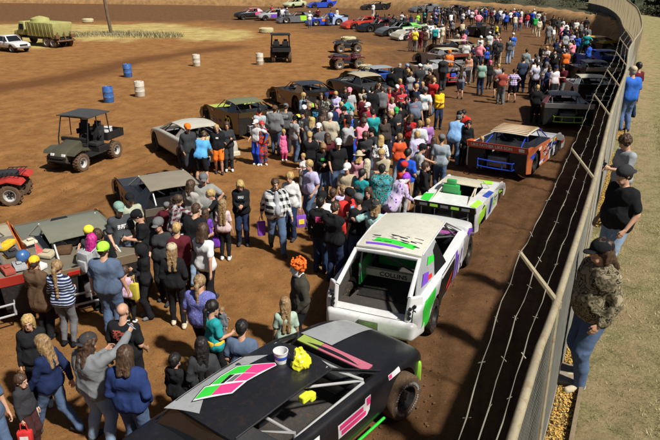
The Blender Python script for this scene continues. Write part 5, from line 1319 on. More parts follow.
def backdrop():  # foliage added and coloured near black to stand for the unlit night
    V = []; F = []
    for k_ in range(30000):
        if k_ < 10000: x = rnd.uniform(-40, 140); y = 125+rnd.random()*35; top = 6+3*math.sin(x*.21)+2*math.sin(x*.53+1)
        else:
            y = rnd.uniform(58, 125); x = np.interp(y, [58, 70, 80, 88, 125], [30, 33.5, 36, 37, 44])+rnd.random()**1.5*60; top = 3.5+1.5*math.sin(x*.4+y*.2)
        z = rnd.random()*top; s = rnd.uniform(.3, .8); p = Vector((x, y, z)); b = len(V)
        e = Vector((rnd.uniform(-1, 1), rnd.uniform(-.3, .3), rnd.uniform(-1, 1))).normalized()*s; f = e.orthogonal().normalized()*s*.7
        for v in (p-e, p-f, p+e, p+f): V.append(tuple(v))
        F.append((b, b+1, b+2, b+3))
    tag(mobj('backdrop', np_mesh('backdrop', V, F, smooth=False, mats=[mat('backdrop_leaf', (.035, .042, .02), .9, var=.4)])), 'dark foliage added as the unlit night beyond the far end of the speedway', 'backdrop', kind='stuff')
backdrop()

# light pole on its weedy mound
def light_pole():
    p = G(112, 36); t = empty('light_pole', (p.x, p.y, 0)); wd = mat('pole_wood', (.13, .09, .055), .9, var=.3, vscale=3, bump=.02, bscale=14)
    MB().tube([(0, 0, -.3), (-.35, .0, 4), (-.75, 0, 9.5)], .17, 14, r2=.11).build('pole', wd, t, smooth=True)
    MB().box((-.70, 0, 9.0), (2.4, .12, .14)).build('crossarm', wd, t)
    for x in (-1.6, -.9, -.2, .4): MB().lathe([(0, 0), (.12, 0), (.26, .3), (.24, .3), (0, .05)], c=(x-.1, -.1, 8.6), n=14).build('lamp_housing', M_alu, t, smooth=True)
    tag(t, 'leaning timber light pole rising from the weedy mound in the infield', 'light pole')
    pts = []
    for _ in range(5000):
        a = rnd.uniform(0, 2*pi); r = rnd.random()**.6; pts.append((p.x+1.0+cos(a)*r*6.2, p.y-.6+sin(a)*r*2.6, .0+.22*(1-r)))
    blades('mound_weeds', pts, .12, .5, .02, [mat('weed_olive'), mat('blade_straw'), mat('weed_straw')], 'dead weeds growing on the mound round the light pole', .8)
    for k, (dx, dy, s, lab) in enumerate(((-1.1, -.9, .9, 'flat pale slab left of the light pole foot'), (.9, -1.0, 1.2, 'long pale slab right of the light pole foot'), (2.3, -.6, .7, 'small pale block furthest right on the pole mound'), (.1, -1.4, .6, 'pale block directly in front of the light pole'))):
        o = MB().box((0, 0, .12), (s, .5, .22), rot=(.05, .04, .2*k)).build('concrete_block', mat('old_concrete'), None, (p.x+dx, p.y+dy, .15), bevel=.04); tag(o, lab, 'block', 'slabs at the foot of the light pole')
light_pole()
# ---------------------------------------------------------------- vehicles in place
def DEG(a): return radians(a)
def place_by(t, lx, ly, wx, wy):
    "move a thing so that its local point (lx, ly) stands on the world point"
    wx *= K0; wy *= K0; a = t.rotation_euler[2]; s = t.scale[0]; t.location.x = wx-(cos(a)*lx-sin(a)*ly)*s; t.location.y = wy-(sin(a)*lx+cos(a)*ly)*s

# A: black car in the foreground
carA, dA = stock_car((0, 0, 0), DEG(51), dict(body='black', roofc='black', rearpillar='black', rail='black', L=4.7, W=1.78, wb=2.65, R=.345, letters=True, roof=(-1.38, .34), rwf=.57, fo=-.02, zr=1.34, cage=(.4, .4, .4), steer=-.12, rearglass=True, tyre='tyre_muddy', cab=(-1.25, 1.0)))
place_by(carA, dA['fx'], -(dA['W']+.04), 1.02, 7.20)
tag(carA, 'black race car in the foreground with a green and pink number on its roof', 'race car')
def roofA(a, b): return ((a, b, dA['rz'](a, b)), (0, 0, 1))
MG = mat('decal_green', (.04, .55, .05), .4, var=.05); MP = mat('decal_pink', (.78, .05, .22), .4, var=.05); MK = mat('decal_black', (.01, .01, .01), .4, var=.05); MW = mat('decal_white', (.7, .7, .7), .4, var=.05); MY = mat('decal_yellow', (.7, .75, .04), .5, var=.05)
MPU = mat('decal_purple', (.17, .06, .5), .4, var=.1); MR = mat('decal_red', (.55, .03, .02), .4, var=.05); MO = mat('decal_orange', (.7, .2, .03), .4, var=.1); MBL = mat('decal_blue', (.03, .08, .45), .4, var=.1); ML = mat('decal_lime', (.38, .75, .05), .4, var=.1)
# the roof graphic, measured on the photograph and laid flat on the roof
carA.scale = (1.06,)*3; place_by(carA, dA['fx'], -(dA['W']+.04), 1.02, 7.20); IA = carA.matrix_basis.inverted()
def on_roof(name, pix, m, off, sub=3):
    pts_ = []
    for q_ in pix: v = IA @ G(q_[0], q_[1], 1.345*1.06); pts_.append((v.x, v.y))
    return flat_poly(name, pts_, roofA, m, carA, off, sub)
def zr6(L_): return [(180+a/6, 350+b/6) for a, b in L_]
on_roof('roof_white_area', [(163, 401), (199, 411), (204, 394), (250, 362), (268, 353), (240, 353)], paint('lightgrey'), .003, 4)
on_roof('number_edge', zr6([(62, 296), (142, 200), (172, 196), (240, 138), (340, 82), (572, 70), (586, 90), (410, 188), (318, 264)]), MK, .006)
on_roof('number_outline', zr6([(74, 290), (146, 205), (178, 200), (243, 143), (342, 86), (570, 74), (580, 90), (404, 186), (314, 259)]), MW, .008)
for pix, m in (([(85, 280), (150, 210), (245, 205), (185, 265)], MG), ([(245, 205), (385, 192), (308, 254), (185, 265)], MP), ([(186, 195), (248, 146), (300, 142), (238, 196)], MG), ([(252, 144), (345, 91), (438, 86), (384, 134)], MG), ([(438, 86), (568, 78), (574, 90), (470, 140), (384, 134)], MP), ([(470, 142), (400, 183), (322, 186), (380, 138)], MP), ([(300, 142), (330, 142), (262, 195), (240, 196)], MK), ([(330, 148), (372, 142), (318, 186), (276, 190)], paint('grey'))):
    on_roof('number', zr6(pix), m, .011, 2)
# bonnet: white far half
def hoodA(a, b):
    z = float(np.interp(a, [.9, 1.1, 1.8, 2.2], [.962, .957, .86, .735])); return ((a, b, z-.0), (0, 0, 1))
f = dA['f']; W = dA['W']
def hood_patch(t, d, y0, y1, m, x0=None, x1=None, name='bonnet_paint', off=.012):
    ob = d['body']; bpy.context.view_layer.update(); x0 = x0 or d['cf']+.02; x1 = x1 or d['f']-.22
    pts_ = [(x0, y0), (x1, y0*.9), (x1, y1*.9), (x0, y1)]
    def fn(a, b):
        hit, loc, nrm, idx = ob.ray_cast(Vector((a, b, 3)), Vector((0, 0, -1))); return (loc if hit else Vector((a, b, .8))), (0, 0, 1)
    return flat_poly(name, pts_, fn, m, t, off, 7)
def side_patch(t, d, pts_, s, m, name, off=.004, sub=4):
    ob = d['body']; bpy.context.view_layer.update()
    def fn(a, b):
        hit, loc, nrm, idx = ob.ray_cast(Vector((a, s*3, b)), Vector((0, -s, 0))); return (loc if hit else Vector((a, s*d['W'], b))), (0, s, 0)
    return flat_poly(name, pts_, fn, m, t, off, sub)
hood_patch(carA, dA, .12, dA['W']*.80, paint('lightgrey'))
side_patch(carA, dA, [(-.02, .58), (.58, .58), (.64, .64), (.68, .84), (.56, .84), (.54, .78), (-.02, .78)], -1, MW, 'door_sticker_edge', .004)
side_patch(carA, dA, [(.04, .605), (.55, .605), (.56, .66), (.54, .675), (.04, .675)], -1, MP, 'door_sticker', .007)
side_patch(carA, dA, [(.01, .69), (.50, .69), (.50, .76), (.01, .76)], -1, MP, 'door_sticker', .007)
side_patch(carA, dA, [(.58, .72), (.655, .72), (.665, .825), (.58, .825)], -1, MP, 'door_sticker', .007)
side_patch(carA, dA, [(-1.0, .42), (-.42, .42), (-.36, .86), (-.9, .86)], -1, MW, 'door_number_edge', .004)
side_patch(carA, dA, [(-.96, .45), (-.46, .45), (-.40, .83), (-.87, .83)], -1, MP, 'door_number', .007)
side_patch(carA, dA, [(1.12, .80), (1.42, .78), (1.42, .85), (1.12, .87)], -1, MW, 'fender_sticker', .005)
side_patch(carA, dA, [(1.13, .81), (1.20, .81), (1.20, .86), (1.13, .86)], -1, MP, 'fender_sticker', .008)
MB().tube([(-.5, -dA['W']-.012, .27), (1.0, -dA['W']-.012, .27)], .02, 6).build('sill_strip', MG, carA)
q = MB(); W = dA['W']
q.hexa([(f-.40, -W*1.0, .22), (f+.09, -W*.70, .22), (f+.09, W*.70, .22), (f-.40, W*1.0, .22), (f-.36, -W*.99, .62), (f+.05, -W*.66, .50), (f+.05, W*.66, .50), (f-.36, W*.99, .62)]); q.build('front_bumper', paint('lime'), carA, bevel=.06, smooth=True)
MB().box((.05, -.30, .88), (.16, .10, .10)).box((.16, -.30, .84), (.10, .12, .12)).build('yellow_padding', MY, carA, bevel=.02)
MB().sheet(lambda u, v: (.93+.16*u, -.62+.85*v, .945+.012*u), 4, 6, .02).build('cowl', paint((.5, .14, .2)), carA); MB().sheet(lambda u, v: (.93+.16*u, .24+.38*v, .945+.012*u), 4, 4, .02).build('cowl', paint((.3, .4, .08)), carA)
MB().box((.45, -W-.004, .66), (.12, .02, .035)).build('door_handle', M_seat, carA, bevel=.006)

# B: white hatchback without its tailgate
carB, dB = stock_car((0, 0, 0), DEG(67), dict(body='white', roofc=(.58, .56, .48), hatch=True, L=4.6, W=1.74, wb=2.85, R=.315, roof=(-1.45, .20), zr=1.46, cage='steel', cab=(-1.4, 1.0), quarter=-.62, rearpillar='lightgrey', dash='black'))
carB.scale = (1.10,)*3; place_by(carB, dB['rx'], -(dB['W']-.02), 1.76, 9.42)
tag(carB, 'white hatchback race car with its tailgate missing and green and purple graphics', 'race car')
side_patch(carB, dB, [(-2.16, .34), (-1.82, .40), (-1.80, .62), (-1.55, .70), (-1.45, .88), (-2.12, .86)], -1, MG, 'green_panel')
side_patch(carB, dB, [(-1.10, .30), (-.35, .30), (-.10, .90), (-1.05, .90), (-1.35, .66)], -1, MK, 'black_panel')
side_patch(carB, dB, [(.35, .34), (1.00, .34), (1.35, .80), (.70, .88)], -1, paint('lightgrey'), 'grey_panel')
side_patch(carB, dB, [(1.35, .62), (2.0, .50), (2.02, .62), (1.2, .90), (1.0, .90)], -1, MPU, 'purple_flash', .006)
side_patch(carB, dB, [(-.3, .32), (-.12, .32), (.12, .90), (-.06, .90)], -1, MPU, 'purple_flash', .008)
lettering('14', .50, MW, carB, (.22, -dB['W']-.028, .60), (1, 0, 0), (0, 0, 1), shear=.2, name='number'); lettering('14', .52, MPU, carB, (.20, -dB['W']-.020, .59), (1, 0, 0), (0, 0, 1), shear=.2, name='number_shadow')
side_patch(carB, dB, [(-.82, .50), (-.40, .62), (-.36, .70), (-.80, .58)], -1, MR, 'red_script', .008); side_patch(carB, dB, [(-.74, .40), (-.44, .50), (-.42, .55), (-.72, .46)], -1, MR, 'red_script', .008)
side_patch(carB, dB, [(1.02, .36), (1.28, .40), (1.20, .55), (1.02, .52)], -1, mat('decal_gold', (.5, .35, .05), .5), 'gold_patch', .008)
fb = dB['f']; wb_ = dB['W']
q = MB(); q.hexa([(-fb-.10, -wb_*.84, .30), (-fb+.30, -wb_*.98, .30), (-fb+.30, wb_*.98, .30), (-fb-.10, wb_*.84, .30), (-fb-.08, -wb_*.84, .60), (-fb+.28, -wb_*.98, .60), (-fb+.28, wb_*.98, .60), (-fb-.08, wb_*.84, .60)]); q.build('rear_bumper', paint('white'), carB, bevel=.07, smooth=True, segs=4)
MB().box((-fb-.10, 0, .47), (.02, .34, .14)).build('licence_recess', M_alu, carB, bevel=.01)
for s in (-1, 1):
    q = MB(); q.hexa([(-fb-.02, s*wb_*.72, .60), (-fb+.18, s*wb_*.94, .60), (-fb+.18, s*wb_*.86, .60), (-fb+.0, s*wb_*.64, .60), (-fb+.08, s*wb_*.74, 1.0), (-fb+.24, s*wb_*.92, 1.0), (-fb+.24, s*wb_*.84, 1.0), (-fb+.10, s*wb_*.66, 1.0)]); q.build('tail_lamp_panel', paint('white'), carB, bevel=.02)
    for (z, yy) in ((.68, .80), (.76, .80), (.84, .81), (.68, .87), (.77, .87), (.86, .87)):
        MB().lathe([(0, 0), (.030, 0), (.030, .03), (0, .03)], c=(-fb+.0+(.07 if yy > .85 else .0)-.01, s*wb_*(yy-.06), z), axis='x', n=12).build('lamp_hole', M_seat, carB)
q = MB(); q.tube([(-fb+.10, -wb_*.70, .98), (-1.52, -dB['rw']*.97, 1.34), (-1.56, 0, 1.375), (-1.52, dB['rw']*.97, 1.34), (-fb+.10, wb_*.70, .98)], .04, 8); q.build('tailgate_frame', paint('white'), carB, smooth=True)
MB().box((-1.05, 0, .74), (.10, 1.15, .13)).build('interior_beam', paint('cream'), carB, bevel=.01); lettering('COLLINS', .115, MK, carB, (-1.104, 0, .74), (0, -1, 0), (0, 0, 1), name='beam_lettering', sx=1.1)
MB().box((-.62, -.12, .88), (.04, 1.1, .36)).build('interior_panel', paint('green'), carB, bevel=.01); MB().box((-1.1, .52, .82), (.6, .03, .4)).build('side_liner', paint('green'), carB)
MB().box((.95, 0, .86), (.3, 1.3, .05)).build('cowl', mat('decal_magenta', (.35, .08, .3), .5), carB)
# black script strokes on the roof
rr = random.Random(4)
for k in range(15):
    x = -1.22+.09*(k % 4)+rr.uniform(-.03, .03); y = -.44+.21*(k//4)+rr.uniform(-.05, .08)
    flat_poly('roof_script', [(x, y), (x+.022, y), (x+rr.uniform(.0, .06), y+rr.uniform(.08, .2)), (x+rr.uniform(-.02, .02), y+rr.uniform(.08, .18))], lambda a, b: ((a, b, dB['rz'](a, b)), (0, 0, 1)), MK, carB, .005, 2)
flat_poly('roof_flash', [(-1.33, -.40), (-1.18, -.42), (-1.10, .30), (-1.26, .34)], lambda a, b: ((a, b, dB['rz'](a, b)), (0, 0, 1)), MG, carB, .004, 2)
flat_poly('roof_flash', [(-1.40, -.2), (-1.33, -.25), (-1.30, .45), (-1.38, .42)], lambda a, b: ((a, b, dB['rz'](a, b)), (0, 0, 1)), MPU, carB, .004, 2)
# the solid rear quarter between belt and roof carries black and purple print
def quarterB(u, v):     # u along the car, v up
    x0_, x1_ = (-1.95+.5*v), -.60; x = x0_+(x1_-x0_)*u; y = -(dB['W']*.80+(dB['W']*.13)*u)*(1-v)-dB['rw']*v; z = .92+(dB['zr']-.99)*v
    return ((x, y, z), (0, -.94, .33))
for nm_, pts_, m in (('quarter_print', [(.55, .05), (1.0, .05), (.95, .85), (.70, .75)], MK), ('quarter_print', [(.05, .15), (.30, .10), (.35, .35), (.12, .45)], MPU), ('quarter_print', [(.3, .55), (.62, .45), (.66, .62), (.38, .75)], MG), ('quarter_print', [(.30, .12), (.45, .10), (.46, .22), (.32, .26)], MR)):
    flat_poly(nm_, pts_, quarterB, m, carB, .012, 2)

# C: small late model, white with lime
carC, dC = late_model((0, 0, 0), DEG(64), dict(side='white', deck='white', nose='white', hood='white', spoiler='black', s=.82, W=1.9, roofc='cream', roofx=(-.55, .18), cage='cream', bumper='grey', seat='green', sail=False, spside='white', R=.36))
place_by(carC, dC['rx'], -(dC['W']-.02), 3.55, 13.95)
tag(carC, 'small open white and lime race car between the hatchback and the orange car', 'race car')
side_text(carC, dC, '13', .42, ML, .35, .40, -1, sx=1.5); 
for (pts_, m) in (([(-1.4, .30), (-.75, .34), (-.60, .62), (-1.35, .60)], ML), ([(-.30, .20), (.0, .20), (.2, .58), (-.1, .60)], MBL), ([(.95, .42), (1.45, .34), (1.3, .42), (.9, .52)], ML)):
    MB().prism(pts_, 'y', -dC['W']-.014, -dC['W']-.018).build('side_graphic', m, carC)
for k in range(5): MB().box((-dC['r']-.075, -.55+.27*k, dC['zd']+.06), (.012, .2, .07)).build('spoiler_marking', paint('lime') if k % 2 else paint('grey'), carC)
q = MB(); r_ = dC['r']; w_ = dC['W']
for yy in (-.6, -.2, .25, .6): q.tube([(-r_+.02, yy, .2), (-r_, yy, dC['zd']-.04)], .016, 6)
q.tube([(-r_+.0, -.6, .62), (-r_+.02, .25, .25)], .016, 6); q.tube([(-r_+.02, -w_, .22), (-r_+.02, w_, .22)], .018, 6); q.build('rear_frame', paint('lightgrey'), carC, smooth=True)

# D: orange late model, number 157
carD, dD = late_model((0, 0, 0), DEG(57), dict(side=(.62, .17, .06), side2='white', fender='white', deck='black', nose='white', hood='white', spoiler=(.55, .07, .03), roofc=(.66, .60, .48), slats=(.5, .30, .14), cage='royal', bumper='royal', spside=(.55, .12, .04), sail=False, s=1.03, W=1.9, roofx=(-1.15, .15)))
place_by(carD, -dD['r']-.09, -dD['W'], 5.52, 17.35)
tag(carD, 'orange and white late model race car with number 157 and lettering across its red spoiler', 'race car')
side_text(carD, dD, '157', .52, MW, .05, .55, -1, sx=1.1); 
o_ = side_text(carD, dD, '157', .50, MK, .07, .54, -1, sx=1.05); o_.location.y -= .004
for s_ in (-1,): 
    for (a, b_, c_, m) in ((.7, 1.15, .62, MBL), (-1.9, -1.35, .74, MBL), (-.75, -.3, .28, MW), (1.95, 2.3, .40, MR), (-1.0, -.7, .82, MW), (.65, 1.1, .30, MW)):
        MB().prism([(a, c_-.05), (b_, c_-.06), (b_, c_+.05), (a, c_+.04)], 'y', s_*(dD['W']+.014), s_*(dD['W']+.018)).build('side_graphic', m, carD)
e_ = Vector((-dD['r']-.055, 0, dD['zd']+.068)); lettering('LIKE FATHER LIKE SON', .155, MW, carD, e_+Vector((-.004, .18, 0)), (0, -1, 0), (-.36, 0, 1), name='spoiler_lettering', sx=.86)
MB().box(tuple(e_+Vector((-.012, -.80, .0))), (.004, .18, .10), rot=(0, -.35, 0)).build('spoiler_marking', MW, carD)

def stickers(t, d, s, n, seed, x0=-1.9, x1=2.0, z0=.25, z1=.72):
    r = random.Random(seed)
    for _ in range(n):
        x = r.uniform(x0, x1); z = r.uniform(z0, z1)
        if min(abs(x-d['fx']), abs(x-d['rx'])) < .52 and z < .85: continue
        w, h = r.uniform(.10, .34), r.uniform(.05, .12); m = r.choice([MW, MW, MK, MR, MBL, MY, MW])
        a, b = sorted((s*(d['W']+.020), s*(d['W']+.023))); MB().prism([(x, z), (x+w, z), (x+w+.02, z+h), (x+.02, z+h)], 'y', a, b).build('sponsor_sticker', m, t)
        if m is MW: MB().prism([(x+.02, z+h*.3), (x+w*.85, z+h*.3), (x+w*.85, z+h*.7), (x+.03, z+h*.7)], 'y', *sorted((s*(d['W']+.024), s*(d['W']+.026)))).build('sponsor_sticker', r.choice([MR, MBL, MK]), t)
stickers(carD, dD, -1, 26, 3); stickers(carC, dC, -1, 12, 4, -1.3, 1.4, .2, .5)
for pts_, m in (([(-1.5, -.75), (-1.0, -.78), (-.8, -.60), (-1.4, -.55)], ML), ([(.9, -.6), (1.5, -.5), (1.3, .1), (.8, -.1)], ML), ([(1.0, .2), (1.4, .1), (1.3, .6), (.9, .6)], MG), ([(-1.5, .50), (-.8, .55), (-.9, .80), (-1.4, .75)], MG), ([(-.5, -.80), (.1, -.82), (.2, -.66), (-.4, -.62)], MBL)):
    def deckC(a, b): return ((a, b, float(np.interp(a, [-1.9, -.74, .29, 1.23, 1.8], [.778, .758, .701, .636, .472]))), (0, 0, 1))
    flat_poly('deck_print', pts_, deckC, m, carC, .012, 2)
# the right-hand row, nose to tail round the curve
def lm(px, py, ang, spec, lab, z=.95, s_off=0):
    t, d = late_model((0, 0, 0), DEG(ang), spec); v = G(px, py, z); place_by(t, -d['r'], d['W'], v.x/K0, v.y/K0); tag(t, lab, 'race car'); return t, d
carE, dE = lm(535, 107, 80, dict(side='black', fender='black', deck='black', nose='rust', hood='black', spoiler='white', roofc='black', cage='grey', bumper='lime', spside='rust', s=1.0, W=1.95, sailc='rust'), 'black late model race car with a rust red right quarter behind the orange car')
place_by(carE, -dE['r'], 0, 8.95, 23.8)
t_, d_ = late_model((0, 0, 0), DEG(83), dict(side='lightgrey', deck='black', nose='black', hood='lightgrey', spoiler='black', roofc=(.5, .46, .36), cage='grey', sailc='lightgrey', W=1.95)); place_by(t_, 0, 0, 11.95, 29.9); tag(t_, 'silver late model race car with a pale curved roof parked along the fence', 'race car')
t_, d_ = late_model((0, 0, 0), DEG(88), dict(side='black', deck='charcoal', nose='black', hood='charcoal', spoiler='cream', roofc='charcoal', cage='grey', W=1.95)); place_by(t_, 0, 0, 13.9, 34.8); tag(t_, 'black late model race car with a cream spoiler between silver and blue cars', 'race car')
t_, d_ = late_model((0, 0, 0), DEG(96), dict(side='royal', side2='blue', deck='black', nose='royal', hood='lightgrey', spoiler='blue', roofc='royal', cage='grey', W=1.95)); place_by(t_, 0, 0, 16.2, 39.4); tag(t_, 'bright blue late model race car beside the barbed wire', 'race car')
t_, d_ = late_model((0, 0, 0), DEG(116), dict(side='black', deck='black', nose='black', hood='black', spoiler=(.6, .42, .05), roofc=(.6, .42, .05), spside=(.6, .42, .05), cage='grey', W=1.95)); place_by(t_, 0, 0, 18.6, 47.2); tag(t_, 'black late model race car with a mustard yellow roof and spoiler', 'race car')
t_, d_ = late_model((0, 0, 0), DEG(120), dict(side='charcoal', deck='black', nose='grey', hood='grey', spoiler='grey', roofc='black', cage='grey', W=1.95)); place_by(t_, 0, 0, 13.0, 58.5); tag(t_, 'dark grey race car in the far crowd behind the tall man in grey', 'race car')

# the left-hand row, tails to the crowd
L = []
t_, d_ = late_model((0, 0, 0), DEG(122), dict(side='orange', deck=(.2, .17, .13), nose='tan', hood='tan', spoiler=(.5, .04, .03), roofc='tan', cage='grey', sail=False, side2='blue', W=1.95)); place_by(t_, -d_['r'], -d_['W'], -5.05, 9.75); tag(t_, 'late model race car with a plain red spoiler at the left edge', 'race car')
carL1, dL1 = late_model((0, 0, 0), DEG(124), dict(side=(.42, .19, .05), deck=(.17, .15, .11), nose=(.14, .15, .11), hood=(.16, .17, .13), spoiler=(.30, .22, .14), roofc=(.20, .20, .15), cage='white', sail=False, W=1.95)); place_by(carL1, 0, 0, -5.15, 11.75); tag(carL1, 'late model race car with an orange brown flank behind the girl in the striped sweater', 'race car')
carL2, dL2 = late_model((0, 0, 0), DEG(118), dict(side='black', deck='black', nose='grey', hood='charcoal', spoiler=(.22, .19, .15), roofc=(.27, .235, .17), cage='white', sailc='black', W=1.95, roofx=(-1.25, .1))); place_by(carL2, -dL2['r'], 0, -3.15, 13.1); tag(carL2, 'dark late model race car with a dusty tan roof near the centre left', 'race car')
for k in range(7): MB().tube([(-dL2['r']+.0, -.7+.1*k, .25+.09*k), (-dL2['r']+.0, .7, .25+.09*k)], .014, 5).build('rear_slat', paint('grey'), carL2)
carL3, dL3 = stock_car((0, 0, 0), DEG(124), dict(body=(.42, .39, .33), roofc=(.55, .52, .44), L=4.4, W=1.8, wb=2.55, R=.34, roof=(-1.1, .2), zr=1.34, cab=(-1.3, 1.0))); place_by(carL3, dL3['rx'], dL3['W']-.1, -4.5, 18.95); tag(carL3, 'dusty off white stock car parked beside the man in the light blue shirt', 'race car')
MB().box((-dL3['f']-.08, 0, .5), (.14, 1.6, .16)).build('rear_bumper', paint('cream'), carL3, bevel=.03)
t4, d4 = late_model((0, 0, 0), DEG(120), dict(side='black', deck='black', nose='lime', hood=(.55, .62, .1), spoiler=(.08, .06, .03), side2='black', roofc=(.17, .18, .09), cage='charcoal', sailc='black', W=1.95)); place_by(t4, -d4['r'], d4['W'], -3.2, 22.1); tag(t4, 'black late model race car with a lime number left of the crowd in costume', 'race car')
lettering('22', .5, MY, t4, (-d4['r']+1.1, d4['W']+.02, .55), (-1, 0, 0), (0, 0, 1), name='number')
t5, d5 = late_model((0, 0, 0), DEG(118), dict(side=(.12, .07, .03), deck='black', nose='black', hood='black', spoiler='black', side2=(.12, .07, .03), roofc='charcoal', cage='charcoal', W=1.95)); place_by(t5, -d5['r'], d5['W'], -1.0, 26.0); tag(t5, 'dark brown late model race car behind the person in the denim jacket', 'race car')
t6, d6 = stock_car((0, 0, 0), DEG(118), dict(body='charcoal', roofc=(.5, .42, .27), L=4.7, W=1.85, R=.34, roof=(-1.1, .2), zr=1.38)); place_by(t6, 0, 0, 1.35, 29.9); tag(t6, 'dark stock car with a tan roof in the middle of the crowd', 'race car')
t7, d7 = late_model((0, 0, 0), DEG(116), dict(side='black', deck='blue', nose='black', hood='lightgrey', spoiler='blue', roofc='lightgrey', cage='charcoal', side2='maroon', W=1.95)); place_by(t7, -d7['r'], d7['W'], 2.3, 30.6); tag(t7, 'black and blue race car behind the bald man in the black coat', 'race car')
t8, d8 = late_model((0, 0, 0), DEG(112), dict(side='white', deck='black', nose='lightgrey', hood='cream', spoiler='lightgrey', side2='lightgrey', roofc='lightgrey', cage='lightgrey', bumper='red', W=1.95)); place_by(t8, -d8['r'], d8['W'], 5.6, 32.6); tag(t8, 'white race car with red marked tail next to the standing figure in black overalls', 'race car')
for (y_, m) in ((.6, MR), (.2, MBL), (-.3, MR), (-.7, MK)): MB().box((-d8['r']-.02, y_, .7), (.012, .3, .2)).build('tail_sticker', m, t8)
t9, d9 = late_model((0, 0, 0), DEG(112), dict(side='lightgrey', deck='cream', nose='cream', hood='maroon', spoiler='rust', roofc='cream', cage='lightgrey', W=1.95)); place_by(t9, 0, 0, 6.9, 40.2); tag(t9, 'cream and maroon race car behind the child in the blue shirt', 'race car')
t9, d9 = late_model((0, 0, 0), DEG(112), dict(side='charcoal', deck='black', nose='cream', hood='grey', spoiler='cream', roofc='cream', cage='lightgrey', W=1.95)); place_by(t9, 0, 0, 8.4, 44.8); tag(t9, 'grey race car with a long cream spoiler, farthest of the inner row', 'race car')

for (t_, d_, sd_) in ((carL1, dL1, 5), (carL2, dL2, 6), (t4, d4, 7), (t5, d5, 8), (t8, d8, 9)):
    for s_ in (-1, 1): stickers(t_, d_, s_, 12, sd_)
    rr = random.Random(sd_)
    for k in range(5): MB().box((-d_['r']-.075, rr.uniform(-.7, .7), d_['zd']+.07), (.012, rr.uniform(.1, .25), .09), rot=(0, -.35, 0)).build('spoiler_sticker', rr.choice([MW, MR, MK, MBL]), t_)
# far cars, side on
def far_car(x0, x1, y, ang, kind, spec, lab, num=None, nm=None):
    c_ = (G(x0, y)+G(x1, y))/2
    if kind == 's': t, d = stock_car((c_.x, c_.y, 0), DEG(ang), spec)
    else: t, d = late_model((c_.x, c_.y, 0), DEG(ang), spec)
    tag(t, lab, 'race car', None)
    if num:
        W = d['W']; lettering(num, .55, nm, t, (-.2, W+.03, .58), (-1, 0, 0), (0, 0, 1), name='number')
    return t, d
t, d = far_car(238, 265, 19, 206, 's', dict(body='black', roofc='pink', pillar='pink', L=4.4, hatch=False), 'black and pink race car, leftmost of the far row'); side_patch(t, d, [(-1.0, .3), (-.3, .3), (-.2, .9), (-.9, .9)], 1, MP, 'side_graphic')
t, d = far_car(260, 286, 20, 202, 's', dict(body='lightgrey', roofc='lightgrey', hatch=True, L=4.2, rearpillar='royal', roof=(-1.45, .2)), 'white race car with a blue rear pillar in the far row'); side_patch(t, d, [(-.7, .4), (.6, .4), (.5, .75), (-.7, .75)], 1, MPU, 'side_graphic')
t, d = far_car(283, 312, 22.5, 196, 'l', dict(side='grey', deck='black', roofc='black', hood='charcoal', nose='grey', spoiler='black', rim='rim_light', W=1.9), 'grey open race car with a lime door panel in the far row'); MB().prism([(-.9, .3), (-.2, .3), (-.1, .85), (-.9, .85)], 'y', d['W']+.016, d['W']+.02).build('side_graphic', ML, t)
t, d = far_car(310, 345, 25, 194, 'l', dict(side=(.35, .45, .7), fender='royal', nose='royal', hood='white', deck='white', roofc='royal', spoiler='black', spside='black', rim='rim_light', W=1.9), 'light blue and white late model race car with an orange patch in the far row'); MB().prism([(.35, .5), (.9, .52), (.85, .8), (.3, .8)], 'y', d['W']+.02, d['W']+.024).build('side_graphic', MO, t)
t, d = far_car(345, 383, 28, 200, 'l', dict(side='red', fender=(.6, .06, .03), nose=(.6, .06, .03), hood='red', deck='red', roofc='red', spoiler='red', W=1.95), 'plain red late model race car in the far row')
t, d = far_car(364, 397, 31, 200, 'l', dict(side='black', deck='black', roofc='black', hood='black', nose='black', spoiler='black', W=1.95), 'black late model race car with a red number 11 in the far row', '11', MR)
t, d = far_car(381, 421, 35, 200, 'l', dict(side=(.15, .5, .08), fender='black', nose='grey', deck='black', roofc='black', hood='lightgrey', spoiler='lightgrey', rim='rim_light', W=1.95), 'green and pale grey late model race car in the far row behind the pink figure'); MB().prism([(-.9, .3), (.2, .3), (.3, .8), (-.9, .85)], 'y', d['W']+.016, d['W']+.02).build('side_graphic', MW, t)
t, d = far_car(396, 440, 39, 200, 'l', dict(side='white', fender='white', nose='cream', deck='lightgrey', roofc='cream', hood='cream', spoiler='black', W=1.95), 'cream race car nearest of the far row behind the child in red')
t, d = far_car(286, 303, 7.5, 236, 's', dict(body=(.45, .5, .3), roofc='lightgrey', L=4.6), 'pale green race car on the far side of the track near the berm')
t, d = far_car(310, 334, 7.5, 196, 'l', dict(side='royal', nose='blue', hood='blue', deck='blue', roofc='royal', spoiler='lightgrey', W=1.95), 'all blue race car near the far dirt berm')
t, d = far_car(363, 389, 9.5, 196, 'l', dict(side='black', nose='black', hood='black', deck='black', roofc='black', spoiler='black', sail=False, s=.95), 'black open wheeled race car behind the person in white overalls')
for (px, py, a, c1, lab) in ((452, 14, 200, 'black', 'black race car half hidden in the far crowd, left end'), (482, 16, 210, 'charcoal', 'dark race car half hidden in the middle of the far crowd'), (540, 22, 215, 'black', 'black race car behind the far group in pink'), (426, 12, 200, 'grey', 'grey race car behind the person in the lime shirt')):
    v = G(px, py); t, d = late_model((v.x, v.y, 0), DEG(a), dict(side=c1, nose=c1, hood=c1, deck=c1, roofc=c1, spoiler='grey')); tag(t, lab, 'race car')

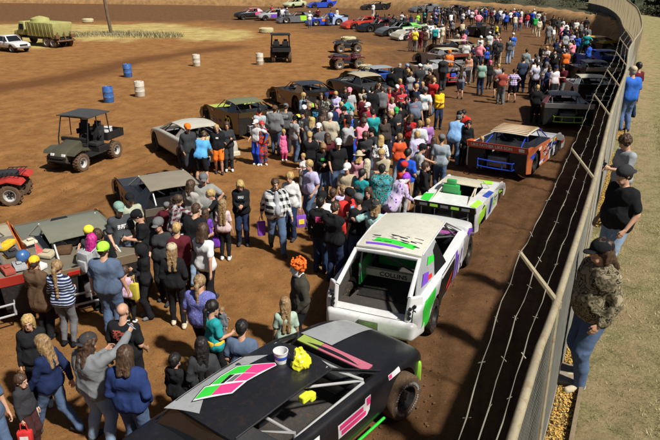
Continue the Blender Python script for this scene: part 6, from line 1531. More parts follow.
# utility vehicles, quad bikes, trucks, barrels, tyres
t = utility_vehicle((0, 0, 0), DEG(250), (.075, .07, .045), (.06, .058, .05)); t.scale = (.92,)*3; place_by(t, .95, .45, -7.6, 18.6); tag(t, 'dusty olive utility vehicle with a flat roof parked in the infield', 'utility vehicle')
o = MB().box((0, 0, .14), (.5, .36, .26)).box((0, 0, .29), (.52, .38, .05)).build('cooler', paint('white'), None, bevel=.03, smooth=True); v = t.matrix_basis @ Vector((-1.0, .15, .82)); o.location = v; tag(o, 'small white cooler in the bed of the olive utility vehicle', 'cooler')
v = G(280, 62); t = utility_vehicle((v.x, v.y+.9, 0), DEG(97), 'black', 'black'); tag(t, 'black utility vehicle seen from behind near the quad bikes', 'utility vehicle')
v = G(348, 52); t = quad_bike((v.x, v.y, 0), DEG(192), 'charcoal'); t.scale = (1.15,)*3; tag(t, 'dark grey quad bike in front of a pale tyre', 'quad bike')
v = G(346, 68); t = quad_bike((v.x, v.y, 0), DEG(20), 'maroon'); t.scale = (1.15,)*3; tag(t, 'maroon quad bike beside the yellow painted tyre', 'quad bike')
v = G(4, 207); t = quad_bike((0, 0, 0), DEG(188), (.45, .04, .03)); t.scale = (1.1,)*3; place_by(t, -.58, .42, -8.25, 15.6); tag(t, 'red quad bike with a camouflage rack cut off by the left edge', 'quad bike')
v = G(20, 52); t = pickup((v.x-1.1, v.y+.8, 0), DEG(-34)); t.scale = (.76,)*3; tag(t, 'white pickup truck in front of the yellow water truck', 'pickup truck')
v = G(44, 47); t = water_truck((v.x-.3, v.y+1.2, 0), DEG(148)); t.scale = (.78,)*3; tag(t, 'faded yellow water truck with a long tank at the infield edge', 'water truck')
for (px, py, c1, lab) in ((107.5, 103, 'blue', 'blue barrel nearer the olive utility vehicle'), (139, 97, 'white', 'white barrel just right of the nearer blue barrel'), (127, 77.5, 'blue', 'blue barrel farther up the infield'), (196, 66.5, 'white', 'white barrel standing alone farthest right of the four'), (259.5, 65, 'white', 'white barrel beside the black utility vehicle')):
    v = G(px, py); barrel((v.x, v.y+.25, 0), c1, lab, 'barrels in the infield'); 
def marker_tyre(px, py, ang, lab, col=(.5, .46, .28), s=1.):
    v = G(px, py); t = empty('marker_tyre', (v.x, v.y+.4, 0), DEG(ang), s); m = mat('painted_tyre', col, .7, var=.15, kind='dirty', col2=(.3, .2, .08), vscale=2)
    MB().lathe([(.34, .0), (.70, .0), (.80, .08), (.80, .50), (.70, .58), (.34, .58), (.32, .4), (.32, .15)], n=30, closed=True).build('casing', m, t, smooth=True)
    q = MB()
    for k in range(26):
        a = 2*pi*k/26; q.box((.82*cos(a), .82*sin(a), .16), (.06, .07, .22), rot=Euler((.5, 0, a)).to_matrix()); q.box((.82*cos(a+.1), .82*sin(a+.1), .42), (.06, .07, .22), rot=Euler((-.5, 0, a+.1)).to_matrix())
    q.build('tread', m, t); tag(t, lab, 'tyre', 'painted marker tyres in the infield')
marker_tyre(87, 22.5, 0, 'pale painted tyre lying left of the light pole', s=.75); marker_tyre(266, 33, 0, 'pale painted tyre lying behind the black utility vehicle', s=.85); marker_tyre(348.5, 42.5, 0, 'pale painted tyre behind the dark grey quad bike', s=.8); marker_tyre(366, 70, 0, 'yellow painted tyre beside the maroon quad bike', (.42, .34, .16), s=.5)
# ---------------------------------------------------------------- people
def print_patch(col, kind='block', w=.16, h=.10, z=1.30, front=True):
    "flat print on a shirt, laid on the cloth by ray casting; a child of the shirt"
    def fn(o, J, build, lod):
        sh = [c for c in o.children if c.name.split('.')[0] in ('shirt', 'jacket', 'hoodie', 'vest', 'dress', 'coat')][0]; s = -1 if front else 1
        V = []; F = []; n = 9
        me = sh.data; from mathutils.bvhtree import BVHTree
        k = me.name
        if k not in BVH: BVH[k] = BVHTree.FromPolygons([v.co for v in me.vertices], [p.vertices for p in me.polygons])
        cy = J['chest'][1]; n = 9
        for j in range(n+1):
            for i in range(n+1):
                x = -w/2+w*i/n; zz = z-h/2+h*j/n; hit = BVH[k].ray_cast(Vector((x, cy+s*.8, zz)), Vector((0, -s, 0)))
                p = hit[0] if hit[0] is not None else Vector((x, cy+s*.15, zz)); V.append((p.x, p.y+s*.006, p.z))
        rr = random.Random(int(w*1000)+int(z*100))
        for j in range(n):
            for i in range(n):
                if kind == 'script' and rr.random() < .35: continue
                if kind == 'lines' and j % 2: continue
                F.append((j*(n+1)+i, j*(n+1)+i+1, (j+1)*(n+1)+i+1, (j+1)*(n+1)+i))
        me2 = np_mesh('print', np.array(V), np.array(F), mats=[cloth(col)]); mobj('print', me2, sh)
    return fn
BVH = {}
def backpack(col):
    def fn(o, J, build, lod):
        y = J['chest'][1]+.17
        q = MB().box((0, y+.04, 1.25), (.30, .15, .40)); q.box((0, y+.13, 1.18), (.22, .06, .22))
        for s in (-1, 1): q.tube([(s*.10, y, 1.42), (s*.12, y-.16, 1.50), (s*.12, y-.30, 1.36), (s*.12, y-.28, 1.15)], .018, 6)
        b = q.build('backpack', cloth(col), None, bevel=.03, smooth=True); b.location = o.location; b.rotation_euler = o.rotation_euler; b.scale = o.scale; b['label'] = BPLAB.pop(0); b['category'] = 'backpack'
    return fn
BPLAB = []
def mask_face(o, J, build, lod):
    HR = J['HR']; V, F = nets([ell(J['head']+HR@A(0, -.02, -.005), (.079, .098, .115), HR), cap(J['head']+HR@A(0, -.11, -.02), J['head']+HR@A(0, -.135, -.03), .016, .012, k=.02), cap(J['head']+HR@A(0, -.04, -.09), J['nb']+A(0, 0, .03), .06, .07, k=.04)], .010)
    m = mobj('mask', np_mesh('mask', V, F, mats=[mat('mask_white', (.62, .62, .62), .5)]), o)
    c = MB()
    for s in (-1, 1): c.lathe([(0, 0), (.018, 0), (.016, .006), (0, .008)], c=tuple(J['head']+HR@A(s*.033, -.112, .012)), axis='y', n=10)
    c.build('eye_hole', MC['eye_dark'], m)
W, K = 'white', 'black'
def fab(a, kind, b, sc): return mat('fabric_%s_%s_%s' % (a if isinstance(a, str) else 'c', kind, b if isinstance(b, str) else 'c'), hexc(a), .9, var=.1, vscale=sc, kind=kind, col2=hexc(b), bump=.006, bscale=90, spec=.15)
PLAID = fab('white', 'plaid', 'black', 42); PLAID2 = fab('lightgrey', 'plaid', 'maroon', 60); STRIPE = fab((.45, .5, .6), 'stripe', 'navy', 5.5)
CAMO = fab((.22, .19, .12), 'camo', (.30, .25, .17), 12); FLORAL = fab('white', 'floral', 'navy', 22); SPECK = fab('periwinkle', 'speckle', 'lightgrey', 34); TEALP = fab('teal', 'camo', (.06, .35, .45), 9); LAVP = fab((.5, .42, .58), 'speckle', 'purple', 9)
# px, py, height, yaw, pose, build, top, trousers, hair, hat, label, options
NEAR = [
 # on the bank, outside the fence
 (605, 241, 1.80, -78, 'pockets', 'h', ('jacket', CAMO), ('jeans', 'jeans'), ('bob', 'brownhair'), ('cap', K), 'man in a camouflage jacket, jeans and tan boots looking over the fence', dict(z=WALLH, shoes='tan', boots=True)),
 (627, 167, 1.83, -72, 'pockets', 'h', ('tee', K), ('jeans', 'lightjeans'), ('short', 'darkhair'), ('backcap', 'charcoal'), 'heavy man in a black shirt and dark cap at the fence', dict(z=WALLH)),
 (629, 135, 1.74, -80, 'phone', 'm', ('tee', (.28, .3, .33)), ('shorts', 'grey'), ('curlyshort', 'brownhair'), None, 'teenager with curly brown hair looking at a phone by the fence', dict(z=WALLH, phone=1)),
 (634, 67, 1.84, 186, 'stand', 'h', ('tee', (.03, .12, .48)), ('jeans', (.09, .14, .27)), ('short', 'greyhair'), ('cap', 'tan'), 'big man in a royal blue shirt and jeans seen from behind outside the fence', dict(z=WALLH)),
 (640, 65, 1.70, 200, 'stand', 'f', ('tee', 'maroon'), ('jeans', 'darkjeans'), ('short', 'darkhair'), None, 'dark haired person mostly hidden behind the big man in royal blue', dict(z=WALLH, dx=.22, dy=.5)),
 # near left
 (27, 316, 1.58, 20, 'stand', 'f', ('hoodie', K), ('leggings', K), ('long', 'blond'), None, 'blond girl in a black hoodie looking back towards the camera', dict(shoes='lightgrey')),
 (42, 337, 1.66, -105, 'walk', 'f', ('jacket', 'navy'), ('jeans', 'jeans'), ('long', 'dirtyblond'), None, 'woman in a navy and maroon coat and jeans walking left', {}),
 (19, 376, 1.22, 75, 'stand', 'k', ('jacket', (.03, .03, .035)), ('baggy', (.05, .02, .02)), ('short', 'brownhair'), None, 'child in a black and dark red costume at the left edge', dict(shoes='maroon')),
 (-24, 366, 1.7, 60, 'stand', 'm', ('tee', 'slate'), ('jeans', 'jeans'), ('short', 'brownhair'), None, 'person in jeans cut off by the left edge of the picture', {}),
 (86, 336, 1.80, 150, 'raise', 'h', ('hoodie', (.17, .18, .19)), ('jeans', 'lightjeans'), ('curly', 'brownhair'), ('backcap', 'charcoal'), 'heavy person with curly hair in a grey hoodie holding up a phone', dict(phone=1)),
 (124, 349, 1.84, 176, 'pockets', 'm', ('jacket', (.018, .035, .12)), ('jeans', 'jeans'), ('bob', 'brownhair'), None, 'man with brown hair in a navy blue jacket with his back to the camera', {}),
 (121, 305, 1.80, 170, 'relax', 'm', ('tee', K), ('shorts', K), None, None, 'bald man in a black shirt with a red and white print on the back', dict(pp=('rust', 'script', .22, .16, 1.32, False))),
 (174, 356, 1.32, 160, 'stand', 'k', ('hoodie', K), ('jeans', K), ('short', 'darkhair'), None, 'dark haired child in a black hoodie by the rear of the black car', {}),
 (201, 340, 1.60, 195, 'pockets', 'f', ('jacket', 'charcoal'), ('jeans', K), ('verylong', 'darkhair'), None, 'woman with very long dark hair standing against the black car', {}),
 (211, 302, 1.62, 130, 'carry', 'f', ('tee', 'teal'), ('leggings', K), ('pony', 'darkhair'), None, 'woman with a dark ponytail and a teal top carrying a baby', dict(belt=1)),
 (241, 322, 1.68, 170, 'pockets', 'm', ('tee', 'slate'), ('jeans', 'darkjeans'), ('short', 'darkhair'), None, 'man with short black hair in a slate blue shirt behind the black car', {}),
 (199, 277, 1.72, 168, 'pockets', 'h', ('tee', SPECK), ('leggings', K), ('pony', 'dirtyblond'), None, 'large woman in a sparkly lavender blue top with a blond ponytail', {}),
 (171, 245, 1.70, 185, 'pockets', 'f', ('jacket', K), ('leggings', K), ('long', 'dirtyblond'), ('cap', 'tan'), 'woman with long blond hair and a tan cap in a black jacket with pale shoes', dict(shoes='cream')),
 (141, 246, 1.52, -60, 'cross', 'k', ('hoodie', K), ('baggy', K), ('short', 'darkhair'), ('hood', K), 'boy in a black hooded tracksuit with folded arms', dict(shoes='grey')),
 (124, 268, 1.18, 175, 'stand', 'k', ('tee', (.6, .4, .5)), ('leggings', K), ('pony', 'brownhair'), None, 'small girl in a pink and white top beside the man in the lime cap', dict(shoes='white')),
 (102, 244, 1.86, 178, 'stand', 'h', ('tee', 'slate'), ('jeans', 'jeans'), ('short', 'brownhair'), ('backcap', 'lime'), 'heavy man in a slate blue shirt with a lime green cap', {}),
 (56, 262, 1.66, 174, 'carry', 'f', ('jacket', STRIPE), ('leggings', 'grey'), ('braid', 'dirtyblond'), None, 'girl in a navy and white striped sweater with a long braid', dict(shoes=K)),
 (33, 258, 1.62, 165, 'carry', 'm', ('coat', (.10, .06, .035)), ('jeans', K), ('short', 'brownhair'), ('beanie', 'gold'), 'person in an orange knitted hat and a brown vest beside the striped sweater', {}),
 (91, 235, 1.64, 150, 'side', 'f', ('tee', 'lightgrey'), ('jeans', K), ('long', 'magenta'), None, 'girl with bright magenta hair and a small pale backpack', dict(bp='pale grey backpack worn by the girl with magenta hair', bpc='lightgrey')),
 (88, 228, 1.50, 190, 'stand', 'k', ('jacket', 'charcoal'), ('jeans', K), ('short', 'darkhair'), ('cap', 'yellow'), 'child in a yellow cap behind the girl with magenta hair', {}),
 (97, 230, 1.70, 210, 'pockets', 'm', ('jacket', K), ('jeans', K), ('short', 'brownhair'), None, 'brown haired person in black behind the man with the lime cap', {}),
 (118, 203, 1.86, 35, 'relax', 'm', ('tee', (.05, .055, .06)), ('jeans', 'jeans'), ('short', 'brownhair'), ('cap', 'sage'), 'man in a sage cap and charcoal shirt with a white print', dict(pp=('white', 'script', .2, .09, 1.30, True))),
 (139, 210, 1.74, -70, 'phone', 'm', ('tee', K), ('baggy', K), ('short', 'darkhair'), ('cap', K), 'man in a black cap and black shirt looking down at his phone', dict(phone=1)),
 (129, 194, 1.74, 30, 'stand', 'm', ('tee', (.33, .35, .26)), ('jeans', 'jeans'), ('short', 'darkhair'), ('cap', K), 'man in a pale sage shirt and black cap in front of the dusty tan roof', {}),
 (170, 195, 1.68, 95, 'reach', 'f', ('jacket', PLAID2), ('jeans', 'jeans'), ('pony', 'brownhair'), None, 'woman in a grey and brown plaid shirt facing right', {}),
 (190, 181, 1.74, 150, 'carry', 'f', ('hoodie', (.33, .31, .28)), ('jeans', 'darkjeans'), ('bob', 'brownhair'), None, 'person in a pale grey hoodie with messy brown hair', {}),
 (203, 174, 1.82, 15, 'akimbo', 'h', ('tee', (.22, .22, .21)), ('shorts', 'charcoal'), ('short', 'brownhair'), ('cap', 'grey'), 'heavy man in a grey shirt and cap with one hand on his hip', {}),
 (191, 206, 1.84, 160, 'reach', 'h', ('tee', K), ('jeans', 'lightjeans'), ('buzz', 'brownhair'), None, 'big man in a black shirt and pale jeans reaching out to the left', {}),
 (216, 189, 1.46, -60, 'reach', 'k', ('tee', K), ('jeans', K), ('short', 'blond'), None, 'blond boy in a black shirt beside the man with his hand on his hip', {}),
 (222, 201, 1.46, 178, 'stand', 'k', ('tee', (.55, .42, .42)), ('leggings', K), ('verylong', 'dirtyblond'), None, 'girl with very long wavy hair, pale pink top and black leggings', dict(shoes='white')),
 (205, 211, 1.22, 185, 'carry', 'k', ('tee', 'purple'), ('jeans', K), ('bob', 'brownhair'), None, 'small brown haired child between the big man and the long haired girl', {}),
 (240, 180, 1.67, 5, 'phone', 'f', ('hoodie', K), ('jeans', 'darkjeans'), ('bob', 'blond'), None, 'blond woman in a black sweater looking at her hands', dict(pp=('lightgrey', 'script', .14, .06, 1.34, True))),
 (275, 179, 1.84, 15, 'walk', 'h', ('jacket', PLAID), ('jeans', 'jeans'), ('short', 'brownhair'), None, 'bearded man in a black and white plaid shirt and jeans', dict(beard=1, innertee=1)),
 (290, 173, 1.72, -20, 'relax', 'f', ('jacket', (.6, .6, .6)), ('jeans', 'darkjeans'), ('bun', 'blond'), None, 'blond woman in a white jacket behind the man in plaid', {}),
 (299, 261, 1.80, -75, 'pockets', 'm', ('jacket', (.05, .045, .035)), ('baggy', K), ('afro', (.75, .13, .01)), None, 'person in a white mask and frizzy orange wig with a dark jacket', dict(mask=1)),
 (285, 299, 1.50, 190, 'stand', 'f', ('tee', 'seafoam'), ('jeans', K), ('verylong', 'dirtyblond'), None, 'girl with long straight hair and a pale green shirt behind the black car', {}),
 # centre
 (334, 203, 1.82, 150, 'phone', 'm', ('jacket', K), ('jeans', 'darkjeans'), ('short', 'brownhair'), None, 'man in a black jacket with bright red panels next to the hatchback', dict(redp=1)),
 (320, 198, 1.76, 165, 'stand', 'm', ('jacket', K), ('jeans', 'darkjeans'), ('short', 'darkhair'), None, 'man with thick dark hair in a plain black jacket left of the red panelled jacket', dict(pp=('hotpink', 'script', .12, .14, 1.3, False))),
 (333, 190, 1.46, 165, 'stand', 'k', ('tee', K), ('jeans', K), ('short', 'brownhair'), None, 'brown haired boy behind the two men in black jackets', {}),
 (343, 186, 1.50, 15, 'side', 'f', ('tee', 'lavender'), ('jeans', 'jeans'), ('bun', 'dirtyblond'), None, 'girl in a pale lavender shirt with her arm out', {}),
 (352, 190, 1.30, 20, 'phone', 'k', ('tee', 'charcoal'), ('jeans', K), ('bob', 'brownhair'), None, 'small girl just right of the lavender shirt', {}),
 (376, 201, 1.78, 160, 'side', 'm', ('tee', (.35, .58, .56)), ('jeans', 'darkjeans'), ('bob', 'dirtyblond'), ('backcap', 'charcoal'), 'person in a pale aqua shirt stretching an arm over the hatchback roof', {}),
 (367, 160, 1.68, 172, 'stand', 'f', ('dress', (.05, .05, .055)), ('leggings', K), ('long', (.5, .42, .3)), None, 'woman with pale blond hair in a black and grey dress', {}),
 (359, 152, 1.66, 168, 'stand', 'f', ('coat', (.6, .28, .34)), ('leggings', 'maroon'), ('bob', 'blond'), ('cowboy', 'tan'), 'woman in a long pink top and a tan brimmed hat', {}),
 (381, 136, 1.68, 176, 'pockets', 'f', ('jacket', FLORAL), ('jeans', 'charcoal'), ('bob', 'blond'), None, 'woman in a white top with a dark floral print', {}),
 (400, 134, 1.66, 180, 'pockets', 'f', ('tee', (.62, .09, .03)), ('jeans', 'lightjeans'), ('short', 'dirtyblond'), None, 'person in a bright orange red shirt seen from behind', {}),
 (408, 149, 1.84, 140, 'relax', 'm', ('tee', (.02, .09, .55)), ('shorts', 'khaki'), ('short', 'darkhair'), None, 'man in a vivid blue shirt and khaki shorts wearing glasses', {}),
 (417, 144, 1.74, 100, 'reach', 'm', ('tee', 'lightgrey'), ('jeans', K), ('short', 'darkhair'), ('backcap', K), 'man in a pale grey shirt reaching towards the small lime car', {}),
 (420, 121, 1.72, 178, 'pockets', 'm', ('hoodie', (.5, .52, .54)), ('jeans', 'darkjeans'), ('short', 'dirtyblond'), None, 'person in a pale grey hoodie with the hood down, behind the red shirt', {}),
 (428, 119, 1.66, 185, 'stand', 'f', ('tee', (.33, .15, .4)), ('jeans', K), ('short', 'blond'), None, 'blond person in a purple shirt', {}),
 (434, 138, 1.58, 175, 'stand', 'f', ('tee', (.6, .28, .28)), ('jeans', K), ('bob', 'brownhair'), None, 'girl in a salmon pink shirt with a grey backpack', dict(bp='grey backpack worn by the girl in salmon pink', bpc='grey')),
 (442, 135, 1.80, 165, 'relax', 'm', ('tee', (.27, .31, .36)), ('jeans', 'jeans'), ('short', 'darkhair'), ('cap', 'grey'), 'man in a grey shirt and grey cap next to the small lime car', {}),
 (382, 165, 1.78, 175, 'carry', 'h', ('coat', TEALP), ('leggings', 'purple'), ('short', 'darkhair'), None, 'large person in a patterned turquoise and purple robe', {}),
 (394, 176, 1.66, 120, 'bend', 'm', ('coat', LAVP), ('leggings', 'charcoal'), ('short', (.3, .05, .6)), None, 'figure in a spotted lavender cloak with a purple wig and white mask', dict(mask=1)),
 (338, 139, 1.84, 10, 'relax', 'm', ('tee', K), ('jeans', 'jeans'), ('short', 'brownhair'), ('cap', W), 'man in a black shirt, jeans and a white cap', {}),
 (323, 143, 1.67, 5, 'phone', 'f', ('hoodie', K), ('jeans', 'jeans'), ('long', 'dirtyblond'), None, 'woman in a black hoodie with a green print and blue jeans', dict(pp=('green', 'script', .16, .08, 1.28, True))),
 (312, 118, 1.78, 175, 'relax', 'm', ('hoodie', 'grey'), ('jeans', 'grey'), ('bob', 'blond'), ('cap', (.4, .34, .12)), 'person in a grey hoodie with yellow lettering and a patterned yellow hat', dict(pp=('yellow', 'lines', .05, .3, 1.2, False), shoes='white')),
 (330, 113, 1.84, 170, 'relax', 'h', ('tee', (.45, .40, .30)), ('jeans', 'grey'), ('short', (.5, .48, .44)), None, 'big man in a cream tan shirt seen from behind', {}),
 (351, 111, 1.80, 5, 'phone', 'm', ('tee', (.03, .10, .5)), ('jeans', 'royal'), ('short', 'greyhair'), None, 'grey haired man in a blue shirt under an open orange and black jacket', dict(vest=1)),
 (364, 113, 1.68, 20, 'phone', 'f', ('tee', (.6, .62, .64)), ('baggy', 'lightgrey'), ('bun', 'brownhair'), None, 'woman in a white shirt with a blue print and grey trousers', dict(pp=('lavender', 'script', .15, .06, 1.34, True))),
 (368, 103, 1.82, -30, 'relax', 'h', ('tee', (.48, .03, .06)), ('jeans', K), ('short', 'brownhair'), ('cap', W), 'big man in a crimson shirt and a white cap', {}),
 (396, 107, 1.68, 5, 'phone', 'm', ('tee', 'charcoal'), ('jeans', K), ('short', 'brownhair'), ('cap', 'green'), 'person in a bright green cap and dark grey shirt', {}),
 (385, 116, 1.66, 10, 'stand', 'f', ('jacket', (.05, .04, .035)), ('jeans', K), ('bob', 'darkhair'), None, 'dark haired woman in a dark brown jacket left of the green cap', {}),
 (415, 94, 1.86, 0, 'stand', 'h', ('tee', (.13, .16, .22)), ('jeans', K), ('short', 'darkhair'), ('cap', K), 'big man in a slate grey shirt with a pink print', dict(pp=('pink', 'script', .18, .06, 1.34, True))),
 (407, 97, 1.72, -10, 'stand', 'f', ('tee', K), ('jeans', K), ('pony', 'darkhair'), None, 'woman in black left of the big man in slate grey', {}),
 (402, 87, 1.74, -15, 'phone', 'm', ('tee', (.55, .06, .07)), ('jeans', K), ('buzz', 'brownhair'), None, 'man with cropped hair in a coral red shirt with a white print', dict(pp=('white', 'script', .14, .06, 1.3, True))),
 (392, 98, 1.40, 20, 'carry', 'k', ('tee', (.6, .4, .45)), ('jeans', 'jeans'), ('long', 'dirtyblond'), None, 'long haired girl in a pink and white top', {}),
 (389, 88, 1.5, 40, 'stand', 'k', ('jacket', 'red'), ('jeans', K), ('short', 'redhair'), None, 'red haired child in a red top', {}),
 (397, 85, 1.62, 10, 'stand', 'm', ('tee', 'maroon'), ('jeans', K), ('short', 'brownhair'), ('cap', W), 'person in a white cap and maroon shirt', {}),
 (382, 87, 1.72, 170, 'reach', 'm', ('hoodie', 'grey'), ('jeans', K), ('short', 'brownhair'), None, 'person in a mid grey hoodie leaning in beside the tan roof', {}),
 (372, 87, 1.82, 170, 'pockets', 'h', ('coat', K), ('jeans', K), ('short', 'darkhair'), None, 'large person in a long black coat with the back turned', {}),
 (363, 87, 1.68, 10, 'cross', 'f', ('tee', 'tan'), ('jeans', K), ('verylong', 'darkhair'), None, 'woman with long black hair and a beige top', {}),
 (349.5, 88, 1.82, 5, 'relax', 'm', ('tee', (.36, .37, .38)), ('jeans', K), ('short', 'brownhair'), ('cap', 'pink'), 'man in a pink cap and light grey shirt', {}),
 (345, 87, 1.72, 20, 'stand', 'm', ('jacket', K), ('jeans', K), ('short', 'brownhair'), None, 'person in a black jacket behind the pink cap', {}),
 (336, 91, 1.68, -10, 'phone', 'f', ('jacket', 'lavender'), ('jeans', K), ('short', 'blond'), None, 'person in a long sleeved pale lavender top', {}),
 (326, 93, 1.74, 20, 'carry', 'm', ('jacket', fab('charcoal', 'camo', 'lightgrey', 8)), ('baggy', K), ('short', 'darkhair'), ('cap', 'darkblue'), 'driver in a black and white racing jacket', {}),
 (321, 93, 1.74, 10, 'stand', 'm', ('jacket', K), ('jeans', K), ('short', 'brownhair'), None, 'person in black left of the driver in the racing jacket', {}),
 (303, 93, 1.72, 60, 'stand', 'f', ('jacket', (.15, .22, .28)), ('jeans', 'jeans'), ('bob', 'blond'), None, 'blond person in a pale denim jacket', {}),
 (308.5, 95, 1.66, -20, 'reach', 'f', ('jacket', 'grey'), ('jeans', K), ('short', 'darkhair'), None, 'dark haired woman leaning next to the denim jacket', {}),
 (304, 106, 1.50, 10, 'stand', 'k', ('tee', (.05, .08, .4)), ('jeans', 'darkblue'), ('short', 'brownhair'), ('cap', W), 'child in a white cap and a red and blue top', {}),
 (274.5, 106, 1.78, 172, 'pockets', 'h', ('hoodie', (.17, .17, .18)), ('jeans', 'jeans'), ('short', 'brownhair'), ('backcap', 'brown'), 'man in a loose grey sweater and jeans with a brown cap', {}),
 (285.5, 104, 1.78, 178, 'phone', 'm', ('tee', (.10, .10, .11)), ('jeans', 'charcoal'), ('short', 'brownhair'), ('backcap', 'grey'), 'man in a charcoal shirt with a white ring print on the back', dict(pp=('lightgrey', 'script', .2, .14, 1.32, False))),
 (259.5, 108, 1.70, 175, 'stand', 'm', ('tee', (.38, .42, .44)), ('jeans', K), ('short', 'darkhair'), None, 'person in a pale blue grey shirt left of the loose grey sweater', {}),
 (256, 120, 1.56, -30, 'side', 'm', ('tee', (.6, .6, .62)), ('baggy', 'royal'), ('short', 'brownhair'), ('cap', W), 'person in a white baseball shirt and royal blue trousers', dict(shoes='white')),
 (261.5, 122, 1.50, 20, 'stand', 'k', ('jacket', fab('red', 'camo', 'blue', 6)), ('baggy', fab('red', 'camo', 'blue', 6)), ('short', 'red'), None, 'child in a red, white and blue costume', dict(shoes='white')),
 (226.5, 122, 1.66, 10, 'carry', 'f', ('jacket', 'charcoal'), ('jeans', 'charcoal'), ('verylong', 'brownhair'), None, 'long haired woman in dark clothes standing beside the lime number', dict(shoes='white')),
 (216.5, 125, 1.62, 5, 'pockets', 'm', ('jacket', K), ('shorts', 'orange'), ('short', 'blond'), None, 'person in a black jacket and bright orange shorts', dict(pp=('white', 'block', .09, .06, 1.32, True))),
 (198.5, 135, 1.74, 165, 'bend', 'm', ('tee', (.10, .36, .68)), ('shorts', K), ('short', 'brownhair'), None, 'man in a bright light blue shirt and black shorts bending forward', {}),
 (187, 124, 1.82, 30, 'pockets', 'm', ('jacket', 'charcoal'), ('baggy', 'charcoal'), ('short', 'brownhair'), ('cap', 'orange'), 'man in dark overalls and an orange cap leaning by the off white car', {}),
 (204, 132, 1.20, 10, 'stand', 'k', ('tee', 'yellow'), ('jeans', K), ('bob', 'blond'), None, 'small child in yellow beside the off white car', {}),
 (283.5, 130, 1.10, 10, 'stand', 'k', ('dress', (.75, .16, .34)), ('leggings', 'hotpink'), ('bob', 'blond'), None, 'small child in a bright pink outfit', dict(shoes='white')),
 (342, 115, 1.60, 170, 'stand', 'f', ('jacket', (.05, .42, .52)), ('jeans', K), ('bob', 'darkhair'), None, 'person in a bright turquoise jacket behind the cream tan shirt', {}),
 (321, 117, 1.62, 175, 'stand', 'f', ('jacket', 'brown'), ('jeans', K), ('bob', 'brownhair'), None, 'brown haired person in a brown jacket beside the yellow patterned hat', {}),
 (368, 196, 1.42, 170, 'bend', 'k', ('jacket', CAMO), ('jeans', 'charcoal'), ('short', 'dirtyblond'), None, 'child in a camouflage top crouching in front of the aqua shirt', {}),
 (404, 163, 1.5, 150, 'stand', 'k', ('tee', (.6, .05, .03)), ('jeans', 'lightgrey'), ('short', 'darkhair'), ('cap', 'red'), 'child in a red cap half hidden beside the spotted cloak', {}),
 (425, 163, 1.5, 100, 'stand', 'k', ('hoodie', K), ('jeans', K), ('short', 'brownhair'), None, 'child in black behind the small lime car', {}),
 # right of centre
 (440, 87, 1.75, 5, 'phone', 'f', ('jacket', (.75, .48, .02)), ('jeans', 'darkjeans'), ('long', 'darkhair'), None, 'dark haired woman in a bright yellow jacket standing alone', {}),
 (455, 118, 1.76, 150, 'bend', 'h', ('jacket', (.2, .36, .62)), ('jeans', 'jeans'), ('short', 'brownhair'), ('cap', 'grey'), 'man in a light blue shirt and grey cap leaning over', {}),
 (459.5, 111, 1.70, 60, 'stand', 'm', ('tee', K), ('jeans', K), ('short', 'darkhair'), None, 'dark haired man in black behind the light blue shirt', {}),
 (469, 121, 1.56, -10, 'stand', 'k', ('jacket', K), ('jeans', K), ('short', 'darkhair'), None, 'child with black hair between the light blue shirt and the red race jacket', {}),
 (474, 113, 1.74, -30, 'reach', 'm', ('jacket', (.55, .03, .02)), ('baggy', 'red'), ('short', 'darkhair'), None, 'driver in a red and black racing jacket behind the red spoiler', dict(dx=-.15, dy=.7)),
 (464, 127, 1.30, 10, 'stand', 'k', ('jacket', 'brown'), ('jeans', K), ('short', 'dirtyblond'), None, 'small fair child in brown in front of the red race jacket', {}),
 (482, 137, 1.14, 10, 'stand', 'k', ('tee', (.65, .45, .5)), ('leggings', 'lavender'), ('short', 'blond'), None, 'small child in pink and white beside the orange car', {}),
 (482.5, 60, 1.80, 178, 'stand', 'm', ('tee', (.22, .36, .30)), ('jeans', 'darkjeans'), ('short', 'brownhair'), None, 'man in a pale sage green shirt and dark jeans seen from behind', {}),
 (462, 66, 1.66, 170, 'relax', 'f', ('tee', (.2, .2, .24)), ('shorts', 'jeans'), ('verylong', 'brownhair'), None, 'long haired woman in denim shorts', {}),
 (490.5, 61, 1.52, 10, 'stand', 'k', ('jacket', K), ('leggings', K), ('bob', 'hotpink'), None, 'child with hot pink hair in black', {}),
 (503.5, 68, 1.76, 175, 'akimbo', 'm', ('tee', 'rust'), ('baggy', 'grey'), ('short', 'brownhair'), None, 'man in a rust red shirt and light grey trousers', dict(shoes='white')),
 (499, 64, 1.72, 175, 'stand', 'm', ('tee', 'lightgrey'), ('shorts', K), ('short', 'blond'), None, 'fair man just behind the rust red shirt', {}),
 (514.5, 69, 1.64, 178, 'hips', 'm', ('tee', fab('white', 'plaid', 'purple', 60)), ('shorts', K), ('short', 'darkhair'), None, 'person in a white checked shirt and black shorts', {}),
 (524, 57, 1.88, 178, 'pockets', 'h', ('tee', (.03, .045, .08)), ('jeans', 'darkblue'), ('short', 'brownhair'), None, 'very big man in a dark navy shirt', {}),
 (538, 62, 1.80, 172, 'hips', 'm', ('tee', (.5, .5, .62)), ('jeans', K), ('short', 'darkhair'), None, 'man in a pale lavender white shirt with hands on hips', {}),
 (556, 65.5, 1.80, 10, 'stand', 'm', ('tee', (.6, .55, .6)), ('jeans', K), ('short', 'brownhair'), ('cap', 'navy'), 'man in a white shirt and navy cap beside the black car', {}),
 (550, 67, 1.66, 10, 'stand', 'f', ('jacket', 'darkblue'), ('jeans', K), ('bob', 'brownhair'), None, 'person in dark blue left of the navy cap', {}),
 (538, 85, 1.66, 170, 'pockets', 'm', ('jacket', K), ('jeans', K), ('short', 'blond'), None, 'fair haired person all in black at the tail of the black car', {}),
 (450, 50, 1.80, 178, 'carry', 'm', ('tee', 'orange'), ('baggy', 'charcoal'), ('short', 'orange'), ('cap', 'orange'), 'person in an orange cap and orange shirt by the white tail', {}),
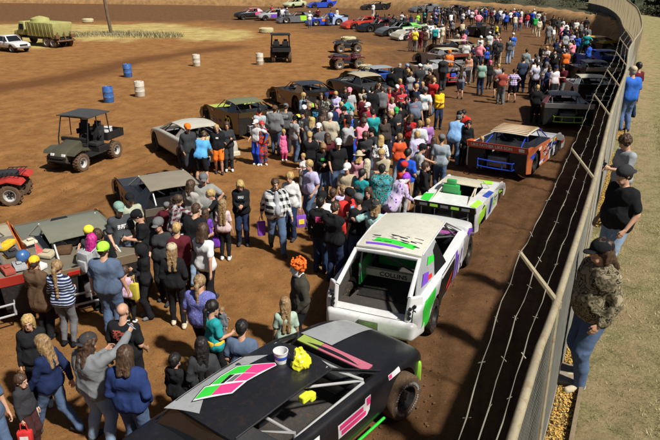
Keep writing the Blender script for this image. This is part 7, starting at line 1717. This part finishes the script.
 (444, 56, 1.82, 160, 'stand', 'm', ('jacket', 'charcoal'), ('baggy', 'charcoal'), ('short', 'brownhair'), None, 'standing figure in black overalls next to the white car', {}),
 (428, 59, 1.80, 175, 'pockets', 'm', ('tee', (.4, .4, .4)), ('shorts', K), ('short', 'darkhair'), None, 'man in a light grey shirt and long black shorts', {}),
 (418, 75, 1.78, 5, 'carry', 'm', ('tank', 'navy'), ('jeans', 'charcoal'), ('short', 'darkhair'), ('cap', K), 'man in a dark navy vest and cap holding something white', {}),
 (398, 64.5, 1.82, 160, 'bend', 'h', ('coat', K), ('jeans', K), ('buzz', 'greyhair'), None, 'bald man in a black coat bending over the blue car', {}),
 (392, 68, 1.78, 150, 'pockets', 'm', ('jacket', K), ('jeans', K), ('short', 'darkhair'), None, 'person in black left of the bald man', {}),
 (407, 64, 1.70, 40, 'stand', 'm', ('jacket', K), ('jeans', K), None, ('helmet', (.2, .3, .5)), 'driver in a pale blue and white helmet', {}),
 (404.5, 79, 1.34, 10, 'stand', 'k', ('tee', (.7, .2, .08)), ('jeans', K), ('short', 'brownhair'), None, 'child in a bright orange top', {}),
 (411, 72, 1.70, 170, 'stand', 'f', ('jacket', 'lightgrey'), ('jeans', K), ('bun', 'dirtyblond'), None, 'woman with a fair bun beside the driver in the helmet', {}),
 (467, 41, 1.78, 170, 'pockets', 'm', ('tee', (.55, .55, .55)), ('jeans', 'grey'), ('short', 'brownhair'), None, 'man in a white shirt walking past the cream spoiler', {}),
 (469.5, 54, 1.70, 175, 'stand', 'f', ('coat', (.55, .28, .18)), ('jeans', 'cream'), ('bob', 'dirtyblond'), None, 'woman in a long salmon tan coat', {}),
 (474, 52, 1.74, 170, 'pockets', 'm', ('jacket', K), ('jeans', K), ('short', 'darkhair'), None, 'person in black right of the salmon tan coat', {}),
 (487.5, 48, 1.38, 175, 'relax', 'k', ('tee', (.03, .09, .5)), ('jeans', K), ('short', 'brownhair'), ('cap', 'blue'), 'child in a blue shirt and blue cap', {}),
 (481, 36, 1.74, 20, 'stand', 'm', ('tee', (.5, .52, .52)), ('jeans', 'lightgrey'), ('short', 'blond'), ('cap', W), 'person in a pale shirt and white cap behind the race cars', {}),
 (490, 32, 1.86, 170, 'carry', 'm', ('jacket', (.45, .5, .5)), ('jeans', 'lightgrey'), ('short', 'brownhair'), ('cap', W), 'tall man in a pale blue grey jacket and white cap', {}),
 (500.5, 39, 1.70, 175, 'relax', 'f', ('jacket', 'charcoal'), ('jeans', 'khaki'), ('short', 'blond'), None, 'woman in a black top and khaki trousers standing apart', {}),
 (510.5, 37, 1.82, 176, 'stand', 'm', ('tee', (.09, .10, .11)), ('jeans', 'lightjeans'), ('short', 'darkhair'), None, 'man in a dark grey shirt and pale blue jeans', {}),
 (513.5, 33, 1.80, 170, 'stand', 'm', ('tee', (.03, .14, .6)), ('jeans', 'lightjeans'), ('short', 'blond'), ('cap', W), 'man in a bright blue shirt and white cap', {}),
 (550, 23, 1.86, 178, 'walk', 'm', ('coat', (.2, .2, .2)), ('baggy', 'grey'), ('short', 'brownhair'), None, 'tall man in a long grey outfit standing in the open', {}),
 (567, 49, 1.74, 178, 'stand', 'm', ('tee', (.7, .16, .03)), ('jeans', K), ('short', 'brownhair'), None, 'person in a bright orange shirt beside the number 9 shirt', {}),
 (555.5, 48, 1.80, 178, 'pockets', 'h', ('tee', K), ('jeans', K), ('short', 'darkhair'), None, 'big man in a black shirt with a pale number 9 on the back', dict(num9=1)),
 (527, 49, 1.76, 165, 'pockets', 'm', ('jacket', (.2, .25, .25)), ('jeans', 'grey'), ('short', 'darkhair'), None, 'man in a grey green jacket left of the white lavender shirts', {}),
 (536, 54, 1.72, 175, 'stand', 'm', ('tee', (.58, .55, .62)), ('jeans', 'lightgrey'), ('short', 'darkhair'), None, 'person in a white shirt behind the hands on hips man', {}),
 (596, 13, 1.80, 10, 'stand', 'm', ('jacket', (.6, .03, .03)), ('baggy', 'red'), ('short', 'darkhair'), None, 'person in a red race suit near the berm', {}),
]
def extras(d):
    fs = []
    if 'pp' in d: fs.append(print_patch(*d['pp'][:1], kind=d['pp'][1], w=d['pp'][2], h=d['pp'][3], z=d['pp'][4], front=d['pp'][5]))
    if 'bp' in d: BPLAB.append(d['bp']); fs.append(backpack(d['bpc']))
    if 'mask' in d: fs.append(mask_face)
    if 'vest' in d or 'redp' in d or 'innertee' in d:
        def vf(o, J, build, lod):
            R = J['R']; g = {'m': 1., 'h': 1.28}[build]
            if 'innertee' in d:
                V, F = nets([ell(J['chest']+A(0, -.115, -.06), (.075, .09, .27), k=.02), ell(J['waist']+A(0, -.15, -.02), (.09, .12, .16), k=.05)], .014); mobj('undershirt', np_mesh('undershirt', V, F, mats=[cloth((.32, .33, .36))]), o)
            elif 'vest' in d:
                for s in (-1, 1):
                    V, F = nets([cap(J['chest']+A(s*.12, -.02, .06), J['pel']+A(s*.13, -.02, .02), .115, .125, k=.02)]+[cap(J['sh'+n], J['el'+n], .078, .07, k=.03) for n in ('l' if s > 0 else 'r')], .016); mobj('jacket_half', np_mesh('jacket_half', V, F, mats=[cloth(K if s > 0 else (.62, .10, .03))]), o)
            else:
                for n in 'lr':
                    V, F = nets([cap(J['sh'+n]*.7+J['el'+n]*.3, J['el'+n]*.9+J['wr'+n]*.1, .088, .078, k=.02)], .016); mobj('sleeve_panel', np_mesh('sleeve_panel', V, F, mats=[cloth((.6, .04, .03))]), o)
        fs.append(vf)
    if 'beard' in d:
        def bf(o, J, build, lod):
            HR = J['HR']; V, F = nets([cap(J['head']+HR@A(-.035, -.055, -.09), J['head']+HR@A(.035, -.055, -.09), .034, k=.02), cap(J['head']+HR@A(-.055, -.03, -.04), J['head']+HR@A(-.04, -.05, -.09), .02, k=.02), cap(J['head']+HR@A(.055, -.03, -.04), J['head']+HR@A(.04, -.05, -.09), .02, k=.02)], .009); mobj('beard', np_mesh('beard', V, F, mats=[mat('hair_brownhair', NAMED['brownhair'], .55, kind='hair')]), o)
        fs.append(bf)
    if 'num9' in d:
        def nf(o, J, build, lod): lettering('9', .30, cloth('cream'), o, (0, .235, 1.30), (-1, 0, 0), (0, 0, 1), name='shirt_number')
        fs.append(nf)
    if 'belt' in d:
        def kf(o, J, build, lod):
            V, F = nets([cap(J['pel']+A(-.07, 0, .06), J['pel']+A(.07, 0, .06), .142, k=.02), ell(J['pel']+A(0, 0, .28), (.5, .5, .17), op='-'), ell(J['pel']+A(0, 0, -.17), (.5, .5, .17), op='-')], .012, zmin=None); mobj('belt', np_mesh('belt', V, F, mats=[cloth('gold')]), o)
        fs.append(kf)
    if not fs: return None
    def run(o, J, build, lod):
        for f in fs: f(o, J, build, lod)
    return run
LASTP = {}
def phone(o, J, lab):
    w = world_pt(o, (J['wrr']+J['wrl'])/2 if abs(J['wrr'][0]-J['wrl'][0]) < .2 else J['wrr'])
    f = (J['wrr']-J['elr']); f /= np.linalg.norm(f); w = world_pt(o, (J['wrr']+f*.10) if abs(J['wrr'][0]-J['wrl'][0]) > .2 else ((J['wrr']+J['wrl'])/2+A(0, -.09, .05)))
    t = empty('phone', w, o.rotation_euler[2]); MB().box((0, 0, 0), (.075, .010, .15), rot=(-.6, 0, 0)).build('case', M_seat, t, bevel=.008); MB().box((0, .007, .002), (.068, .002, .14), rot=(-.6, 0, 0)).build('screen', mat('phone_screen', (.1, .12, .15), .1, emit=(.5, .6, .8, .6)), t)
    tag(t, lab, 'phone')
for row in NEAR:
    px, py, h, yaw, pose, build, top, bot, hair, hat, lab, d = row
    o, J, s = person(px, py, h, yaw, pose, build, top, bot, hair, hat, label=lab, z=d.get('z', 0.), shoes=d.get('shoes', 'charcoal'), boots=d.get('boots', False), extra=extras(d))
    if 'dx' in d: o.location.x += d['dx']; o.location.y += d['dy']
    LASTP[lab] = (o, J)
    if d.get('phone'): phone(o, J, 'dark phone held by the ' + {2: 'teenager with curly brown hair'}.get(0, lab.split(' in a')[0].split(' looking')[0].split(' with')[0]) + (' at the fence' if px > 600 else (' in the grey hoodie' if px < 100 else ' in the black cap')))

# the far crowd
rf = random.Random(21)
CN = dict(black=K, grey='grey', white=W, navy='navy', red='red', blue='blue', pink='pink', tan='tan', green='green', maroon='maroon', charcoal='charcoal', orange='orange', teal='teal', lavender='lavender', yellow='yellow', cream='cream', lime='lime')
FAR = [ # px, py(head top), colour, trousers
 (272, 5, 'red', 'black'), (278.5, 7, 'black', 'black'), (282, 7, 'white', 'grey'), (287, 8, 'grey', 'black'), (309.5, 11, 'white', 'grey'), (318, 8, 'maroon', 'black'), (331, 10, 'blue', 'black'), (337, 8, 'cream', 'grey'),
 (377, 12, 'black', 'black'), (385, 14, 'charcoal', 'black'), (389, 14, 'maroon', 'black'), (394, 14, 'grey', 'black'), (402, 12, 'white', 'black'), (407, 15, 'maroon', 'black'), (411, 14.5, 'blue', 'black'), (418, 12.7, 'lime', 'grey'), (424.5, 10, 'teal', 'black'),
 (427, 6, 'navy', 'black'), (433.6, 11, 'black', 'black'), (436, 7, 'blue', 'black'), (443.5, 9, 'grey', 'lightjeans'), (411, 29, 'pink', 'cream'), (415.5, 28, 'yellow', 'grey'), (420.5, 28, 'maroon', 'maroon'), (423.6, 27, 'black', 'black'), (435.5, 25.5, 'teal', 'black'), (443, 24.5, 'cream', 'tan'), (431, 27, 'white', 'grey'),
 (453, 20, 'grey', 'black'), (463, 21, 'tan', 'black'), (457, 30, 'tan', 'grey'), (464.5, 31, 'pink', 'grey'), (448, 27, 'charcoal', 'black'),
 (497, 24, 'yellow', 'black'), (492.5, 25, 'black', 'black'), (505.5, 9, 'navy', 'navy'), (501, 8, 'white', 'grey'), (516, 14, 'cream', 'jeans'), (521, 14, 'pink', 'jeans'), (528, 13, 'red', 'lavender'), (536, 15, 'green', 'tan'), (540, 18, 'cream', 'cream'), (545, 13, 'grey', 'black'), (511, 12, 'white', 'black'),
 (542, 45, 'black', 'black'), (548, 46, 'white', 'black'), (560, 44, 'black', 'black'), (564.5, 29, 'red', 'black'), (571, 40, 'cream', 'grey'), (573, 32, 'lavender', 'black'), (578, 34, 'blue', 'black'), (588, 32, 'teal', 'black'), (590, 43, 'blue', 'grey'), (582, 39, 'teal', 'grey'),
 (567, 22, 'white', 'black'), (572, 20, 'black', 'black'), (577, 19, 'white', 'black'), (582, 21, 'grey', 'black'), (559, 17, 'charcoal', 'black'), (554, 15, 'black', 'black'), (563, 18, 'white', 'grey'), (587, 17, 'black', 'black'), (591, 13, 'black', 'black'), (586, 25, 'white', 'black'),
 (571, 27, 'maroon', 'black'), (577, 27, 'black', 'black'),
]
k = 0
for i in range(34):   # the line of people before the berm
    px = 436+i*3.1+rf.uniform(-1, 1); py = 8.5+rf.uniform(-2.6, 3.2)+(px-436)*.018
    FAR.append((px, py, rf.choice(['black', 'black', 'black', 'charcoal', 'navy', 'white', 'white', 'grey', 'pink', 'maroon', 'lavender', 'blue']), rf.choice(['black', 'black', 'grey', 'darkjeans'])))
for i in range(9):
    px = 393+i*5.6+rf.uniform(-1.5, 1.5); FAR.append((px, 16+rf.uniform(-2, 2), rf.choice(['black', 'charcoal', 'navy', 'grey']), 'black'))
FAR = [f_ for f_ in FAR if f_[0] < 600]
CARS = [(o, P(*o.location[:3])) for o in bpy.data.objects if o.get('category') == 'race car']
HC = ['dark hair', 'fair hair', 'brown hair', 'a white cap', 'a black cap', 'a grey cap']
def crowd(rows, suffix, group):
    seen = {}
    for (px, py, c1, c2) in rows:
        h = rf.uniform(1.6, 1.85); hk = rf.choice([0, 1, 2, 2, 3, 0, 4, 4, 5, 1, 2, 0]); kid_ = rf.random() < .2 and py > 10; h = h*.75 if kid_ else h
        hair = [('short', 'darkhair'), ('short', 'blond'), ('bob', 'brownhair'), ('short', 'brownhair'), ('short', 'darkhair'), ('short', 'brownhair')][hk]; hat = [None, None, None, ('cap', W), ('cap', K), ('cap', 'grey')][hk]
        pose = rf.choice(['stand', 'relax', 'pockets', 'phone', 'carry', 'cross', 'hips', 'onephone', 'walk', 'akimbo']); bld = rf.choice(['m', 'f', 'm', 'h']); kd = rf.choice(['tee', 'jacket', 'tee']); yaw = rf.choice([rf.uniform(-60, 60), rf.uniform(130, 230)])
        o, J, s = person(px, py, h, yaw, pose, bld, (kd, CN.get(c1, c1)), ('jeans', c2), hair, hat, group=group, lod=1 if py > 75 else None, extra=print_patch(rf.choice([W, 'lightgrey', 'red', 'gold', 'skyblue', W]), 'script', rf.uniform(.12, .22), rf.uniform(.07, .18), 1.30, rf.random() < .5) if py > 75 and rf.random() < .4 else None)
        base = '%s in a %s and %s trousers, %s' % ('child' if kid_ else 'person', c1+{'tee': ' shirt', 'jacket': ' jacket'}[kd], {'darkjeans': 'dark jeans', 'lightjeans': 'pale jeans'}.get(c2, c2), HC[hk])
        seen.setdefault(base.replace('jeans trousers', 'jeans'), []).append((o, px))
    for base, L_ in seen.items():
        L_.sort(key=lambda a: a[1]); n = len(L_)
        for q_, (o, px) in enumerate(L_):
            if n == 1: e = suffix
            elif n == 2: e = suffix+', '+('left' if q_ == 0 else 'right')+' of two'
            else: e = suffix+', '+(['leftmost', 'second from left', 'third from left', 'fourth from left', 'fifth from left', 'sixth from left'][min(q_, 5)] if q_ < n-1 else 'rightmost')
            o['label'] = base+', '+e; o['category'] = 'person'; o['group'] = group
crowd(FAR, 'far crowd', 'people in the far crowd')
# people standing between the ones above, where the photograph shows heads packed close together
bpy.context.view_layer.update()
CARB = []
for o in bpy.data.objects:
    if o.get('category') in ('race car', 'utility vehicle'): CARB.append((o.location.x, o.location.y, o.rotation_euler[2]))
def free(x, y, d0):
    if any((x-q['o'].location.x)**2+(y-q['o'].location.y)**2 < d0*d0 for q in PEOPLE): return False
    for (cx, cy, a) in CARB:
        dx, dy = x-cx, y-cy; u = dx*cos(a)+dy*sin(a); v = -dx*sin(a)+dy*cos(a)
        if abs(u) < 2.5 and abs(v) < 1.15: return False
    return True
def fill(boxes, d0):
    out = []
    for (x0, x1, y0, y1, n, slope) in boxes:
        k = 0
        for _ in range(400):
            if k >= n: break
            px = rf.uniform(x0, x1); py = rf.uniform(y0, y1)+slope*(px-x0); v = G(px, py, 1.7)
            if not free(v.x, v.y, d0) or any((v.x-a)**2+(v.y-b)**2 < d0*d0 for a, b, *_ in out): continue
            out.append((v.x, v.y, px, py)); k += 1
    return [(px, py, rf.choice(['black', 'black', 'black', 'charcoal', 'charcoal', 'grey', 'navy', 'white', 'maroon', 'brown', 'tan', 'lavender', 'teal', 'red', 'lightgrey', 'navy', 'pink']), rf.choice(['black', 'jeans', 'darkjeans', 'grey', 'charcoal'])) for (_, _, px, py) in out]
crowd(fill([(292, 350, 95, 140, 12, 0), (345, 432, 92, 150, 13, 0), (375, 440, 60, 90, 12, 0), (300, 345, 150, 195, 3, 0), (345, 372, 160, 195, 5, 0)], .46), 'central crowd', 'people in the central crowd')
crowd(fill([(105, 215, 190, 225, 4, 0)], .5), 'left crowd', 'people in the left crowd')
crowd(fill([(525, 570, 40, 66, 9, 0), (545, 592, 22, 45, 10, 0), (425, 500, 22, 50, 10, 0)], .5), 'right crowd', 'people in the right hand crowd')

# person in white overalls leaning on the black car beyond
o, J, s = person(373, 3, 1.78, 150, 'reach', 'm', ('jacket', W), ('baggy', W), ('short', 'brownhair'), None, label='person in white overalls leaning over the farthest black car')

# ---------------------------------------------------------------- things held and left about
def bag(px, py, z, col, lab, w=.26, h=.32, col2=None, at=None):
    v = Vector(at) if at is not None else G(px, py, z+h*.5); t = empty('bag', (v.x, v.y, z), rnd.uniform(-.4, .4))
    q = MB(); q.hexa([(-w*.45, -.05, 0), (w*.45, -.05, 0), (w*.45, .05, 0), (-w*.45, .05, 0), (-w*.5, -.045, h), (w*.5, -.045, h), (w*.5, .045, h), (-w*.5, .045, h)]); q.build('bag_body', cloth(col), t, bevel=.02, smooth=True)
    if col2: MB().box((0, -.056, h*.5), (w*.55, .006, h*.4)).build('bag_print', cloth(col2), t)
    MB().tube([(-w*.25, 0, h-.02), (-w*.18, 0, h+.12), (w*.18, 0, h+.12), (w*.25, 0, h-.02)], .009, 5).build('strap', cloth(col), t); tag(t, lab, 'bag'); return t
def hand_at(lab, side='r'): o, J = LASTP[lab]; f = J['wr'+side]-J['el'+side]; f /= np.linalg.norm(f); return world_pt(o, J['wr'+side]+f*.10)
def hang(plab, side, col, lab, w=.26, h=.32, col2=None):
    p = hand_at(plab, side); return bag(0, 0, p.z-h-.10, col, lab, w, h, col2, at=(p.x, p.y, 0))
hang('bearded man in a black and white plaid shirt and jeans', 'r', (.22, .06, .5), 'purple bag held by the bearded man in plaid', .2, .36)
hang('blond woman in a white jacket behind the man in plaid', 'l', (.2, .07, .42), 'purple trick or treat bag with a yellow print held by the blond woman', .26, .32, 'yellow')
hang('blond girl in a black hoodie looking back towards the camera', 'r', K, 'black drawstring bag with a white print held by the blond girl', .28, .40, 'lightgrey')
hang('woman in a navy and maroon coat and jeans walking left', 'l', (.55, .5, .5), 'white paper bag held by the woman walking left', .26, .34, 'pink')
hang('girl with very long wavy hair, pale pink top and black leggings', 'l', (.2, .05, .5), 'purple bag held by the girl with very long wavy hair', .18, .24)
hang('man in a bright light blue shirt and black shorts bending forward', 'l', (.02, .03, .08), 'dark navy bag beside the man in light blue', .34, .30)
hang('child in a black and dark red costume at the left edge', 'r', (.5, .03, .03), 'red bag held by the costumed child', .2, .2, W)
hang('boy in a black hooded tracksuit with folded arms', 'r', (.5, .42, .05), 'yellow green bag beside the boy in the black tracksuit', .22, .34)
# bucket and yellow bag on the black car
rz0 = carA.matrix_basis
v = G(281, 362, 1.1)
def on_car(px, py, z): return G(px, py, z)
p = on_car(281, 362, 1.40); t = empty('bucket', (p.x, p.y, 1.405), 0, .76); MB().lathe([(0, 0), (.105, 0), (.13, .22), (.137, .22), (.137, .235), (.122, .235), (.10, .02), (0, .02)], n=24).build('pail', paint('white'), t, smooth=True)
MB().lathe([(.1195, .09), (.1265, .155)], n=24).build('blue_band', MBL, t, smooth=True); MB().tube([(.13, 0, .2), (.17, 0, .14), (.17, .02, .05)], .004, 5).build('handle', M_steel, t); tag(t, 'white plastic bucket with a blue band on the roof of the black car', 'bucket')
p = on_car(301, 367, 1.40); V, F = nets([ell((0, 0, .13), (.12, .085, .15), k=.03), cap((-.05, 0, .22), (-.07, .01, .31), .045, .03, k=.05), cap((.04, 0, .2), (.02, .02, .33), .03, .016, k=.05), ell((.05, .02, .07), (.11, .09, .08), k=.05), ell((-.04, .0, .05), (.10, .08, .06), k=.05)], .010, noise=.028, nscale=34)
t = empty('plastic_bag', (p.x, p.y, 1.385), .3, .85); mobj('sack', np_mesh('sack', V, F, mats=[mat('yellow_plastic', (.72, .68, .03), .35, var=.2, vscale=14, spec=.6)]), t); tag(t, 'bright yellow plastic bag on the roof edge of the black car', 'plastic bag')
# the baby, carried
oB, JB = LASTP['woman with a dark ponytail and a teal top carrying a baby']; pB = world_pt(oB, A(.05, -.22, 1.17))
ob, Jb, sb = person(0, 0, .62, math.degrees(oB.rotation_euler[2])-150, 'stand', 'k', ('jacket', 'grey'), ('baggy', 'grey'), ('short', 'dirtyblond'), None, label='baby in a grey jacket carried on the arm of the woman in teal', at=(pB.x, pB.y)); ob.location.z = .80; ob.name = 'baby'
# yellow hat held, balloons
p = hand_at('man in a pink cap and light grey shirt', 'r'); V, F = nets([ell((0, 0, .05), (.085, .105, .07)), ell((0, 0, 0), (.19, .21, .018), k=.02)], .014); o = mobj('hat', np_mesh('hat', V, F, mats=[cloth('yellow')])); o.location = p; tag(o, 'yellow brimmed hat held by the man in the pink cap', 'hat')
def balloon(px, py, z, col, lab, s=1.):
    v = G(px, py, z); t = empty('balloon', v, 0, s); V, F = nets([ell((0, 0, 0), (.13, .13, .15)), cap((0, 0, -.1), (0, 0, -.17), .05, .008, k=.04)], .02); mobj('balloon_skin', np_mesh('balloon_skin', V, F, mats=[mat('balloon_'+lab.split()[0], hexc(col), .25, var=.05, spec=.6)]), t); MB().tube([(0, 0, -.17), (.02, 0, -.6)], .003, 4).build('string', cloth('white'), t); tag(t, lab, 'balloon')
balloon(313.5, 107, 1.35, 'lime', 'lime green balloon beside the dark haired woman leaning', 1.); balloon(298, 118.5, 1.2, 'yellow', 'yellow balloon beside the charcoal shirt with the ring print', 1.1)
# goods laid out on the left cars: loose panels, helmets, flags
def on(px, py, z, mb, name, m, lab, cat, rz=0., bev=.01):
    v = G(px, py, z); o = mb.build(name, m, None, v, (0, 0, rz), bevel=bev, smooth=True); tag(o, lab, cat); return o
def hel(px, py, z, col, lab): v = G(px, py, z); t = empty('helmet', v, rnd.uniform(0, 6)); V, F = nets([ell((0, 0, .13), (.12, .14, .13)), ell((0, -.14, .12), (.09, .08, .05), k=.02, op='-')], .012); mobj('helmet_shell', np_mesh('helmet_shell', V, F, mats=[paint(col)]), t); MB().box((0, -.11, .12), (.15, .03, .08)).build('visor', M_glass, t, bevel=.01); tag(t, lab, 'helmet')
hel(24, 262, 1.0, (.04, .12, .3), 'bright blue helmet beside the person in the orange knitted hat')
v = G(37, 256, .98); t = empty('pennant', v, .4, .5); MB().prism([(0, 0), (0, .62), (.30, .12)], 'y', -.004, .004).build('cloth', cloth((.6, .12, .12)), t); MB().tube([(0, 0, -.05), (0, 0, .66)], .010, 6).build('stick', cloth('tan'), t); tag(t, 'red triangular pennant standing on the cluttered car deck', 'pennant')
V2 = random.Random(8); goods = [(12, 255, 'charcoal', 'black box'), (7, 247, 'gold', 'yellow panel'), (30, 244, 'cream', 'cream tray'), (48, 256, 'tan', 'tan box'), (58, 245, 'lightgrey', 'grey tray'), (64, 252, 'brown', 'brown bag'), (20, 268, 'lightgrey', 'pale folded cloth'), (8, 272, 'rust', 'rust coloured folded cloth'), (72, 243, 'grey', 'grey box'), (40, 268, 'white', 'white carton')]
for k, (px, py, c, nm) in enumerate(goods):
    mb = MB().box((0, 0, .05), (V2.uniform(.2, .42), V2.uniform(.15, .3), V2.uniform(.05, .13)), rot=(V2.uniform(-.06, .06), V2.uniform(-.06, .06), 0)).box((.02, 0, .11), (.12, .10, .03)); on(px, py, .95, mb, nm.split()[-1], cloth(c), nm+' lying on the cluttered race car deck at the left', nm.split()[-1], V2.uniform(0, 3), .015)
